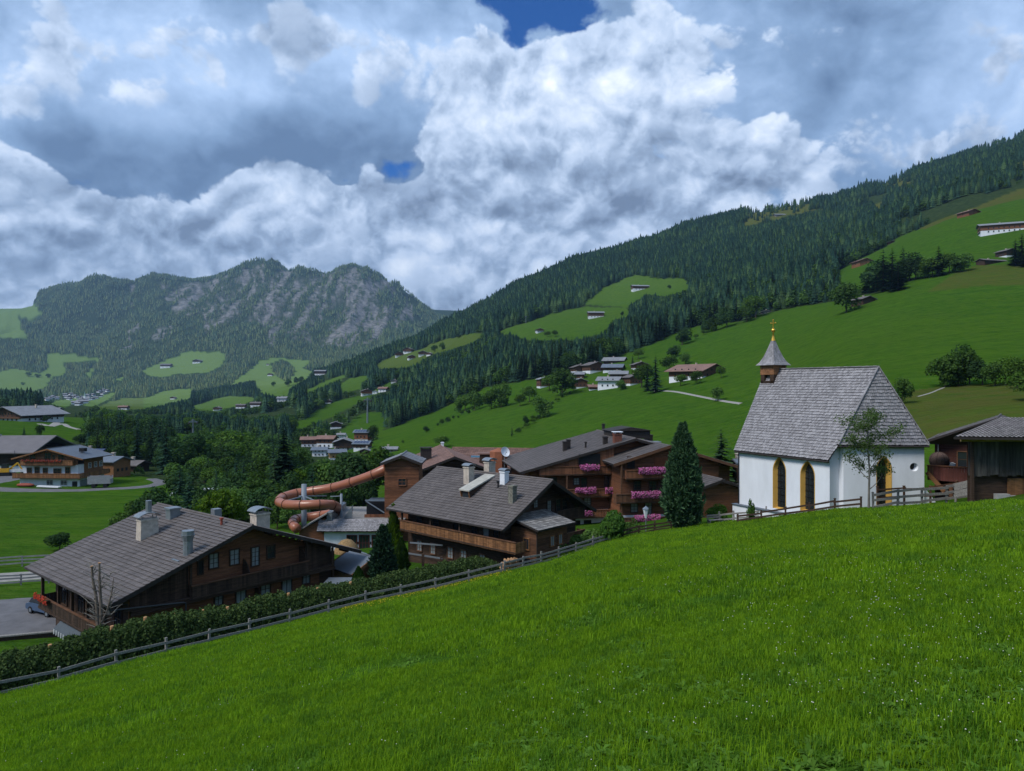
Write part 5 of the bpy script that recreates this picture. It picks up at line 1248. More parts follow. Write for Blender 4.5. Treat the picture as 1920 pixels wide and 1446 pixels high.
for (u, z, w_, h, pm) in ((-1.0, 5.5, .8, 1.0, M_GLASS), (.95, 5.4, .8, 1.05, M_GLASS), (2.0, 5.4, .8, 1.05, M_GLASS), (-1.4, 2.8, .8, 1.0, M_CG), (.4, 2.5, .8, 1.5, M_CG), (3.4, 2.7, .9, 1.2, M_GLASS), (-1.6, -.5, 1.1, 1.3, M_DARK), (1.6, -.5, 1.1, 1.4, M_GLASS), (-1.8, 8.2, .8, 1.3, M_DARK), (3.5, 8.2, .9, 1.2, M_GLASS), (8.2, 5.4, .9, 1.1, M_GLASS), (8.0, 2.8, .9, 1.1, M_GLASS)): Hh.window('front', -12.0, u, z, w_, h, M_WOODD, pm)
mb = MB(); mb.box(1.2, -12.06, 7.9, 4.2, -12.0, 9.4); part('gable_panel', mb, mat('warm_panel', (.19, .062, .024), .7, .2, 2, .1), Hh.root)
# stacks and hatches on the hotel roof
for (x, y, w_, z1) in ((-7.6, -2.0, .5, 1.3), (-6.9, -1.2, .5, 1.3), (-3.2, -6.0, .55, 1.0), (.2, 6.0, .35, 1.2), (6.0, 3.0, 1.0, 1.3), (-5.4, -4.5, .2, .8), (10.5, 5.0, 1.2, .6)): chimney(Hh, x, y, w_, w_, Hh.roofz(x) - .3, Hh.roofz(x) + z1, None, M_FASC)
chimney(Hh, -1.9, -7.0, 1.0, .8, Hh.roofz(-1.9) - .3, Hh.roofz(-1.9) + 1.1, 'slab', mat('brick_red', (.16, .06, .04), .9, .3, 5), capm=M_WHITE)
mb = MB(); mb.box(-.9, -1.5, 10.9, 4.6, 2.2, 12.0); mb.prism([(-1.2, 12.0), (5.0, 12.0), (1.8, 12.5)], -1.8, 2.5); part('roof_house', mb, M_FASC, Hh.roof_o); mb = MB(); mb.box(2.6, -7.2, 10.78, 4.0, -6.0, 10.92); part('skylight', mb, M_METAL, Hh.roof_o)

# ---------- red roofed building behind the slide tower
D = Chalet('timber_hall', 'timber hall with a low red brown roof behind the slide tower', 'building', -9.64, 106.1, 11.6, 19.2, 9.62, -9.56, -11.35, -19.0)
D.roof(M_TILER, .36, .42); D.gable(-8.6, -4.2, 4.2, 0, M_WOODD, .3); D.side(-4.2, -8.5, 8.5, 0, 7.6, M_WOODR, .3); D.side(4.2, -8.5, 8.5, 0, 7.6, M_WOODR, .3, face=1); D.rafters(-8.6, 5, 4.1, .9)
chimney(D, -3.2, -2.0, 1.5, 1.2, 7.8, 9.9, 'slab', M_FASC, capm=M_FASC); chimney(D, 0.3, 8.6, .4, .4, 9, 10.0, None, M_WHITE)
E_ = Chalet('timber_hall', 'broad building with red brown tiled slope and wooden turret left of the hotel', 'building', -1.6, 113.5, 80, 16.0, 13.0, -9.9, -12.6, -19.0)
E_.roof(M_TILER, .36, .42); E_.side(-5.4, -7.4, 7.4, 0, 6.6, M_WOODR, .3); E_.gable(-7.4, -5.4, 5.4, 0, M_WOODR, .3); mb = MB(); mb.box(-5.2, -7.2, 0, 5.2, 7.2, 6.2); part('inner_wall', mb, M_WOODD, E_.root)
mb = MB(); mb.box(-3.0, 2.6, 6.9, -1.2, 4.3, 8.15); part('skylight', mb, mat('blue_glass', (.10, .24, .36), .15, .1), E_.roof_o)
t8 = thing('wooden_turret', 'eight sided red wooden turret between the hotel roofs', 'turret', at(935, 880, 104))
mb = MB(); mb.lathe([(1.35, -1.5), (1.35, 2.6), (0, 3.1)], 8, 0, rot=R(22)); part('turret_wall', mb, mat('turret_red', (.26, .095, .05), .8, .15, 2), t8)
bx_ = thing('roof_shed', 'dark boarded box with slanting sides left of the wooden turret', 'shed', at(913, 878, 105))
mb = MB(); mb.prism([(-1.25, -1.5), (1.25, -1.5), (1.0, 2.1), (-1.0, 2.1)], -1, 1); part('boarded_wall', mb, M_WOODD, bx_); mb = MB(); mb.box(-1.3, -1.2, 2.1, 1.3, 1.2, 2.25); part('roof', mb, M_TILER, bx_)
sdish = thing('satellite_dish', 'white satellite dish beside the wooden turret', 'satellite dish', at(946, 861, 102))
mb = MB(); mb.lathe([(.02, .0), (.35, .04), (.6, .13), (.72, .22)], 18); mb.lathe([(.72, .24), (.6, .15), (.35, .06), (.02, .02)], 18); ds = part('dish', mb, M_WHITE, sdish, True, loc=(0, -.1, 1.0), rot=(R(70), 0, R(35)))
mb = MB(); mb.tube([(0, 0, -1.2), (0, 0, 1.0)], .07, 6); part('mast', mb, M_METAL, sdish); mb = MB(); mb.tube([(0, -.1, .55), (.25, -.75, 1.05)], .03, 5); mb.box(.2, -.85, .98, .32, -.7, 1.12); part('feed_arm', mb, M_METAL, sdish)

# ---------- slide tower, tube slide and the white hall below it
T = Chalet('slide_tower', 'square brown timber tower where the orange tube slide starts', 'tower', -13.3, 88.6, 1.3, 5.4, 4.9, -8.35, -9.3, -20.0)
T.roof(M_TILEG, .3, .35); T.gable(-2.1, -2.05, 2.05, 0, M_WOODR, .2, gap=.02); T.side(-2.05, -2.0, 2.1, 0, 10.6, M_WOODR, .2, gap=.02); T.side(2.05, -2.0, 2.1, 0, 10.6, M_WOODR, .2, face=1); mb = MB(); mb.box(-2.0, -2.0, 0, 2.0, 2.0, 10.4); part('inner_wall', mb, M_WOODD, T.root)
T.window('front', -2.1, .05, 8.05, .85, .75, M_WOODR, M_GLASS, bars=(1, 1)); T.rafters(-2.1, 3, 1.9, .5, M_WOOD)
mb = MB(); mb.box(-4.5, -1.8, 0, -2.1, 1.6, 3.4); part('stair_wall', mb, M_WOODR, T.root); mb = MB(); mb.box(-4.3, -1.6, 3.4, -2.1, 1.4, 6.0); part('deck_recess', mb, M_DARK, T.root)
T.boards('y', -1.85, -4.5, -2.1, 3.3, 4.5, M_WOODR, .16, 'deck_railing'); mb = MB(); mb.bar((-4.4, -1.95, 6.2), (-2.05, -1.95, 6.2), .12, .12); mb.bar((-4.3, -1.95, 6.1), (-2.1, -1.95, 4.7), .12, .12); part('steel_bracket', mb, M_STEEL, T.root)
sl = thing('tube_slide', 'orange brown closed tube slide winding round a steel column', 'water slide', at(590, 1000, 87))
SLP = [(724,880,88.3),(700,890,88.4),(660,904,89.4),(625,914,90.6),(590,920,91.2),(556,925,91.0),(530,933,89.2),(524,941,86.8),(536,946,84.6),(566,947,83.4),(598,946,83.4),(622,947,84.8),(634,953,87.2),(628,961,89.8),(604,966,91.2),(574,970,91.2),(554,974,89.6),(549,980,87.4),(551,986,85.6),(556,991,84.2)]
cp = [at(*q) - sl.location for q in SLP]
def catmull(P, n):
    out = []
    for i in range(len(P) - 1):
        a, b, c, d = P[max(0, i - 1)], P[i], P[i + 1], P[min(len(P) - 1, i + 2)]
        for k in range(n):
            t_ = k / n; out.append(.5 * ((2 * b) + (c - a) * t_ + (2 * a - 5 * b + 4 * c - d) * t_ ** 2 + (3 * b - a - 3 * c + d) * t_ ** 3))
    out.append(P[-1]); return out
path = catmull(cp, 6); RT = .55
rad = [RT * (1.03 if i % 6 in (0, 1) else 1.0) for i in range(len(path))]; rad[:8] = [.66, .66, .65, .64, .62, .60, .58, .57]
mb = MB(); mb.tube(path, rad, 16); part('tube', mb, M_ORANGE, sl, True)
ringm = None
for i in range(6, len(path) - 3, 6):
    d_ = (path[i + 1] - path[i - 1]).normalized()
    if ringm is None:
        mb = MB(); mb.lathe([(RT + .005, -.05), (RT + .05, -.05), (RT + .05, .05), (RT + .005, .05)], 16); ringm = mb.mesh('joint_ring', mat('joint_rubber', (.10, .04, .026), .7, .2))
    o = link('joint_ring', ringm, sl, path[i]); o.rotation_euler = d_.to_track_quat('Z', 'Y').to_euler(); o.scale = (max(1, rad[i] / RT),) * 2 + (1,)
for (px, y0, y1, Yc, r) in ((570, 908, 1000, 87.3, .32), (640, 926, 985, 86.6, .15)):
    a = at(px, y1, Yc); b = at(px, y0, Yc); mb = MB(); mb.tube([a - sl.location - Vector((0, 0, 2)), b - sl.location], r, 12); part('steel_column', mb, M_STEEL, sl, True)
mb = MB(); q = at(570, 930, 87.3) - sl.location
for (px, py, Yk) in ((535, 940, 85.0), (612, 930, 90.5), (618, 952, 85.0), (560, 930, 90.8)): mb.bar(q, at(px, py, Yk) - sl.location, .12, .12)
q = at(640, 930, 86.6) - sl.location; mb.bar(q, at(620, 931, 89.5) - sl.location, .1, .1); part('steel_arm', mb, M_STEEL, sl)
bath = thing('bath_house', 'low white hall with shingled roof edge and red framed windows below the slide', 'building', (-18.4, 88.5, -20.2))
def bpt(px, py, Yk=85.0): return at(px, py, Yk) - bath.location
a, b = bpt(608, 1036), bpt(735, 1036); zt = bpt(608, 994).z; mb = MB(); mb.box(a.x, -3.5, -1, b.x, 5, zt); part('white_wall', mb, M_WHITE, bath)
mb = MB(); zr_ = bpt(600, 975).z; x0 = bpt(597, 990).x; mb.prism([(-4.2, zt - .1), (-3.5, zt + .02), (-3.0, zr_), (-3.2, zr_ + .02), (-4.25, zt + .02)], x0, b.x + .4, axis='x'); sk = part('roof_edge', mb, M_FASC, bath)
mb = MB(); tiles(mb, Vector((x0, -4.24, zt + .02)), Vector((b.x + .4 - x0, 0, 0)), Vector((0, 1.05, zr_ - zt)), 44, 7, .035, stag=.5, ragged=.12); part('shingles', mb, M_SHING, sk, kind='stuff')
mb = MB(); mb.box(x0 + .3, -3.1, zr_ - .4, b.x + 1.4, 6, zr_ - .02); part('flat_roof', mb, M_GREYW, bath)
c = bpt(560, 1017); mb = MB(); mb.prism([(c.x, -1), (a.x + .05, -1), (a.x + .05, bpt(600, 972).z), (c.x, bpt(560, 995).z)], -3.3, 5); part('timber_wall', mb, M_WOODR, bath)
mb = MB(); p1, p2 = bpt(552, 1001), bpt(614, 964); mb.prism([(p1.x, p1.z), (p2.x, p2.z), (p2.x, p2.z + .14), (p1.x, p1.z + .14)], -3.7, 5.4); part('sloping_roof', mb, M_GREYW, bath)
mb = MB(); p1, p2 = bpt(612, 968), bpt(622, 960); mb.box(p1.x, -3.4, p1.z - .5, p2.x, 4, p2.z - .1); mb.prism([(bpt(640, 972).x, zr_), (bpt(658, 950).x, bpt(658, 950).z), (bpt(656, 972).x, zr_)], -2.6, -2.3); part('parapet', mb, M_METAL, bath)
for (x0_, x1_) in ((651, 669), (674, 692), (698, 715)):
    p0, p1 = bpt(x0_, 1031), bpt(x1_, 1005); make_window(bath, ((p0.x + p1.x) / 2, -3.5, p0.z), 0, p1.x - p0.x - .1, p1.z - p0.z, mat('maroon_frame', (.085, .018, .015), .6, .2), M_GLASS, (2, 1), fw=.12)
for x_ in (671.5, 695): p0 = bpt(x_, 1020); mb = MB(); mb.box(p0.x - .06, -3.62, p0.z, p0.x + .06, -3.5, p0.z + .28); part('wall_lamp', mb, M_DARK, bath)

# ---------- small sheds between the chalets
S = Chalet('shed', 'shed with flat dark sheet roof between the left chalet and the white hall', 'shed', -14.2, 68.0, 43.5, 4.4, 4.7, -15.84, -17.02, -20.8)
S.roof(M_SLATE, 5, 5, .1, .01, fascia=M_WOODO, tile_name='sheet_roofing'); S.side(-2.0, -1.8, 1.8, 0, 3.8, M_WOODL, .2); S.gable(-1.8, -2.0, 2.0, 0, M_WOODR, .2); S.window('left', -2.0, .2, 1.6, .9, 1.0, M_WOODO, M_GLASS)
cpy = thing('canopy', 'flat grey canopy at the right corner of the left chalet', 'canopy', at(640, 1100, 62)); mb = MB(); mb.box(-1.4, -1.2, .35, 1.3, 1.3, .45); part('canopy_roof', mb, M_METAL, cpy)
for sx in (-1.3, 1.2): mb = MB(); mb.box(sx - .05, -1.1, -2.5, sx + .05, -1.0, .35); part('post', mb, M_WOODD, cpy)
pr = thing('straw_parasol', 'round straw parasol in front of the white hall', 'parasol', at(650, 1040, 74)); mb = MB(); mb.lathe([(1.35, .25), (1.3, .45), (1.0, 1.0), (.55, 1.45), (.1, 1.6), (.0, 1.62)], 18); mb.lathe([(0, 1.4), (.9, .85), (1.35, .25)], 18); part('straw_roof', mb, mat('straw', (.24, .155, .07), .95, .4, 9, .6, 30, (1, 1, .2)), pr, True); mb = MB(); mb.tube([(0, 0, -2), (0, 0, 1.4)], .06, 6); part('pole', mb, M_WOOD, pr)
G = Chalet('barn', 'low reddish barn with tiled roof left of the chapel wall', 'barn', 23.23, 84.07, 13.7, 5.2, 5.4, -10.67, -11.54, -16.2)
G.roof(M_TILE, .34, .36); G.gable(-2.1, -2.1, 2.3, 0, M_WOODR, .2, gap=.02); G.side(-2.1, -2.0, 2.1, 0, 4.6, M_WOODR, .2); G.rafters(-2.1, 3, 2.2, .5)

# ---------- chapel
cz = -14.2; ch = thing('chapel', 'white chapel with steep silvery shingle roof and small bell turret with golden cross', 'chapel', (28.5, 66, cz))
off = ch.location
def P3(px, py, Y): return at(px, py, Y) - off
ELp, ERp = P3(1377, 845, 71.9), P3(1553, 862, 62.1); dn = (ERp - ELp); dn.z = 0; Lm = dn.length; dn.normalize(); bk = Vector((-dn.y, dn.x, 0))
if bk.y < 0: bk = -bk
ze_ = (ELp.z + ERp.z) / 2; HWD = 4.4; zr_c = 1.64 - cz
EL = Vector((ELp.x, ELp.y, ze_)); ER = EL + dn * Lm; RL = EL + bk * HWD + Vector((0, 0, zr_c - ze_)); RR_ = RL + dn * 12.6; BL = EL + bk * 2 * HWD; BR = BL + dn * Lm
def on_plane(px, py, p0, n):
    d_ = Vector(((px - CX) / FPX, 1, -(py - CY) / FPX)); o = -off; return o + d_ * (n.dot(p0 - o) / n.dot(d_))
npl = (ER - EL).cross(RL - EL).normalized()
C1 = on_plane(1571, 834, EL, npl)                        # corner of the narrower choir, on the same roof slope
zc1 = C1.z
inset = (C1 - EL).dot(bk)
C2y = C1.y + off.y - .1; C2 = P3(1742, 829, C2y); C2.z = zc1
C1 = C1.copy()
BL1 = BR + dn * 1.4 - bk * 1.3; BL1.z = zc1
def tri_roof(mb, pts):
    mb.face(pts)
mb = MB(); th = Vector((0, 0, -.16))
Vv = ER + (C1 - ER) * 1.0
for poly in ([EL, ER, C1, RR_, RL], [C1, C2, RR_], [C2, BL1, RR_], [BL, RL, RR_, BL1, BR]):
    mb.face(poly); mb.face([p + th for p in poly][::-1])
rim = [EL, ER, C1, C2, BL1, BR, BL, RL]
for i in range(len(rim)): a, b = rim[i], rim[(i + 1) % len(rim)]; mb.face([a + th, b + th, b, a])
cr_ = part('roof', mb, M_FASC, ch)
def shingle_face(mb, O, U, V_, poly, tw, rh, tl=.03):
    """shingles over a plane patch; poly in (u,v) fractions"""
    pu = [p[0] for p in poly]; pv = [p[1] for p in poly]; xs = np.array(pu); ys = np.array(pv)
    def ins(u, v): return bool(inpoly(np.array([u]), np.array([v]), poly)[0])
    tiles(mb, O, U, V_, int(U.length / tw), int(V_.length / rh), tl, ins, .5, .10)
def patch(mb, pts, u_dir, tw, rh, tl=.03):
    u = u_dir.normalized(); n = (pts[1] - pts[0]).cross(pts[2] - pts[0]).normalized(); n = n if n.z > 0 else -n; v = n.cross(u)
    o = pts[0]; co = [((p - o).dot(u), (p - o).dot(v)) for p in pts]; u0, u1 = min(c[0] for c in co), max(c[0] for c in co); v0, v1 = min(c[1] for c in co), max(c[1] for c in co)
    O = o + u * u0 + v * v0; poly = [((c[0] - u0) / (u1 - u0), (c[1] - v0) / (v1 - v0)) for c in co]
    shingle_face(mb, O + n * .01, u * (u1 - u0), v * (v1 - v0), poly, tw, rh, tl)
mb = MB(); patch(mb, [EL - dn * .05 , ER, C1, RR_, RL], dn, .19, .28, .075); patch(mb, [C1, C2, RR_], C2 - C1, .19, .28, .075); patch(mb, [C2, BL1, RR_], BL1 - C2, .2, .25)
part('shingles', mb, M_SHING, cr_, kind='stuff')
mb = MB(); patch(mb, [BL, RL, RR_, BL1, BR], dn, .22, .28); part('shingles', mb, M_SHING, cr_, kind='stuff')
mb = MB(); n = 34
for i in range(n): a = RL.lerp(RR_, i / n); b = RL.lerp(RR_, (i + 1.05) / n); mb.bar(a + Vector((0, 0, .05 + .02 * (i % 2))), b + Vector((0, 0, .05)), .34, .07)
part('ridge_cap', mb, M_SHING, cr_)
for q_ in (C1, C2):
    mb = MB(); up_ = Vector((0, 0, .05))
    for i in range(30): mb.bar(q_.lerp(RR_, i / 30) + up_ + Vector((0, 0, .015 * (i % 2))), q_.lerp(RR_, (i + 1.05) / 30) + up_, .30, .07)
    part('hip_cap', mb, M_SHING, cr_)
mb = MB(); mb.tube([EL + Vector((0, -.05, -.16)), ER + Vector((0, -.05, -.16))], .07, 6); mb.tube([C1 + Vector((0, -.05, -.16)), C2 + Vector((0, -.05, -.16))], .07, 6); part('gutter', mb, M_FASC, cr_)
# walls: nave with two pointed windows, choir with a pointed window and a round one; openings are real, with deep splayed jambs
def arch(w_, h, n=9):
    """outline of a pointed opening, from foot left up and round to foot right; (s, z)"""
    r = w_ * 1.05; pts = [(-w_ / 2, 0)]; c = -w_ / 2 + r; a0 = math.pi; a1 = math.acos((0 - c) / r); zs = h - r * math.sin(a1)
    for i in range(n + 1): a = a0 + (a1 - a0) * i / n; pts.append((c + r * math.cos(a), zs + r * math.sin(a)))
    pts += [(-s, z) for s, z in pts[-2::-1]]; return pts
def circ(r, n=20): return [(r * math.sin(2 * math.pi * i / n), r - r * math.cos(2 * math.pi * i / n)) for i in range(n)]
def wall_with_holes(mb, O, U, ln, z0, z1, holes):
    """flat wall from O along unit U; holes: (s_centre, z_foot, outline). Built as strips left and right of each outline"""
    s = 0.0
    for (sc, zf_, ol) in sorted(holes, key=lambda h: h[0]):
        hw = max(abs(p[0]) for p in ol); a, b = sc - hw, sc + hw
        q = lambda ss, zz_: tuple(O + U * ss + Vector((0, 0, zz_)))
        mb.face([q(s, z0), q(a, z0), q(a, z1), q(s, z1)])
        left = sorted([p for p in ol if p[0] <= 1e-6], key=lambda p: p[1]); right = sorted([p for p in ol if p[0] >= -1e-6], key=lambda p: p[1])
        zb, zt_ = min(p[1] for p in ol), max(p[1] for p in ol)
        mb.face([q(a, z0), q(b, z0), q(b, zf_ + zb), q(a, zf_ + zb)]) if zf_ + zb > z0 else None
        for sd, lst in ((-1, left), (1, right)):
            for i in range(len(lst) - 1):
                p, r = lst[i], lst[i + 1]
                if r[1] - p[1] < 1e-6: continue
                e = a if sd < 0 else b
                f = [q(e, zf_ + p[1]), q(sc + p[0], zf_ + p[1]), q(sc + r[0], zf_ + r[1]), q(e, zf_ + r[1])]
                mb.face(f if sd < 0 else f[::-1])
        mb.face([q(a, zf_ + zt_), q(b, zf_ + zt_), q(b, z1), q(a, z1)]); s = b
    q = lambda ss, zz_: tuple(O + U * ss + Vector((0, 0, zz_)))
    mb.face([q(s, z0), q(ln, z0), q(ln, z1), q(s, z1)])
M_YEL = mat('ochre_jamb', (.52, .31, .07), .85, .10, 2, .1, 40)
M_LEAD = mat('leaded_glass', (.018, .022, .024), .2, .6, 14, .6, 18, spec=.6)
def lancet(O, U, nrm, sc, zf_, ol, deep, sx, pm, jm, name='pointed_window', bars=0, label=None):
    """jambs splaying inwards, a painted band round the opening and leaded glass"""
    inn = [(p[0] * sx, .12 + p[1] * .965) for p in ol]; q = lambda s_, z_, d_: O + U * (sc + s_) + Vector((0, 0, zf_ + z_)) - nrm * d_
    mb = MB(); n = len(ol)
    for i in range(n - 1 if name == 'pointed_window' else n):
        j = (i + 1) % n; mb.face([q(*ol[i], 0), q(*ol[j], 0), q(*inn[j], deep), q(*inn[i], deep)])
        ou = [(p[0] * 1.10, p[1] * 1.025) for p in ol]
        if jm is M_YEL: mb.face([q(*ou[i], -.012), q(*ou[j], -.012), q(*ol[j], -.012), q(*ol[i], -.012)]); mb.face([q(*ol[i], -.012), q(*ol[j], -.012), q(*ol[j], .02), q(*ol[i], .02)])
    if name == 'pointed_window': mb.face([q(*ol[-1], 0), q(*ol[0], 0), q(*inn[0], deep), q(*inn[-1], deep)])
    o = part(name, mb, jm, ch, label=label)
    mb = MB(); mb.face([q(*p, deep - .01) for p in inn]); part('pane', mb, pm, o)
    if bars:
        mb = MB(); w2 = max(p[0] for p in inn); z0 = min(p[1] for p in inn); z1 = max(p[1] for p in inn)
        for k in range(1, bars): z = z0 + (z1 - z0) * k / bars * .92; mb.bar(q(-w2, z, deep - .05), q(w2, z, deep - .05), .03, .035)
        for k in range(1, 3): s_ = -w2 + 2 * w2 * k / 3; mb.bar(q(s_, z0, deep - .05), q(s_, z0 + (z1 - z0) * .9, deep - .05), .02, .02)
        part('glazing_bar', mb, M_DARK, o)
    return o
wi = .30                                                       # walls stand back under the eave
nl = -bk                                                       # outward normal of the nave side
O1 = EL + dn * .25 + bk * wi; O1.z = 0; ln1 = Lm - .35; zt1 = ze_ + wi * (zr_c - ze_) / HWD - .12
def s_of(px, py, O, U, nrm):
    d_ = Vector(((px - CX) / FPX, 1, -(py - CY) / FPX)); o = -off; p = o + d_ * (nrm.dot(O - o) / nrm.dot(d_)); return (p - O).dot(U), p.z
holes = []
for (xa, xb, yt, yb) in ((1450, 1473, 859, 957), (1501.5, 1527, 866, 962)):
    s0, _ = s_of(xa, yb, O1, dn, nl); s1, zb = s_of(xb, yb, O1, dn, nl); _, zt_ = s_of((xa + xb) / 2, yt, O1, dn, nl); holes.append(((s0 + s1) / 2, zb, arch(s1 - s0, zt_ - zb)))
mb = MB(); wall_with_holes(mb, O1, dn, ln1, -1.5, zt1, holes)
e1 = O1 + dn * ln1
for a_, b_ in ((e1, e1 + bk * (2 * HWD - 2 * wi)), (O1 + bk * (2 * HWD - 2 * wi), O1)):
    mid_ = (a_ + b_) / 2; mb.face([tuple(a_ + Vector((0, 0, -1.5))), tuple(b_ + Vector((0, 0, -1.5))), tuple(b_ + Vector((0, 0, zt1))), tuple(mid_ + Vector((0, 0, zr_c - .35))), tuple(a_ + Vector((0, 0, zt1)))])
part('nave_wall', mb, M_WHITE, ch)
for h in holes: lancet(O1, dn, nl, h[0], h[1], h[2], .40, .76, M_LEAD, M_YEL, bars=7)
# choir: short side wall, then the end wall facing the meadow
Kc = C1 + (C2 - C1).normalized() * .55 + bk * .05; U2 = (C2 - C1); U2.z = 0; ln2 = U2.length - .85; U2.normalize(); n2_ = Vector((U2.y, -U2.x, 0)); O2 = C1 + U2 * .62 - n2_ * .32; O2.z = 0; zt2 = zc1 + .05
holes2 = []
for (xa, xb, yt, yb, kind) in ((1644, 1671, 857, 950, 'a'), (1706, 1722, 861, 884, 'c')):
    s0, _ = s_of(xa, yb, O2, U2, n2_); s1, zb = s_of(xb, yb, O2, U2, n2_); _, zt_ = s_of((xa + xb) / 2, yt, O2, U2, n2_); holes2.append(((s0 + s1) / 2, zb, arch(s1 - s0, zt_ - zb) if kind == 'a' else circ((s1 - s0) / 2)))
mb = MB(); wall_with_holes(mb, O2, U2, ln2, -1.5, zt2, holes2)
side0 = O2 - dn * 2.2 + bk * .35
mb.face([tuple(side0 + Vector((0, 0, -1.5))), tuple(O2 + Vector((0, 0, -1.5))), tuple(O2 + Vector((0, 0, zt2))), tuple(side0 + Vector((0, 0, zt2)))])
mb.face([tuple(e1 + Vector((0, 0, -1.5))), tuple(side0 + Vector((0, 0, -1.5))), tuple(side0 + Vector((0, 0, zt2 + .6))), tuple(e1 + Vector((0, 0, zt1)))])
r2 = O2 + U2 * ln2; r3 = r2 + Vector((1.2, 5.5, 0)); mb.face([tuple(r2 + Vector((0, 0, -1.5))), tuple(r3 + Vector((0, 0, -1.5))), tuple(r3 + Vector((0, 0, zt2))), tuple(r2 + Vector((0, 0, zt2)))])
part('choir_wall', mb, M_WHITE, ch)
lancet(O2, U2, n2_, *holes2[0], .55, .66, M_LEAD, M_YEL, bars=6); lancet(O2, U2, n2_, *holes2[1], .40, .62, M_LEAD, M_WHITE, name='round_window')
mb = MB(); p0 = r2 + Vector((-.02, -.04, 0)); mb.prism([(0, 0), (2.6, 0), (0, 3.4)], -.2, .2); part('buttress', mb, M_WHITE, ch, loc=p0 + Vector((.0, .5, 2.2)))
# sloping plinth wall at the foot of the nave, downpipes
mb = MB(); a = O1 + nl * .02; bnd = O1 + dn * ln1 * .72
zl = s_of(1382, 945, O1, dn, nl)[1]; zh = s_of(1382, 948, O1, dn, nl)[1]; z2_ = s_of(1500, 968, O1, dn, nl)[1]
for k in range(1):
    A0, B0 = O1 - dn * .35 + nl * .45, bnd + nl * .45; A1, B1 = O1 - dn * .35, bnd
    zA, zB = zl, z2_
    q = [A0 + Vector((0, 0, -1.5)), B0 + Vector((0, 0, -1.5)), B0 + Vector((0, 0, zB)), A0 + Vector((0, 0, zA))]; mb.face(q)
    mb.face([A1 + Vector((0, 0, -1.5)), A0 + Vector((0, 0, -1.5)), A0 + Vector((0, 0, zA)), A1 + Vector((0, 0, zA))]); mb.face([A0 + Vector((0, 0, zA)), B0 + Vector((0, 0, zB)), B1 + Vector((0, 0, zB)), A1 + Vector((0, 0, zA))])
part('plinth', mb, M_WHITE, ch); mb = MB(); mb.bar(A0 + Vector((0, 0, zA + .04)) - nl * .18, B0 + Vector((0, 0, zB + .04)) - nl * .18, .62, .07); part('plinth_coping', mb, M_SLATE, ch)
for p, z_ in ((O1 + nl * .1 + dn * .12, zt1), (O1 + nl * .12 + dn * (ln1 + .1), zt1)): mb = MB(); mb.tube([p + Vector((0, 0, z_)), p + Vector((0, 0, -.5))], .045, 6); part('downpipe', mb, M_FASC if p.x < 0 and p == O1 else M_DARK, ch) if p.x < (O1 + dn * 4).x else part('lightning_rod', mb, M_METAL, ch, scale=(1, 1, 1)) if False else None
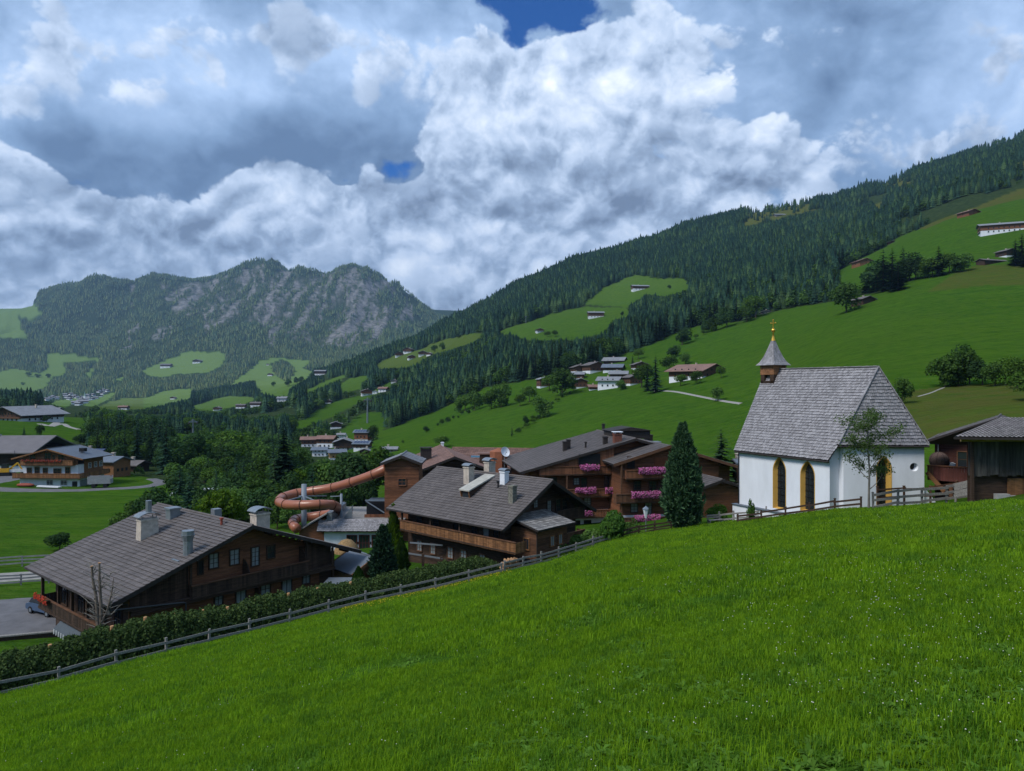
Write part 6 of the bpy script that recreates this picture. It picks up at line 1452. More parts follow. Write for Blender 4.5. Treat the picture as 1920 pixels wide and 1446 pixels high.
# bell turret astride the ridge end
tb = RL + dn * .9; print('CH', C1 + off, C2y, RR_ + off, ER + off); tz = s_of(1449, 716, tb, dn, nl)[1]; tx = 960 + FPX * 0
def turret():
    w_ = .98; zb, ze2, za = -1.5, .40, 3.0
    mb = MB(); r_ = w_ / 2 * 1.414
    for k in range(4):                                        # four posts with arched openings between
        pass
    hw = .86; h0 = zb
    cs = [(-hw, -hw), (hw, -hw), (hw, hw), (-hw, hw)]
    for (x, y) in cs: mb.box(x - .5 if x > 0 else x, y - .5 if y > 0 else y, h0, x if x > 0 else x + .5, y if y > 0 else y + .5, h0 + 1.0)
    mb.box(-hw, -hw, h0 - .9, hw, hw, h0 + .35)
    o = part('bell_turret', mb, M_WOODD, ch, loc=tb, rot=tr); mb = MB(); mb.box(-hw - .03, -hw - .03, -.55, hw + .03, hw + .03, ze2 + .15)
    for s_ in (-1, 1): pass
    part('shingled_band', mb, mat('orange_shingle', (.22, .105, .05), .85, .5, 5, .4, 30), o)
    mb = MB(); prof = [(1.68, ze2 + .02), (1.28, ze2 + .38), (.95, ze2 + .85), (.58, ze2 + 1.6), (.17, ze2 + 2.6)]; mb.lathe(prof, 4, 0, rot=R(45)); mb.lathe([(1.72, ze2 + .04), (.1, ze2 + .1)], 4, 0, rot=R(45)); sp_ = part('spire', mb, M_SHING, o)
    mb = MB()
    for s_ in range(4):                                       # rows of shingles on each spire face
        an_ = R(90) * s_; ux = Vector((math.cos(an_), math.sin(an_), 0)); nx = Vector((math.sin(an_), -math.cos(an_), 0))
        for (ra, za_), (rb, zb_) in zip(prof[:-1], prof[1:]):
            ka, kb = ra * .7071, rb * .7071; ht = math.hypot(zb_ - za_, ka - kb); nv = max(2, int(ht / .18))
            for j in range(nv):
                t0, t1 = j / nv, (j + 1) / nv; w0 = ka + (kb - ka) * t0; w1 = ka + (kb - ka) * t1; m = max(1, int(w0 * 2 / .17))
                for i in range(m):
                    u0, u1 = -1 + 2 * i / m, -1 + 2 * (i + .95) / m; lf = .035 * rnd.uniform(.7, 1.3)
                    q = [ux * u0 * w0 + nx * (w0 + lf) + Vector((0, 0, za_ + (zb_ - za_) * t0 - .02)), ux * u1 * w0 + nx * (w0 + lf) + Vector((0, 0, za_ + (zb_ - za_) * t0 - .02)), ux * u1 * w1 + nx * (w1 + .005) + Vector((0, 0, za_ + (zb_ - za_) * t1)), ux * u0 * w1 + nx * (w1 + .005) + Vector((0, 0, za_ + (zb_ - za_) * t1))]
                    mb.face(q); mb.face([q[0] - nx * lf, q[1] - nx * lf, q[1], q[0]])
    part('shingles', mb, M_SHING, sp_, kind='stuff')
    z = ze2 + 2.5; gold = mat('gold_leaf', (.75, .42, .07), .28, .1, 3, metal=.85); mb = MB(); mb.lathe([(.22, z), (.12, z + .4), (.05, z + .78), (.09, z + .80), (.05, z + .85), (.05, z + .9)], 12); mb.ball((0, 0, z + 1.06), .21, 12, 8); mb.lathe([(.04, z + 1.24), (.09, z + 1.28), (.03, z + 1.34), (.03, z + 1.4)], 10); f = part('finial', mb, gold, o, True)
    mb = MB(); zc = z + 1.30
    def arm(a, b): mb.bar(a, b, .075, .075)
    arm((0, 0, zc), (0, 0, zc + .78)); arm((-.30, 0, zc + .50), (.30, 0, zc + .50))
    for p in ((-.30, zc + .50), (.30, zc + .50), (0, zc + .80)): mb.ball((p[0], 0, p[1]), .075, 8, 5)
    part('cross', mb, gold, f)
tr = (0, 0, math.atan2(dn.y, dn.x)); turret()

# ---------- house with balcony and old barn at the right edge
K = Chalet('chalet', 'dark red brown house with wooden terrace balcony just right of the chapel', 'house', 44.62, 66.01, -36.0, 9.99, 10.41, -2.85, -4.96, -10.8)
M_DRB = mat('dark_red_boards', (.060, .022, .016), .8, .3, 2, .2, 30, (6, 6, .5)); kyw = -3.9
K.roof(M_TILE, .34, .38); K.gable(kyw, -4.7, 4.5, -.5, M_DRB, .22); K.side(-4.7, -3.8, 4.5, 0, 6.2, M_WOODD); K.rafters(kyw, 4, 4.8, .8)
q0, q1 = K.on('y', -6.2, 1739, 872), K.on('y', -6.2, 1866, 906); tx0, tx1, tz = q0.x, q1.x, q1.z
def kpx(px, py, y=-3.9): return K.on('y', y, px, py)
for (xa, ya, xb, yb) in ((1796, 847, 1813, 876), (1836, 850, 1850, 872)): K.win_px('front', kyw, xa, ya, xb, yb, M_WOOD, M_GLASS, bars=(0, 1))
kb = MB(); kb.box(tx0, -6.3, tz, tx1, kyw, tz + .14); kbo = part('terrace', kb, M_WOODD, K.root)
rt = q0.z; K.boards('y', -6.3, tx0, tx1, tz - .1, rt - .04, mat('terrace_red', (.125, .042, .034), .8, .25, 3, .2, 30, (6, 6, .5), island=.25), .2, 'railing_boards', parent=kbo); mb = MB(); mb.box(tx0 - .05, -6.4, rt - .05, tx1 + .05, -6.2, rt + .04); part('handrail', mb, M_WOODR, kbo)
for px in (1783, 1855): K.post(K.on('y', -5.9, px, 910).x, -5.9, -1, tz, .28, M_WOOD)
a_, b_ = kpx(1738, 885, -6.9), kpx(1771, 922, -6.9); mb = MB(); mb.bar(a_, b_, .3, .34); part('stair_string', mb, M_WOODO, K.root)
c_ = kpx(1759, 826, -4.6); mb = MB(); mb.tube([(c_.x, -4.6, c_.z), (c_.x, -4.6, kpx(1759, 850, -4.6).z)], .03, 5); part('lamp_cable', mb, M_METAL, K.root)
c_ = kpx(1761, 872, -5.4); wb = thing('wicker_ball', 'big round woven ball seat standing on the terrace balcony', 'seat', K.M @ Vector((c_.x, -5.4, tz + .14))); br_ = 17.5 / FPX * 63; bz = K.on('y', -5.4, 1761, 864).z - tz - .14
mb = MB(); mb.ball((0, 0, bz), br_, 20, 14, sq=(1, 1, .95)); mb.tube([(0, 0, 0), (0, 0, bz * .6)], .35, 10); part('woven_shell', mb, mat('dark_wicker', (.095, .062, .052), .9, .5, 16, .6, 40), wb, True)
for k in range(8): mb = MB(); mb.tube([(br_ * 1.01 * math.sin(R(15 * q_)) * math.cos(R(45 * k)), br_ * 1.01 * math.sin(R(15 * q_)) * math.sin(R(45 * k)), bz + br_ * .96 * math.cos(R(15 * q_))) for q_ in range(0, 11)], .018, 4); part('rib', mb, M_WOODD, wb)
for (px, py, hgt, lb) in ((1813, 865, .95, 'white moulded chair standing on the terrace balcony'), (1781, 873, .42, 'low white stool half hidden behind the terrace railing')):
    c_ = kpx(px, py, -5.2); c = thing('lounge_chair', lb, 'chair', K.M @ Vector((c_.x, -5.2, rt - (.55 if hgt > .5 else .28))), R(-36)); mb = MB(); mb.prism([(-.42, 0), (.42, 0), (.44, .35), (.42, hgt), (.22, hgt + .1), (.05, .5), (-.40, .42)], -.3, .3); part('shell', mb, M_FRAME_W, c)
bo = thing('barn', 'old weathered barn of silvery boards with pale tiled roof at the right edge', 'barn', (38.5, 52.5, -8.4))
def bp(px, py, Yk): return at(px, py, Yk) - bo.location
r0, r1, r2_, r3_ = bp(1788, 820, 49.0), bp(1935, 829, 47.5), bp(1990, 782, 55), bp(1874, 784, 56); r2_.z = r3_.z; r1.x += 9; r1.y -= 1.0; r2_.x += 9
r1.z = r0.z
mb = MB(); mb.face([r0, r1, r2_, r3_]); mb.face([p - Vector((0, 0, .14)) for p in (r3_, r2_, r1, r0)]); mb.face([r0 - Vector((0, 0, .14)), r1 - Vector((0, 0, .14)), r1, r0]); mb.face([r3_ - Vector((0, 0, .14)), r0 - Vector((0, 0, .14)), r0, r3_])
bk1, bk2 = r3_ + Vector((-2, 7, -2.6)), r2_ + Vector((1, 7, -2.6)); mb.face([r3_, r2_, bk2, bk1]); br = part('roof', mb, M_FASC, bo)
mb = MB(); uu = (r1 - r0); nv = 20; nu = int(uu.length / .27)
nn = uu.cross(r3_ - r0).normalized()
for j in range(nv):                                            # curved pantiles
    for i in range(nu):
        t0, t1 = j / nv, (j + 1.1) / nv; left0 = r0.lerp(r3_, t0); right0 = r1.lerp(r2_, t0); left1 = r0.lerp(r3_, min(1, t1)); right1 = r1.lerp(r2_, min(1, t1))
        prof = [(0, 0), (.25, .035), (.5, .075), (.75, .035), (1, 0)]; k = len(mb.v); jl = .03 * rnd.uniform(.8, 1.3)
        for (f_, z_) in prof: mb.v.append(tuple(left0.lerp(right0, (i + f_) / nu) + nn * (z_ + jl + .02)))
        for (f_, z_) in prof: mb.v.append(tuple(left1.lerp(right1, (i + f_) / nu) + nn * (z_ * .8 + .01)))
        for q_ in range(4): mb.f.append((k + q_, k + q_ + 1, k + q_ + 6, k + q_ + 5)); mb.mi.append(0)
part('roof_tiles', mb, mat('pale_pantile', (.27, .245, .235), .85, .2, 2, .2, 30, island=.25), br, kind='stuff')
wl0 = bp(1816, 832, 50.0); wz0 = bp(1816, 890, 50).z; wz1 = bp(1816, 828, 50).z
mb = MB(); n = 44
for i in range(n):
    x0_ = wl0.x + i * .30; mb.box(x0_, wl0.y - .05 + rnd.uniform(-.02, .02), wz0 - rnd.uniform(0, .16), x0_ + .285, wl0.y + .02, wz1 + .05)
part('upright_boards', mb, mat('black_grey_boards', (.060, .056, .052), .9, .6, 1.2, .5, 30, (8, 8, .6), island=.5), bo)
mb = MB(); k_ = [(wl0.x + .1, wl0.y + .3), (wl0.x + 13, wl0.y + .3), (wl0.x + 18, wl0.y + 6), (wl0.x + 5.5, wl0.y + 6)]; mb.v = [(x, y, z) for z in (-.5, wz1 + .2) for x, y in k_]; mb.f = [(0, 1, 5, 4), (1, 2, 6, 5), (2, 3, 7, 6), (3, 0, 4, 7), (4, 5, 6, 7)]; mb.mi = [0] * 5; part('inner_wall', mb, M_WOODD, bo); mb = MB(); mb.bar((wl0.x - .7, wl0.y - .25, wz1 + .12), (wl0.x + 13, wl0.y - .25, wz1 + .12), .16, .2); part('eave_beam', mb, M_WOODL, bo)
d0, d1 = bp(1889, 931, 50.2), bp(1925, 897, 50.2); mb = MB()
for k in range(9): mb.box(d0.x + k * .26, d0.y - .03, d0.z, d0.x + k * .26 + .25, d0.y + .04, d1.z)
part('barn_door', mb, M_WOODO, bo); mb = MB(); c0, c1 = bp(1870, 941, 49.8), bp(1930, 927, 49.8); mb.box(c0.x, c0.y, -1.5, c0.x + .9, c0.y + .4, c1.z); mb.box(c0.x + .93, c0.y + .05, -1.5, c0.x + 6, c0.y + .4, c1.z - .12); part('concrete_base', mb, M_STONE, bo)
mb = MB(); p = wl0 + Vector((.15, -.15, 0)); mb.bar((p.x, p.y, -1.2), (p.x, p.y, wz1), .18, .18); part('corner_post', mb, M_WOODD, bo)

# ---------- white farmhouse on the valley floor
W = Chalet('farmhouse', 'white and honey brown farmhouse with slate grey roof on the valley floor at the left', 'house', -106.4, 171, -3.8, 11.5, 17.2, -14.56, -16.84, -24.6)
W.roof(M_SLATE, .6, .6, .2, .02, fascia=M_WOODO)
mb = MB(); mb.box(-7.4, -4.6, -1.2, 6.9, 4.6, 3.4); part('ground_floor', mb, M_WHITE, W.root)
mb = MB(); mb.box(-6.6, -4.5, 3.4, 6.6, 4.5, 6.3); part('upper_wall', mb, M_WHITE, W.root); mb = MB(); mb.box(6.55, -2.4, 3.4, 6.68, 4.55, 7.6); part('timber_side', mb, M_WOODO, W.root)
W.gable(-4.6, -6.6, 6.6, 6.3, M_WOODO, .25); W.gable(4.6, -6.6, 6.6, 3.4, M_WOODO, .4, face=1); W.rafters(-4.6, 5, 7.6, 1.0, M_WOODO)
W.balcony('front', -4.6, -8.2, 7.9, 3.4, 1.35, 1.05, M_WOODO); W.balcony('front', -4.6, -6.5, 6.1, 6.3, 1.1, 1.1, M_WOODO)
wb2 = MB(); wb2.box(6.7, -5.9, 3.3, 8.0, 5.0, 3.4); rb_ = part('balcony', wb2, M_WOODO, W.root); W.boards('x', 7.95, -5.9, 5.0, 3.25, 4.4, M_WOODO, .2, 'railing_boards', parent=rb_); mb = MB(); mb.box(7.9, -5.95, 4.4, 8.05, 5.0, 4.47); part('handrail', mb, M_WOODR, rb_)
flower_box(W, 'front', -5.75, -5.8, 3.6, 7.45, 260, .5, .3, M_PINKD, 'red geraniums along the top balcony')
for (u, z, w_, h) in ((-.1, 1.7, 1.5, 1.0), (3.3, 1.7, 1.5, 1.0), (-5.1, 4.0, 1.0, 1.5), (-3.2, 3.5, 1.0, 2.2), (-1.2, 4.0, 1.0, 1.5), (1.7, 3.7, 1.7, 1.7), (4.2, 3.5, 1.0, 2.2), (-4.2, 7.0, 1.2, 1.6), (-.6, 7.0, 1.6, 2.0), (2.6, 7.0, 1.4, 1.6), (.9, 7.0, .7, 1.6)): W.window('front', -4.6, u, z, w_, h, M_WOODO if z > 3 else M_FRAME_W, M_GLASS)
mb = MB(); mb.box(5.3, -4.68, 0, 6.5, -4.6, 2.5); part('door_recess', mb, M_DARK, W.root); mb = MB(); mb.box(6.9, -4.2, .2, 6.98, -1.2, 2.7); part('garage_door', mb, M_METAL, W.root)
for (u, z) in ((-.5, 5.2), (1.6, 5.2), (3.6, 5.2)): W.window('right', 6.68, u, z, .9, 1.1, M_FRAME_W, M_GLASS)
for (u, z) in ((1.6, 1.2), (3.4, 1.2)): W.window('right', 6.9, u, z, .7, 1.3, M_FRAME_W, M_GLASS)
mb = MB(); mb.tube([(-8.0, -5.4, 7.5), (-8.0, -5.4, 9.6)], .05, 5); mb.box(4.4, -1.0, 9.0, 5.6, .2, 9.85); part('roof_window', mb, M_DARK, W.roof_o); mb = MB(); mb.bar((-7.3, -4.66, 1.6), (-1.5, -4.66, .55), .1, .35); part('ramp_rail', mb, M_FASC, W.root)
Bn = thing('barn', 'long dark barn with wide grey roof at the left edge behind the white farmhouse', 'barn', (-152, 205, -24.5), R(4))
mb = MB(); mb.box(-22, -9, -2, 19, 9, 2.6); part('ground_floor', mb, M_WHITE, Bn); mb = MB(); mb.box(-22.2, -9.2, 2.6, 19.2, 9.2, 6.8); part('timber_wall', mb, M_WOODD, Bn)
mb = MB(); mb.prism([(-11.5, 6.0), (0, 9.9), (11.5, 6.0), (11.5, 6.3), (0, 10.25), (-11.5, 6.3)], -24, 21.5, axis='x'); part('roof', mb, mat('grey_fibre_roof', (.135, .125, .13), .8, .12, .5, .1, 20), Bn)
for x in range(-20, 18, 5): make_window(Bn, (x + .5, -9.0, .6), 0, 2.4, 1.2, M_FRAME_W, M_GLASS, (1, 0))
mb = MB(); mb.box(-8, -.8, 10.0, 6, .8, 10.5); part('ridge_vent', mb, M_METAL, Bn)

# ------------------------------------------------------------------ ways, yards, fences, hedge and the plants near the houses
def drape(name, pts, wd, m, lift=.07, kind='structure', label=None):
    """ribbon of road laid on the ground; pts are (x, y) world points, wd the width (or a list)"""
    P = [Vector((p[0], p[1], 0)) for p in pts]; P = catmull(P, 8); mb = MB(); nx = 6
    wds = wd if isinstance(wd, list) else [wd] * len(P); rows = []
    for i, p in enumerate(P):
        d = (P[min(i + 1, len(P) - 1)] - P[max(i - 1, 0)]).normalized(); n = Vector((-d.y, d.x, 0)); w_ = np.interp(i / (len(P) - 1), np.linspace(0, 1, len(wds)), wds)
        row = []
        for k in range(nx + 1):
            q = p + n * (k / nx - .5) * w_; e = 1 if 0 < k < nx else -.3; mb.v.append((q.x, q.y, ground(q.x, max(q.y, 1)) + lift * e)); row.append(len(mb.v) - 1)
        rows.append(row)
    for a, b in zip(rows[:-1], rows[1:]):
        for k in range(nx): mb.f.append((a[k + 1], a[k], b[k], b[k + 1])[::-1]); mb.mi.append(0)
    o = link(name, mb.mesh(name, m, True)); tag(o, label, None, None, kind); return o
def gxy(px, py):
    p = seen(px, py); return (p.x, p.y)
drape('path', [gxy(1225, 733), gxy(1260, 734), gxy(1300, 741), gxy(1340, 749), gxy(1390, 757)], 1.7, M_GRAVEL, .12)
drape('path', [gxy(1720, 744), gxy(1745, 737), gxy(1770, 727)], .45, M_GRAVEL, .06)
drape('driveway', [(-128, 165), (-115, 159.5), (-103, 158.5), (-92, 161), (-86, 168), (-86.5, 177), (-92, 184)], [9, 6, 5, 4.2, 3.6, 3.2, 3.2], M_ASPH, .12)
drape('driveway', [(-130, 158), (-128, 172), (-130, 186)], 16, M_ASPH, .10)
drape('road', [gxy(95, 800), gxy(118, 795), gxy(128, 800), gxy(150, 806)], 3.0, M_GRAVEL, .15)
drape('road', [gxy(75, 795), gxy(100, 797), gxy(112, 789), gxy(96, 784)], 3.5, M_GRAVEL, .15)
# yard of the lower left chalet with its boarded retaining wall
yz = -21.0
drape('yard', [(-68, 56.5), (-56, 60.5), (-46, 64.0), (-37, 67.5)], [15, 15, 15, 12], M_ASPH, .12)
rw = thing('retaining_wall', 'dark boarded retaining wall along the lower edge of the yard', 'wall', (-43.5, 57.6, -21.9), R(18))
mb = MB(); mb.box(0, -.05, -1.5, .385, .05, 1.55); bm_ = mb.mesh('board', M_WOODD)
for k in range(64): link('board', bm_, rw, (-16 + k * .4, rnd.uniform(-.012, .012), rnd.uniform(-.03, .0)))
mb = MB(); mb.box(-16.1, -.18, 1.55, 9.7, .16, 1.65); part('coping', mb, M_GREYW, rw)

def fence(name, label, line, rails, step, m, ph=1.15, off=.0, group=None, postw=.13, rail=(.045, .16), jitter=.06, sway=.03, cap=False):
    """posts and rails along a line of (x, y); every post and every rail is a piece of its own"""
    L = [Vector((a, b, 0)) for a, b in line]; seg = [0]
    for a, b in zip(L[:-1], L[1:]): seg.append(seg[-1] + (b - a).length)
    n = max(1, int(round(seg[-1] / step))); P = []
    for i in range(n + 1):
        s_ = seg[-1] * i / n; x = np.interp(s_, seg, [p.x for p in L]); y = np.interp(s_, seg, [p.y for p in L]); P.append(Vector((x, y, ground(x, y) + off)))
    root = thing(name, label, 'fence', P[n // 2], 0, group); o = root.location
    mb = MB(); mb.box(-postw / 2, -postw / 2, -.5, postw / 2, postw / 2, ph)
    if cap: mb.box(-postw * .7, -postw * .7, ph, postw * .7, postw * .7, ph + .05)
    pm = mb.mesh('post', m)
    for i, p in enumerate(P):
        d = P[min(i + 1, n)] - P[max(i - 1, 0)]; link('post', pm, root, p - o, (rnd.uniform(-sway, sway), rnd.uniform(-sway, sway), math.atan2(d.y, d.x)), (1, 1, rnd.uniform(.94, 1.06)))
    for a, b in zip(P[:-1], P[1:]):
        d = (b - a); nrm = Vector((d.y, -d.x, 0)).normalized() * (postw / 2 + rail[0] / 2)
        for h in rails:
            mb = MB(); e = d.normalized() * .1; mb.bar(a - o + nrm - e + Vector((0, 0, h + rnd.uniform(-jitter, jitter))), b - o + nrm + e + Vector((0, 0, h + rnd.uniform(-jitter, jitter))), rail[0], rail[1]); part('rail', mb, m, root)
    return root
def fl(px):                                                       # point of the meadow edge on a bearing
    Yk = np.interp(px, fx_, fY_) * .985; return ((px - CX) / FPX * Yk, Yk)
fence('wooden_fence', 'grey two rail fence along the dark hedge, from the left edge to the firewood', [fl(p) for p in (-140, 0, 140, 276, 380, 490, 620, 758, 850, 940)], (.42, .92), 2.9, M_GREYW, 1.15)
fence('wooden_fence', 'grey weathered three rail fence below the centre chalet, right of the hedge end', [fl(p) for p in (946, 1000, 1040, 1090, 1143)], (.3, .65, 1.0), 1.9, M_GREYW, 1.2)
fence('wooden_fence', 'dark leaning fence between the round bush and the tall conifer', [fl(p) for p in (1168, 1210, 1258)], (.3, .62, .95), 1.6, M_WOODD, 1.15, sway=.1, jitter=.12)
fence('wooden_fence', 'brown two rail fence right of the tall conifer', [(20.6, 71.5), (22.5, 69.6), (24.2, 68.6)], (.35, .85), 1.5, M_GREYW, 1.15, sway=.06)
fence('wooden_fence', 'dark brown rail fence in front of the chapel nave', [(20.8, 66.3), (23.6, 64.2), (27.0, 60.8), (28.6, 59.0)], (.45, .85), 2.1, M_WOODD, 1.0, postw=.12, cap=True)
fence('wooden_fence', 'silver grey split rail fence right of the young tree before the choir', [(28.9, 57.6), (31.5, 57.9), (35.0, 58.2), (37.2, 58.4)], (.35, .85, 1.3), 2.0, M_GREYW, 1.4, rail=(.07, .19), jitter=.1)
fence('wooden_fence', 'new brown fence with capped posts close to the choir wall', [(30.6, 60.2), (34.2, 60.2), (37.2, 60.3)], (.8, 1.45), 2.4, M_WOOD, 1.6, rail=(.05, .13), cap=True)
fence('board_fence', 'short grey board fence panel left of the old barn', [(35.3, 57.3), (37.4, 55.6), (39.0, 53.9)], (.45, .75, 1.05, 1.35), 2.2, M_GREYW, 1.5, rail=(.04, .26))
M_RAILW = mat('pale_grey_rail', (.21, .205, .22), .85, .2, 2)
fence('bridge_railing', 'pale grey railing of the small bridge, the nearer one at the left edge', [(-66, 71), (-54, 74.5), (-46.5, 76.8)], (.35, .75, 1.1), 2.4, M_RAILW, 1.2)
fence('bridge_railing', 'pale grey railing of the small bridge, the farther one at the left edge', [(-70, 79), (-56, 83), (-45, 86)], (.4, .8, 1.15), 2.4, M_RAILW, 1.25)
drape('road', [(-74, 73), (-58, 77.5), (-47, 81), (-36, 84)], 4.5, M_GRAVEL, .12)
M_STONEW = mat('whitewashed_post', (.6, .6, .6), .8, .1)
g_r = thing('garden_railing', 'low dark railing with a white post beside the centre chalet', 'railing', (-9.3, 70.0, ground(-9.3, 70)))
mb = MB(); mb.bar((-1.5, 1.5, 1.6), (2.6, -.6, 1.5), .1, .14); mb.bar((-1.0, 2.8, 2.3), (2.4, 1.6, 2.3), .1, .14); part('rail', mb, M_METAL, g_r)
for (x, y, m_) in ((-1.4, 1.4, M_STONEW), (.6, .4, M_WOODD), (2.5, -.5, M_WOODD)): mb = MB(); mb.box(x - .12, y - .12, -.6, x + .12, y + .12, 1.7); part('post', mb, m_, g_r)

# ---- hedge behind the fence
def hedge():
    tops = [(-160, 1269), (0, 1233), (60, 1223), (120, 1204), (190, 1183), (280, 1159), (370, 1148), (430, 1141), (480, 1128), (560, 1112), (640, 1097), (720, 1085), (800, 1067), (850, 1055), (900, 1048), (936, 1053)]
    g = np.random.default_rng(5); pts, nr_ = [], []; n = 95000
    px = g.uniform(-150, 938, n); Yf = np.interp(px, fx_, fY_); dep = g.uniform(0, 1, n); Y0 = Yf + 1.3; X = (px - CX) / FPX * Y0
    zt_ = zpy(np.interp(px, [t[0] for t in tops], [t[1] for t in tops]), Yf + 2.6)
    xb, yb = X, Y0; zg = terrain(px, Y0); k = g.random(n); thick = 2.6
    a = g.uniform(0, 1, n); sid = g.integers(0, 5, n)
    lump = (fbm(px / 22, zg * 0 + 1, 3, 4) - .5) * .9; lump2 = (fbm(px / 9, a * 4, 2, 14) - .5) * .7
    top = zt_ + lump * .7
    h = np.where(sid < 3, zg + (top - zg) * a ** .85, top - .15 * g.random(n)); q = np.where(sid < 3, .18 + .22 * (a ** 3) + lump2 * .4 + g.normal(0, .12, n), .3 + g.random(n) * .7); q = np.where(sid == 3, 1 - .1 * a, q)
    h = np.where(sid == 3, zg + (top - zg) * a, h)
    dx, dy = -.55, .83                                            # the hedge leans away from the meadow
    P = np.stack([xb + dx * thick * q * .6, yb + dy * thick * q, h + g.normal(0, .07, n)], 1)
    N = np.where((sid < 3)[:, None], np.array((.5, -.8, .25)), np.array((0, 0, 1.0))); V, Q = leaf_quads(P, N, np.full(n, .082) * np.where(sid == 4, 1.1, 1), g, .7)
    o = thing('hedge', 'long dark clipped conifer hedge behind the grey fence', 'hedge', (0, 0, 0)); link('foliage', np_mesh('foliage', V, Q, L_HEDGE), o)
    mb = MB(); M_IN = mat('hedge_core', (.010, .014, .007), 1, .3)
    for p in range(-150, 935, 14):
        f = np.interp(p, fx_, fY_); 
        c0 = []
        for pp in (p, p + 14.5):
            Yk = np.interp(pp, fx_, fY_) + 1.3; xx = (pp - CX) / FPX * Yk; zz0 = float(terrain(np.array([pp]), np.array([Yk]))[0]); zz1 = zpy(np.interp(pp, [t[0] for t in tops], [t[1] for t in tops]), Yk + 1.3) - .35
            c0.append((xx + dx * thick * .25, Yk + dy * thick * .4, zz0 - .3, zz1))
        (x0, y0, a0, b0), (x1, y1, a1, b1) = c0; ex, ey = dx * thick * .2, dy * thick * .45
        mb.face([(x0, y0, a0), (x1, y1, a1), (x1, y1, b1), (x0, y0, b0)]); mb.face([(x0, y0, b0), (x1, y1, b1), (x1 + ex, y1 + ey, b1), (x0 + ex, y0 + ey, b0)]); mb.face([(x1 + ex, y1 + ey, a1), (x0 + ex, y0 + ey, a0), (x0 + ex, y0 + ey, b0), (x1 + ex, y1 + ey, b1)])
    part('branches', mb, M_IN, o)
    cut = mat('fresh_cut_wood', (.48, .26, .12), .8, .2, 5)
    for p in (30, 95, 212, 275, 330, 385, 430, 482, 545, 600, 662, 742):
        Yk = np.interp(p, fx_, fY_) + 2.3; z = zpy(np.interp(p, [t[0] for t in tops], [t[1] for t in tops]), Yk + .4); mb = MB(); mb.tube([(0, 0, -.4), (0, 0, .12)], .11, 8); part('cut_stem', mb, [cut], o, loc=((p - CX) / FPX * Yk - .3, Yk + .4, z))
hedge()

# ---- single plants near the houses
def tufted_crown(seed, n, mats, prof, tuft=.075):
    """dense conifer built of upward brushes of needles, some standing out beyond the others"""
    g = np.random.default_rng(seed); t_ = g.random(n) ** .95; a = g.uniform(0, 6.283, n); r = np.interp(t_, [p[0] for p in prof], [p[1] for p in prof]) * g.uniform(.62, 1.13, n); m = 34
    sc = tuft * g.uniform(.6, 1.25, n) * (1 - .45 * t_); ax = np.stack([np.cos(a), np.sin(a), np.full(n, 1.1)], 1); ax /= np.linalg.norm(ax, axis=1, keepdims=True)
    B = np.stack([r * np.cos(a), r * np.sin(a), t_ * .93], 1); B = np.repeat(B, m, 0); AX = np.repeat(ax, m, 0); S = np.repeat(sc, m)[:, None]
    d = AX + g.normal(0, .55, (n * m, 3)); d /= np.linalg.norm(d, axis=1, keepdims=True); B = B + AX * S * g.uniform(-.3, .7, (n * m, 1)); v = np.cross(d, g.normal(0, 1, (n * m, 3))); v /= np.linalg.norm(v, axis=1, keepdims=True)
    L_ = S * g.uniform(.35, .8, (n * m, 1)); W_ = S * .13
    V = np.stack([B - v * W_, B + v * W_, B + d * L_ + v * W_ * .4, B + d * L_ - v * W_ * .4], 1).reshape(-1, 3); return np_mesh('crown', V, np.arange(4 * n * m).reshape(-1, 4), mats)
def cone_crown(seed, n, size, mats, prof, up=.7, wob=.10):
    """dense upright conifer: needle tufts on a body of revolution"""
    g = np.random.default_rng(seed); t_ = g.random(n) ** .9; a = g.uniform(0, 6.283, n); pz = [p[0] for p in prof]; pr_ = [p[1] for p in prof]
    r = np.interp(t_, pz, pr_) * (1 + (fbm(a * 3 + 5, t_ * 13, 3, seed) - .5) * wob * 6) * g.uniform(.78, 1.05, n)
    P = np.stack([r * np.cos(a), r * np.sin(a), t_], 1); N = np.stack([np.cos(a), np.sin(a), np.full(n, .5)], 1)
    d = N + g.normal(0, .5, (n, 3)); d /= np.linalg.norm(d, axis=1, keepdims=True); s = size * g.uniform(.6, 1.4, n)[:, None]
    u = np.array((0, 0, up)) + d * .6; u /= np.linalg.norm(u, axis=1, keepdims=True); v = np.cross(d, u); v /= np.linalg.norm(v, axis=1, keepdims=True)
    V = np.stack([P - u * s * .4 - v * s * .35, P - u * s * .2 + v * s * .35, P + u * s + v * s * .12, P + u * s * .9 - v * s * .12], 1).reshape(-1, 3)
    return np_mesh('crown', V, np.arange(4 * n).reshape(-1, 4), mats)
stem = trunk_mb(.012, .9, 0, 0, 3).mesh('trunk', M_BARK)
L_PINE = leaf_mat('stone_pine_needles', (.022, .060, .032), (.080, .148, .068), .12, 0); L_YEW = leaf_mat('cypress_scales', (.012, .034, .022), (.040, .084, .044), .1, 0)
PINEP = [(0, .02), (.03, .10), (.10, .165), (.25, .190), (.40, .180), (.55, .150), (.70, .118), (.85, .070), (.95, .024), (1, .004)]
tree('x', 1280, 996, 212, 'tall dense dark conifer standing before the hotel', None, 71.0, parts=[('crown', tufted_crown(3, 1500, L_PINE, PINEP)), ('trunk', stem)], name='pine_tree', sx=.75)
V, Q = spruce_arrays(41, 36, 17, 3, .20); big_s = np_mesh('crown', V, Q, L_SPR)
tree('x', 532, 950, 158, 'big old spruce rising above the stream wood left of the slide', None, 126, parts=[('crown', big_s), ('trunk', stem)], name='spruce_tree', sx=1.35)
V, Q = spruce_arrays(43, 26, 13, 3, .24); mid_s = np_mesh('crown', V, Q, L_SPR2)
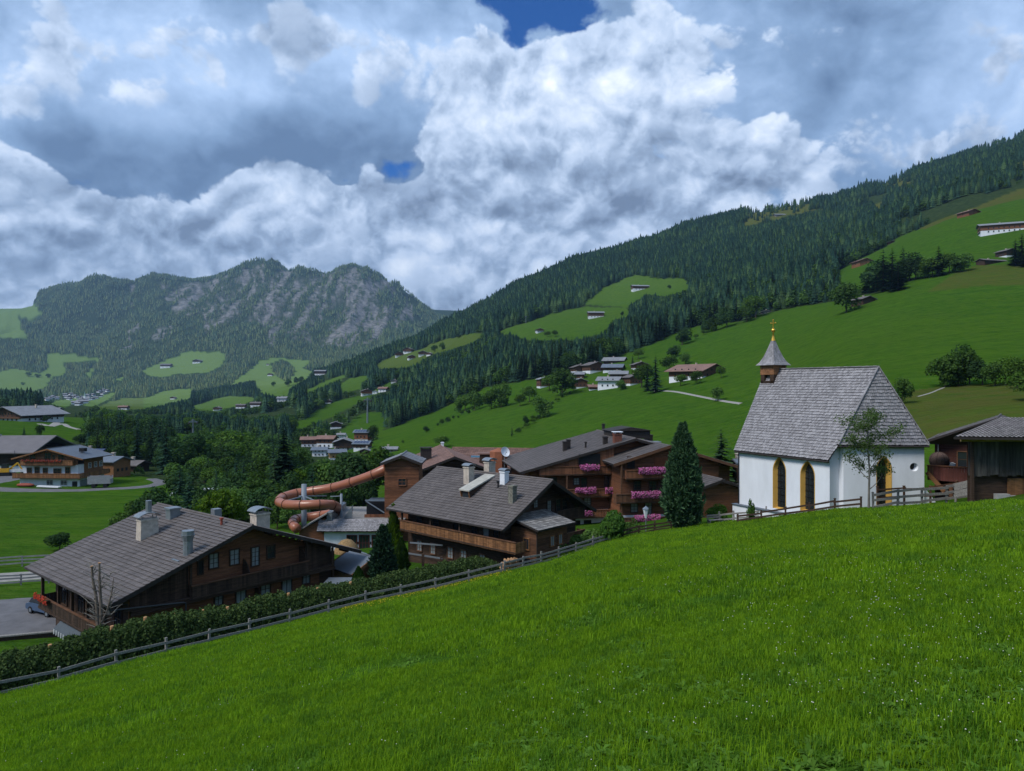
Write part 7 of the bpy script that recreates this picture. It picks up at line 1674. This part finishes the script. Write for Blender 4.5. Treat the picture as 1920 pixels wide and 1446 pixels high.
tree('x', 1352, 905, 104, 'bluish spruce between the tall conifer and the chapel', None, 112, parts=[('crown', mid_s), ('trunk', stem)], name='spruce_tree', sx=1.7)
CYP = [(0, .10), (.15, .145), (.4, .145), (.65, .105), (.85, .052), (1, .004)]
tree('x', 718, 1092, 112, 'dark pointed cypress between the two chalets', None, 66, parts=[('crown', tufted_crown(7, 800, L_YEW, CYP, .09)), ('trunk', stem)], name='cypress_tree', sx=1.05)
tree('x', 752, 1095, 86, 'lighter green conifer right behind the dark cypress', None, 69, parts=[('crown', cone_crown(9, 6000, .04, leaf_mat('fresh_scales', (.02, .05, .012), (.06, .11, .025), .2, 0), CYP, 1.1, .18)), ('trunk', stem)], name='conifer', sx=1.25)
tree('x', 737, 1010, 62, 'thin ragged larch rising behind the dark cypress', None, 76, parts=[('crown', cone_crown(19, 1600, .05, L_DECY, CYP, .6, .3)), ('trunk', stem)], name='larch_tree', sx=.8)
tree('x', 672, 1104, 40, 'small bright conical thuja at the corner of the shed', None, 61, parts=[('crown', cone_crown(8, 4000, .05, leaf_mat('thuja', (.02, .055, .012), (.05, .11, .022), .2, 0), [(0, .2), (.3, .28), (.7, .16), (1, .01)], 1.0)), ('trunk', stem)], name='thuja', sx=1.1)
def bush(px, py, hpx, label, Y, m, sx=1.0, n=3200, size=.045, name='bush', cat='bush', seed=1, shape=(.5, .5, .55), zc=.46):
    P, N, g = crown_points(seed, n, 9, shape, zc); V, Q = leaf_quads(P, N, np.full(len(P), size), g); cm = np_mesh('foliage', V, Q, m)
    return tree('x', px, py, hpx, label, None, Y, parts=[('foliage', cm), ('stem', trunk_mb(.02, .5, 0, 3, seed).mesh('stem', M_BARK))], name=name, cat=cat, sx=sx)
L_MAPLE = leaf_mat('round_bush_leaf', (.03, .08, .014), (.075, .15, .03), .3, 0)
bush(1142, 1018, 62, 'round bright green bush at the fence in front of the hotel', 69.6, L_MAPLE, .95, 4200, .05, 'round_bush', seed=31)
for i, (px, py, h, sx) in enumerate(((1052, 1050, 34, 1.2), (1078, 1038, 36, 1.3), (1102, 1030, 34, 1.3), (1124, 1024, 30, 1.2), (1030, 1058, 22, 1.3))): bush(px, py, h, ['leafy shrub third from the left in the row along the grey fence', 'tallest leafy shrub of the row along the grey fence', 'broad pale shrub of the row along the grey fence', 'shrub touching the round bright bush on its left', 'lowest leafy shrub at the lodge corner of the centre chalet'][i], np.interp(px, fx_, fY_) + 1.6, leaf_mat('currant_leaf', (.045, .10, .02), (.12, .20, .05), .3, .1), sx, 1500, .07, 'shrub', seed=50 + i)
bush(1352, 976, 27, 'clipped round green bush between the barn and the chapel', 73, leaf_mat('box_leaf', (.035, .09, .012), (.08, .15, .025), .25, 0), 1.5, 2400, .05, seed=61)
bush(1302, 985, 26, 'yellow green bush at the foot of the tall conifer', 73, leaf_mat('golden_leaf', (.16, .19, .02), (.30, .28, .04), .3, 0), 1.2, 1600, .06, seed=62)
bush(1186, 1003, 30, 'small leafy shrub below the street lamp', 73, L_DEC, 1.0, 900, .06, seed=63)
for i, (px, py, h, Yk, sx, m) in enumerate(((290, 985, 66, 100, .9, L_DECD), (246, 990, 48, 102, 1.2, L_DEC), (112, 1040, 42, 92, 1.5, L_DECD), (418, 1010, 100, 96, .85, L_DECY), (385, 1000, 88, 104, .8, L_DECD), (455, 1005, 88, 108, .9, L_DEC), (490, 1010, 95, 104, 1.0, L_DECD), (520, 1005, 82, 100, .9, L_DEC), (548, 1010, 60, 98, 1.0, L_DEC), (590, 1000, 95, 110, 1.0, L_DECD), (640, 985, 85, 112, 1.0, L_DEC), (680, 985, 90, 114, .9, L_DECD), (440, 960, 75, 120, 1.0, L_DECD), (565, 965, 85, 125, 1.0, L_DECY), (612, 950, 90, 130, 1.0, L_DEC), (660, 940, 88, 128, 1.0, L_DECD), (700, 930, 95, 135, .9, L_DEC), (500, 960, 80, 128, 1.0, L_DEC))):
    lb = ['dark bushy tree above the ridge of the left chalet roof', 'rounded bush left of the bushy tree at the roof ridge', 'dark low bush on the field edge at the far left of the chalet roof', 'bright yellow green tree behind the left chalet roof', 'dark tree left of the bright yellow green one', 'leafy tree right of the bright yellow green one', 'dark tree behind the small zinc vent of the left roof', 'leafy tree left of the lowest slide turn', 'low leafy tree under the slide loop', 'dark tree inside the slide loop', 'leafy tree behind the thin steel column', 'dark tree left of the slide tower deck', 'dark tree in the second row behind the yellow green one', 'yellow tinged tree behind the slide loop', 'leafy tree above the back of the slide loop', 'dark tree above the straight run of the slide', 'leafy tree left of the slide tower roof', 'leafy tree below the big old spruce'][i]
    P, N, g = crown_points(400 + i, 2600, 10, (.46, .46, .46), .54); V, Q = leaf_quads(P, N, np.full(len(P), .04), g)
    tree('x', px, py, h, lb, None, Yk, parts=[('crown', np_mesh('crown', V, Q, m)), ('trunk', trunk_mb(.02, .5, 0, 3, i).mesh('trunk', M_BARK))], name='leafy_tree', sx=sx)
def young_tree():
    q = random.Random(4); p = at(1629, 950, 57.5); p.z = ground(p.x, p.y) - .05; H_ = zpy(768, 57.5) - p.z
    o = thing('young_tree', 'slender young tree with airy leaves in front of the chapel choir', 'tree', p); mb = MB(); lc = []
    def limb(a, d, l, r, lv):
        n = 4; pts = [a]; dd = d.normalized()
        for k in range(n): dd = (dd + Vector((q.uniform(-.16, .16), q.uniform(-.16, .16), .10))).normalized(); pts.append(pts[-1] + dd * l / n)
        mb.tube(pts, [r * (1 - .7 * k / n) for k in range(n + 1)], 6 if lv < 2 else 4)
        if lv >= 2: lc.extend([(pts[k], .22 + .1 * q.random()) for k in (2, 3, 4)])
        if lv < 3:
            for k in range(9 if lv == 0 else 4):
                t_ = q.uniform(.35, 1.0) if lv else .20 + .80 * ((k + .3) / 9) ** .8; i = min(n - 1, int(t_ * n)); b = pts[i].lerp(pts[i + 1], t_ * n - i); an = q.uniform(0, 6.28) if lv else 2.4 * k
                s_ = Vector((math.cos(an), math.sin(an), q.uniform(.25, .9))); limb(b, s_, l * (q.uniform(.22, .33) if lv == 0 else q.uniform(.38, .55)), r * .42, lv + 1)
    limb(Vector((0, 0, 0)), Vector((.03, 0, 1)), H_ * .86, .10, 0)
    part('trunk', mb, M_BARKG, o); g = np.random.default_rng(9); P = []
    for c, rr_ in lc: P += [np.array(c) + g.normal(0, rr_, 3) * (1, 1, .7) for _ in range(10)]
    P = np.array(P); V, Q = leaf_quads(P, np.tile((0, 0, 1.0), (len(P), 1)), np.full(len(P), .080), g, 1.0); link('leaves', np_mesh('leaves', V, Q, leaf_mat('willow_leaf', (.045, .082, .026), (.115, .170, .062), .4, 0)), o)
young_tree()
def bare_tree():
    p = at(186, 1200, 49.5); p.z = ground(p.x, p.y); H_ = zpy(1056, 49.5) - p.z; o = thing('pollarded_tree', 'bare pollarded tree with cut stubs in front of the left chalet', 'tree', p); q = random.Random(3); mb = MB()
    mb.tube([(0, 0, -.2), (0, 0, H_ * .22), (-.05, 0, H_ * .4), (-.22, 0, H_ * .7), (-.45, 0, H_ * .86), (-.52, 0, H_ * .97)], [.22, .19, .15, .10, .08, .065], 9); mb.tube([(0.1, 0, -.2), (.18, 0, H_ * .3), (.12, 0, H_ * .62), (.02, 0, H_ * .86), (.02, 0, H_)], [.18, .15, .11, .08, .065], 9)
    mb.tube([(.18, 0, H_ * .45), (.55, 0, H_ * .56), (.85, 0, H_ * .72), (.95, .1, H_ * .86)], [.09, .07, .05, .02], 7)
    part('trunk', mb, mat('brown_grey_bark', (.13, .105, .085), .95, .35, 4, .5, 20, (1, 1, .3)), o); mb = MB()
    for k in range(110):
        z = H_ * q.uniform(.3, .98); an = q.uniform(0, 6.28); x = (.05 if z < H_ * .5 else q.choice((-.35, .02, .75))); l = q.uniform(.3, 1.3); s_ = Vector((math.cos(an), math.sin(an) * .6, q.uniform(.1, 1.0))) * l; mb.tube([(x, 0, z), Vector((x, 0, z)) + s_ * .6 + Vector((0, 0, .05)), Vector((x, 0, z)) + s_], [.03, .022, .01], 4)
    part('twigs', mb, M_BARKG, o); mb = MB()
    for (x, z) in ((-.52, .97), (.02, 1.0)): mb.tube([(x, 0, H_ * z), (x, 0, H_ * z + .03)], .1, 8)
    part('cut_stub', mb, mat('fresh_cut_wood', (.48, .26, .12), .8, .2, 5), o)
bare_tree()
bush(1408, 982, 48, 'little upright sapling at the chapel fence', 66, L_MAPLE, .42, 1100, .05, 'sapling', 'tree', seed=71, shape=(.36, .36, .5), zc=.52)

# ---- lamp, bench, woodpile, car and small yard things
lp = at(1211, 1005, 72.5); lp.z = ground(lp.x, lp.y); lh = zpy(953, 72.5) - lp.z
la = thing('street_lamp', 'white lantern street lamp on a thin pole in front of the hotel balconies', 'street lamp', lp); mb = MB(); mb.tube([(0, 0, -.2), (0, 0, lh * .62)], [.06, .045], 8); part('pole', mb, M_METAL, la)
mb = MB(); mb.lathe([(.10, lh * .60), (.30, lh * .96)], 6); mb.lathe([(.0, lh * .60), (.10, lh * .60)], 6); part('lantern_glass', mb, mat('opal_glass', (.62, .68, .70), .3, .05), la); mb = MB(); mb.lathe([(.36, lh * .96), (.30, lh * 1.0), (.08, lh * 1.06), (.0, lh * 1.1)], 6); mb.lathe([(.0, lh * .955), (.36, lh * .96)], 6); part('lantern_cap', mb, M_METAL, la)
bp_ = at(1341, 972, 71); bp_.z = ground(bp_.x, bp_.y); be = thing('bench', 'weathered wooden bench beside the clipped round bush', 'bench', bp_, R(20)); mb = MB(); mb.box(-.85, -.25, .42, .85, .2, .48); part('seat', mb, M_GREYW, be)
mb = MB(); mb.box(-.85, .2, .6, .85, .25, .72); mb.box(-.85, .22, .78, .85, .27, .92); part('backrest', mb, M_GREYW, be)
for x in (-.7, .7): mb = MB(); mb.box(x - .05, -.22, -.3, x + .05, .26, .42); mb.box(x - .05, .2, .42, x + .05, .26, .92); part('leg', mb, M_GREYW, be)
fw = at(958, 1068, 64.0); fw.z = ground(fw.x, fw.y) - .1; wp = thing('firewood_pile', 'heap of split firewood at the hedge end below the centre chalet', 'firewood', fw, R(40)); mb = MB(); mb.tube([(0, -.28, 0), (0, .28, 0)], .11, 7); lm = mb.mesh('log', mat('split_log', (.30, .17, .085), .85, .35, 5, .2, 30, island=.3))
for r_ in range(6):
    for k in range(11 - r_ * 1): link('log', lm, wp, (-1.2 + (k + r_ * .5) * .235 + rnd.uniform(-.03, .03), rnd.uniform(-.1, .1), .1 + r_ * .2), (rnd.uniform(-.2, .2), rnd.uniform(-.1, .1), rnd.uniform(-.35, .35)), rnd.uniform(.85, 1.15))
def car():
    p = at(90, 1156, 65.5); p.z = ground(p.x, p.y) + .12; o = thing('parked_car', 'dark blue car parked at the corner of the left chalet', 'car', p, R(-28)); pr_ = [(-2.0, .35), (-2.05, .62), (-1.95, .85), (-1.2, .95), (1.35, .95), (1.95, .80), (2.05, .6), (2.0, .35)]; cab = [(-1.75, .93), (-1.25, 1.42), (.35, 1.45), (1.15, .95)]
    pm = mat('blue_car_paint', (.05, .085, .15), .3, .05, 2, spec=.6); mb = MB(); mb.prism([(x, z) for x, z in pr_], -.85, .85); mb.prism([(-1.2, 1.40), (.30, 1.43), (.30, 1.47), (-1.2, 1.46)], -.66, .66); part('body', mb, pm, o); mb = MB(); mb.prism(cab, -.72, .72); part('windows', mb, M_GLASS, o)
    wm = MB(); wm.tube([(0, -.1, 0), (0, .1, 0)], .32, 14); tm = wm.mesh('wheel', M_DARK); hm = MB(); hm.tube([(0, -.11, 0), (0, .11, 0)], .18, 10); hb = hm.mesh('rim', M_METAL)
    for x in (-1.25, 1.3):
        for y in (-.78, .78): w_ = link('wheel', tm, o, (x, y, .32)); link('rim', hb, w_)
    for y in (-.6, .6): mb = MB(); mb.box(1.93, y - .18, .62, 2.04, y + .18, .78); part('headlight', mb, M_FRAME_W, o); mb = MB(); mb.box(-2.06, y - .16, .66, -1.98, y + .16, .82); part('tail_light', mb, M_RED, o)
    mb = MB(); mb.box(2.0, -.26, .42, 2.06, .26, .52); part('number_plate', mb, M_FRAME_W, o)
car()
dc = at(137, 1204, 47.8); dc.z = ground(dc.x, dc.y); dk = thing('deck_chair', 'folded deck chair with plaid cover beneath the awning', 'deck chair', dc, R(40)); mb = MB(); mb.bar((-.5, 0, 0), (.5, 0, 1.5), .06, .06); mb.bar((-.5, .6, 0), (.5, .6, 1.5), .06, .06); mb.bar((.4, 0, 0), (-.2, 0, .9), .05, .05); mb.bar((.4, .6, 0), (-.2, .6, .9), .05, .05); part('frame', mb, M_WOOD, dk)
mb = MB()
for i in range(5):
    for j in range(8):
        f0, f1 = j / 8, (j + 1) / 8; y0, y1 = .04 + .104 * i, .04 + .104 * (i + 1); mb.face([(-.45 + .95 * f0, y0, .1 + 1.4 * f0), (-.45 + .95 * f0, y1, .1 + 1.4 * f0), (-.45 + .95 * f1, y1, .1 + 1.4 * f1), (-.45 + .95 * f1, y0, .1 + 1.4 * f1)], (i + j) % 2)
part('cover', mb, [mat('plaid_light', (.45, .38, .30), .9), mat('plaid_dark', (.10, .07, .06), .9)], dk)
pl = at(112, 1208, 47.5); pl.z = ground(pl.x, pl.y); pt_ = thing('plant_pot', 'white plant pot beneath the awning of the left chalet', 'pot', pl); mb = MB(); mb.lathe([(.14, 0), (.2, .35), (.22, .36), (.18, .33), (0, .33)], 12); part('pot', mb, M_FRAME_W, pt_)
# ---- valley floor things
gh0 = at(365, 912, 150); gh0.z = ground(gh0.x, gh0.y)
for k, (dx_, ln) in enumerate(((-4.6, 3.6), (-.6, 3.4), (2.6, 3.0))):
    o = thing('polytunnel', ['left white polytunnel cover at the edge of the stream wood', 'middle white polytunnel cover at the edge of the stream wood', 'right white polytunnel cover at the edge of the stream wood'][k], 'greenhouse', (gh0.x + dx_, gh0.y + k * .8, gh0.z + .6)); mb = MB(); n = 8; q_ = [(-1.2 + 2.4 * i / n, 1.3 * math.sin(math.pi * i / n)) for i in range(n + 1)]
    mb.prism([(a, b) for a, b in q_], 0, ln, axis='x'); part('cover', mb, mat('white_film', (.55, .58, .62), .5, .1), o); mb = MB()
    for x in (0, ln / 2, ln): mb.tube([(x, a * 1.01, b * 1.01) for a, b in q_], .04, 4)
    part('hoop', mb, M_METAL, o)
def pylon(px, py, hpx, label, Y):
    p = at(px, py, Y); p.z = ground(p.x, p.y); h = zpy(py - hpx, Y) - p.z; o = thing('lift_pylon', label, 'pylon', p, R(30)); mb = MB(); mb.tube([(0, 0, -1), (0, 0, h)], [h * .04, h * .026], 10); part('mast', mb, M_METAL, o); mb = MB(); mb.box(-h * .14, -.25, h * .90, h * .14, .25, h * .94); part('crossarm', mb, M_METAL, o)
    for s_ in (-1, 1):
        mb = MB(); mb.box(s_ * h * .13 - .2, -h * .10, h * .86, s_ * h * .13 + .2, h * .10, h * .90)
        for k in range(4): mb.tube([(s_ * h * .13 - .3, -h * .09 + h * .06 * k, h * .86), (s_ * h * .13 + .3, -h * .09 + h * .06 * k, h * .86)], h * .018, 8)
        part('sheave_train', mb, M_FASC, o)
    mb = MB(); mb.bar((-h * .08, 0, h * .94), (0, 0, h * 1.02), .2, .2); mb.bar((h * .08, 0, h * .94), (0, 0, h * 1.02), .2, .2); part('gantry', mb, M_METAL, o)
pylon(362, 845, 58, 'grey cable lift pylon standing out of the stream wood', 300); pylon(689, 772, 26, 'slim grey cable lift pylon on the spur meadow', 560); pylon(986, 606, 13, 'distant cable lift pylon at the edge of the upper forest', 950)
def machine(px, py, Yk, label, col, name, cat, kind):
    p = at(px, py, Yk); p.z = ground(p.x, p.y) + .1; o = thing(name, label, cat, p, R(15)); m = mat(name + '_paint', col, .5, .15, 2); mb = MB()
    if kind == 'digger':
        mb.box(-1.6, -1, .9, 1.4, 1, 1.9); part('body', mb, m, o); mb = MB(); mb.box(-.4, -.8, 1.9, .9, .4, 3.0); part('cab', mb, M_GLASS, o); mb = MB(); mb.bar((1.2, 0, 1.6), (3.0, 0, 3.2), .35, .35); mb.bar((3.0, 0, 3.2), (4.0, 0, 1.4), .3, .3); mb.box(3.7, -.5, .6, 4.4, .5, 1.4); part('arm', mb, m, o)
        for y in (-.95, .95): mb = MB(); mb.box(-1.8, y - .3, 0, 1.7, y + .3, .85); part('track', mb, M_DARK, o)
    else:
        mb = MB(); mb.box(-2.4, -1, .9, 2.4, 1, 1.0); mb.box(-2.4, -1, 1.0, 2.4, -.95, 1.6 if kind == 'trailer' else 2.6); mb.box(-2.4, .95, 1.0, 2.4, 1, 1.6 if kind == 'trailer' else 2.6); mb.box(-2.4, -1, 1.0, -2.3, 1, 2.0); mb.box(2.3, -1, 1.0, 2.4, 1, 2.0); part('bed', mb, m, o)
        for x in (-1.2, 1.2):
            for y in (-.9, .9): mb = MB(); mb.tube([(x, y - .12, .45), (x, y + .12, .45)], .45, 12); part('wheel', mb, M_DARK, o)
        if kind == 'loader': mb = MB(); mb.box(-1.9, -.8, 1.6, -.3, .8, 2.4); mb.bar((0, 0, 1.4), (2.3, 0, 2.6), .2, .2); part('superstructure', mb, M_RED, o)
machine(8, 884, 183, 'yellow digger parked by the left edge near the barn', (.55, .30, .02), 'digger', 'digger', 'digger'); machine(34, 881, 184, 'white flat trailer beside the yellow digger', (.6, .62, .63), 'trailer', 'trailer', 'trailer'); machine(188, 913, 164, 'red and grey hay trailer at the corner of the white farmhouse', (.26, .27, .28), 'hay_trailer', 'trailer', 'loader'); machine(118, 834, 240, 'white box trailer behind the ridge of the white farmhouse', (.62, .64, .64), 'box_trailer', 'trailer', 'box')
p = at(48, 911, 164); p.z = ground(p.x, p.y) + .15; cv = thing('covered_boat', 'red cover lying before the white farmhouse', 'cover', p, R(-8)); mb = MB(); mb.ball((0, 0, .2), .9, 12, 6, sq=(2.6, .8, .5)); part('tarpaulin', mb, M_RED, cv, True); p = at(92, 915, 162); p.z = ground(p.x, p.y) + .15; cv = thing('timber_stack', 'pale stack of beams before the white farmhouse', 'timber', p, R(-14))
for k in range(5): mb = MB(); mb.box(-3, -.5 + k * .2, .1 + .12 * (k % 2), 3, -.34 + k * .2, .28 + .12 * (k % 2)); part('beam', mb, M_FRAME_W, cv)

# ---- shrubs along the old field boundaries of the big meadow
hm_ = [DEC_MID[k] for k in (1, 3, 4)]
for (a, b, n, lb, gr) in (((1012, 786), (952, 822), 9, 'low shrub of the field hedge running down from the dark upright tree', 'field hedge below the dark upright tree'), ((884, 772), (812, 802), 8, 'low shrub of the thin boundary hedge on the lower meadow', 'boundary hedge on the lower meadow'), ((1075, 735), (1030, 760), 6, 'shrub of the bank below the hamlet', 'shrubs of the bank below the hamlet'), ((1330, 622), (1270, 652), 5, 'small shrub of the crest edge above the hamlet', 'shrubs of the crest edge')):
    for i in range(n):
        f = (i + rnd.uniform(-.3, .3)) / n; tree('leafy', a[0] + (b[0] - a[0]) * f, a[1] + (b[1] - a[1]) * f + rnd.uniform(-2, 2), rnd.uniform(4, 11), lb, gr, mesh=rnd.choice(hm_), name='shrub', cat='shrub', sx=rnd.uniform(.9, 1.5))

# ------------------------------------------------------------------ meadow: grass blades, weeds and flowers set on the near slope
def meadow_points(n, y0, y1, g, pw=1.0):
    """points spread evenly over the ground between two distances"""
    xs, ys = [], []; tot = 0
    while tot < n:
        u = g.uniform(-.98, .98, n); y = y0 + (y1 - y0) * np.sqrt(g.random(n)) if pw == 1 else (y0 ** (2 - pw) + (y1 ** (2 - pw) - y0 ** (2 - pw)) * g.random(n)) ** (1 / (2 - pw))
        px = CX + FPX * u; ok = y < np.interp(px, fx_, fY_) * .99; ok &= (px < 2250) & (px > -330)
        xs.append(u[ok] * y[ok]); ys.append(y[ok]); tot += ok.sum()
    return np.concatenate(xs)[:n], np.concatenate(ys)[:n]
def tuft(seed, nb, rad, h, wd, flat=0.0, seg=2):
    """patch of bent blades; triangles"""
    g = np.random.default_rng(seed); a = g.uniform(0, 6.283, nb); r = rad * np.sqrt(g.random(nb)); bx, by = r * np.cos(a), r * np.sin(a); yaw = g.uniform(0, 6.283, nb)
    hh = h * g.uniform(.45, 1.25, nb); lean = hh * g.uniform(.15, .9, nb) + flat * hh; w_ = wd * g.uniform(.6, 1.4, nb); dx, dy = np.cos(yaw), np.sin(yaw); V = []; F3 = []
    b0 = np.stack([bx - dy * w_, by + dx * w_, np.full(nb, -.02)], 1); b1 = np.stack([bx + dy * w_, by - dx * w_, np.full(nb, -.02)], 1)
    m0 = np.stack([bx + dx * lean * .35 - dy * w_ * .8, by + dy * lean * .35 + dx * w_ * .8, hh * .62], 1); m1 = np.stack([bx + dx * lean * .35 + dy * w_ * .8, by + dy * lean * .35 - dx * w_ * .8, hh * .62], 1)
    tp = np.stack([bx + dx * lean, by + dy * lean, hh * (1 - .3 * lean / (hh + 1e-6))], 1)
    V = np.stack([b0, b1, m0, m1, tp], 1).reshape(-1, 3); k = np.arange(nb)[:, None] * 5
    return V, np.concatenate([k + [0, 1, 3], k + [0, 3, 2], k + [2, 3, 4]], 0)
def weed(seed, nl, l, w_):
    g = np.random.default_rng(seed); V = []; F3 = []
    for i in range(nl):
        a = g.uniform(0, 6.283); c, s = math.cos(a), math.sin(a); L_ = l * g.uniform(.6, 1.2); z1 = L_ * g.uniform(.2, .7); ww = w_ * g.uniform(.7, 1.2); k = len(V)
        V += [(0, 0, 0), (c * L_ * .5 - s * ww, s * L_ * .5 + c * ww, z1 * .8), (c * L_ * .5 + s * ww, s * L_ * .5 - c * ww, z1 * .8), (c * L_, s * L_, z1 * .8)]; F3 += [(k, k + 2, k + 1), (k + 1, k + 2, k + 3)]
    return np.array(V), np.array(F3)
def flower(r, h, petals=6):
    V = [(-.004, 0, 0), (.004, 0, 0), (0, 0, h)]; F3 = [(0, 1, 2)]; k = 3; V += [(0, 0, h + r * .9), (0, 0, h - r * .6)]
    for i in range(petals): a = 6.283 * i / petals; V.append((r * math.cos(a), r * math.sin(a), h + r * .1))
    for i in range(petals): F3 += [(k, k + 2 + i, k + 2 + (i + 1) % petals), (k + 1, k + 2 + (i + 1) % petals, k + 2 + i)]
    return np.array(V), np.array(F3)
def sow(name, label, protos, mats, x, y, scale, cat=None):
    """one object: model tufts and a point for each tuft, set out by geometry nodes"""
    V = []; F_ = []; MI = []; K = []; off_ = 0
    for k, (v, f, mi) in enumerate(protos): V.append(v); F_.append(f + off_); MI.append(np.broadcast_to(mi, len(f))); K.append(np.full(len(v), k)); off_ += len(v)
    me = np_mesh(name, np.concatenate(V), np.concatenate(F_), mats, np.concatenate(MI)); z = terrain(CX + FPX * x / y, y); n0 = len(me.vertices); n = len(x); me.vertices.add(n)
    co = np.empty((n0 + n) * 3, np.float32); me.vertices.foreach_get('co', co); co[n0 * 3:] = np.stack([x, y, z], 1).ravel(); me.vertices.foreach_set('co', co); g = np.random.default_rng(n)
    for nm, ty, dat in (('model', 'INT', np.concatenate([np.concatenate(K), -1 - g.integers(0, len(protos), n)]).astype(np.int32)), ('size', 'FLOAT', np.concatenate([np.ones(n0), scale]).astype(np.float32)), ('turn', 'FLOAT', np.concatenate([np.zeros(n0), g.uniform(0, 6.28, n)]).astype(np.float32))):
        a = me.attributes.new(nm, ty, 'POINT'); a.data.foreach_set('value', dat)
    o = link(name, me); tag(o, label, cat, kind='stuff'); o.modifiers.new('sown', 'NODES').node_group = mass_tree(len(protos), (1, 1, 1)); return o
L_GRASS = leaf_mat('grass_blade', (.106, .196, .008), (.182, .312, .018), .38, .18); L_GRASS2 = leaf_mat('grass_blade_blue', (.060, .140, .012), (.115, .225, .024), .35, .15); L_WEED = leaf_mat('weed_leaf', (.055, .135, .014), (.115, .215, .035), .3, .2); L_SEED = leaf_mat('grass_stalk', (.11, .13, .04), (.20, .20, .08), .3, .2)
gg = np.random.default_rng(77)
x1, y1 = meadow_points(5200, 3.2, 17, gg); s1 = .75 + .6 * fbm(x1 / 2.2, y1 / 2.2, 3, 61)
pr = [tuft(500 + k, 160, .30, .095, .0036) + ((0 if k % 3 else 1),) for k in range(6)]
sow('grass', 'near meadow grass of fine bent blades', pr, [L_GRASS, L_GRASS2], x1, y1, s1, 'grass')
x2, y2 = meadow_points(9000, 14, 40, gg); s2 = .75 + .6 * fbm(x2 / 4, y2 / 4, 3, 62)
pr = [tuft(520 + k, 170, .55, .12, .0075) + ((0 if k % 3 else 1),) for k in range(6)]
sow('grass', 'grass over the middle of the meadow slope', pr, [L_GRASS, L_GRASS2], x2, y2, s2, 'grass')
x3, y3 = meadow_points(7000, 34, 72, gg); s3 = .75 + .6 * fbm(x3 / 6, y3 / 6, 3, 63)
pr = [tuft(540 + k, 130, .85, .19, .014) + ((0 if k % 3 else 1),) for k in range(5)]
sow('grass', 'grass along the far rim of the meadow', pr, [L_GRASS, L_GRASS2], x3, y3, s3, 'grass')
xw, yw_ = meadow_points(17000, 3.4, 34, gg, 1.5); keep = fbm(xw / 1.6, yw_ / 1.6, 3, 71) > .46; xw, yw_ = xw[keep], yw_[keep]
sow('meadow_herbs', 'broad leaved herbs and clover leaves among the grass', [weed(560 + k, 11, .085, .019) + (0,) for k in range(4)], [L_WEED], xw, yw_, .6 + .9 * gg.random(len(xw)), 'herbs')
xf, yf = meadow_points(6500, 4, 45, gg, 1.3); keep = (gg.random(len(xf)) < .15 + .75 * np.clip((xf / yf + .1) * 1.6, 0, 1)) & (fbm(xf / 3, yf / 3, 2, 81) > .42); xf, yf = xf[keep], yf[keep]
M_CLOV = mat('clover_bloom', (.62, .60, .52), .9, .15, 30)
sow('clover_flowers', 'small white clover heads scattered through the meadow', [flower(*a_) + ([1] + [0] * 12,) for a_ in ((.0075, .11), (.009, .13), (.007, .09))], [M_CLOV, L_GRASS2], xf, yf, np.clip(.85 + yf / 40, .8, 1.8), 'flowers')
n = 900; pxs = gg.uniform(640, 960, n); Yk = np.interp(pxs, fx_, fY_) - .5 - gg.exponential(1.2, n)
sow('buttercups', 'yellow buttercups along the fence at the hedge end', [flower(.03, .22, 6) + ([1] + [0] * 12,)], [mat('buttercup', (.62, .46, .02), .6, .1), L_GRASS2], (pxs - CX) / FPX * Yk, Yk, .8 + .6 * gg.random(n), 'flowers')
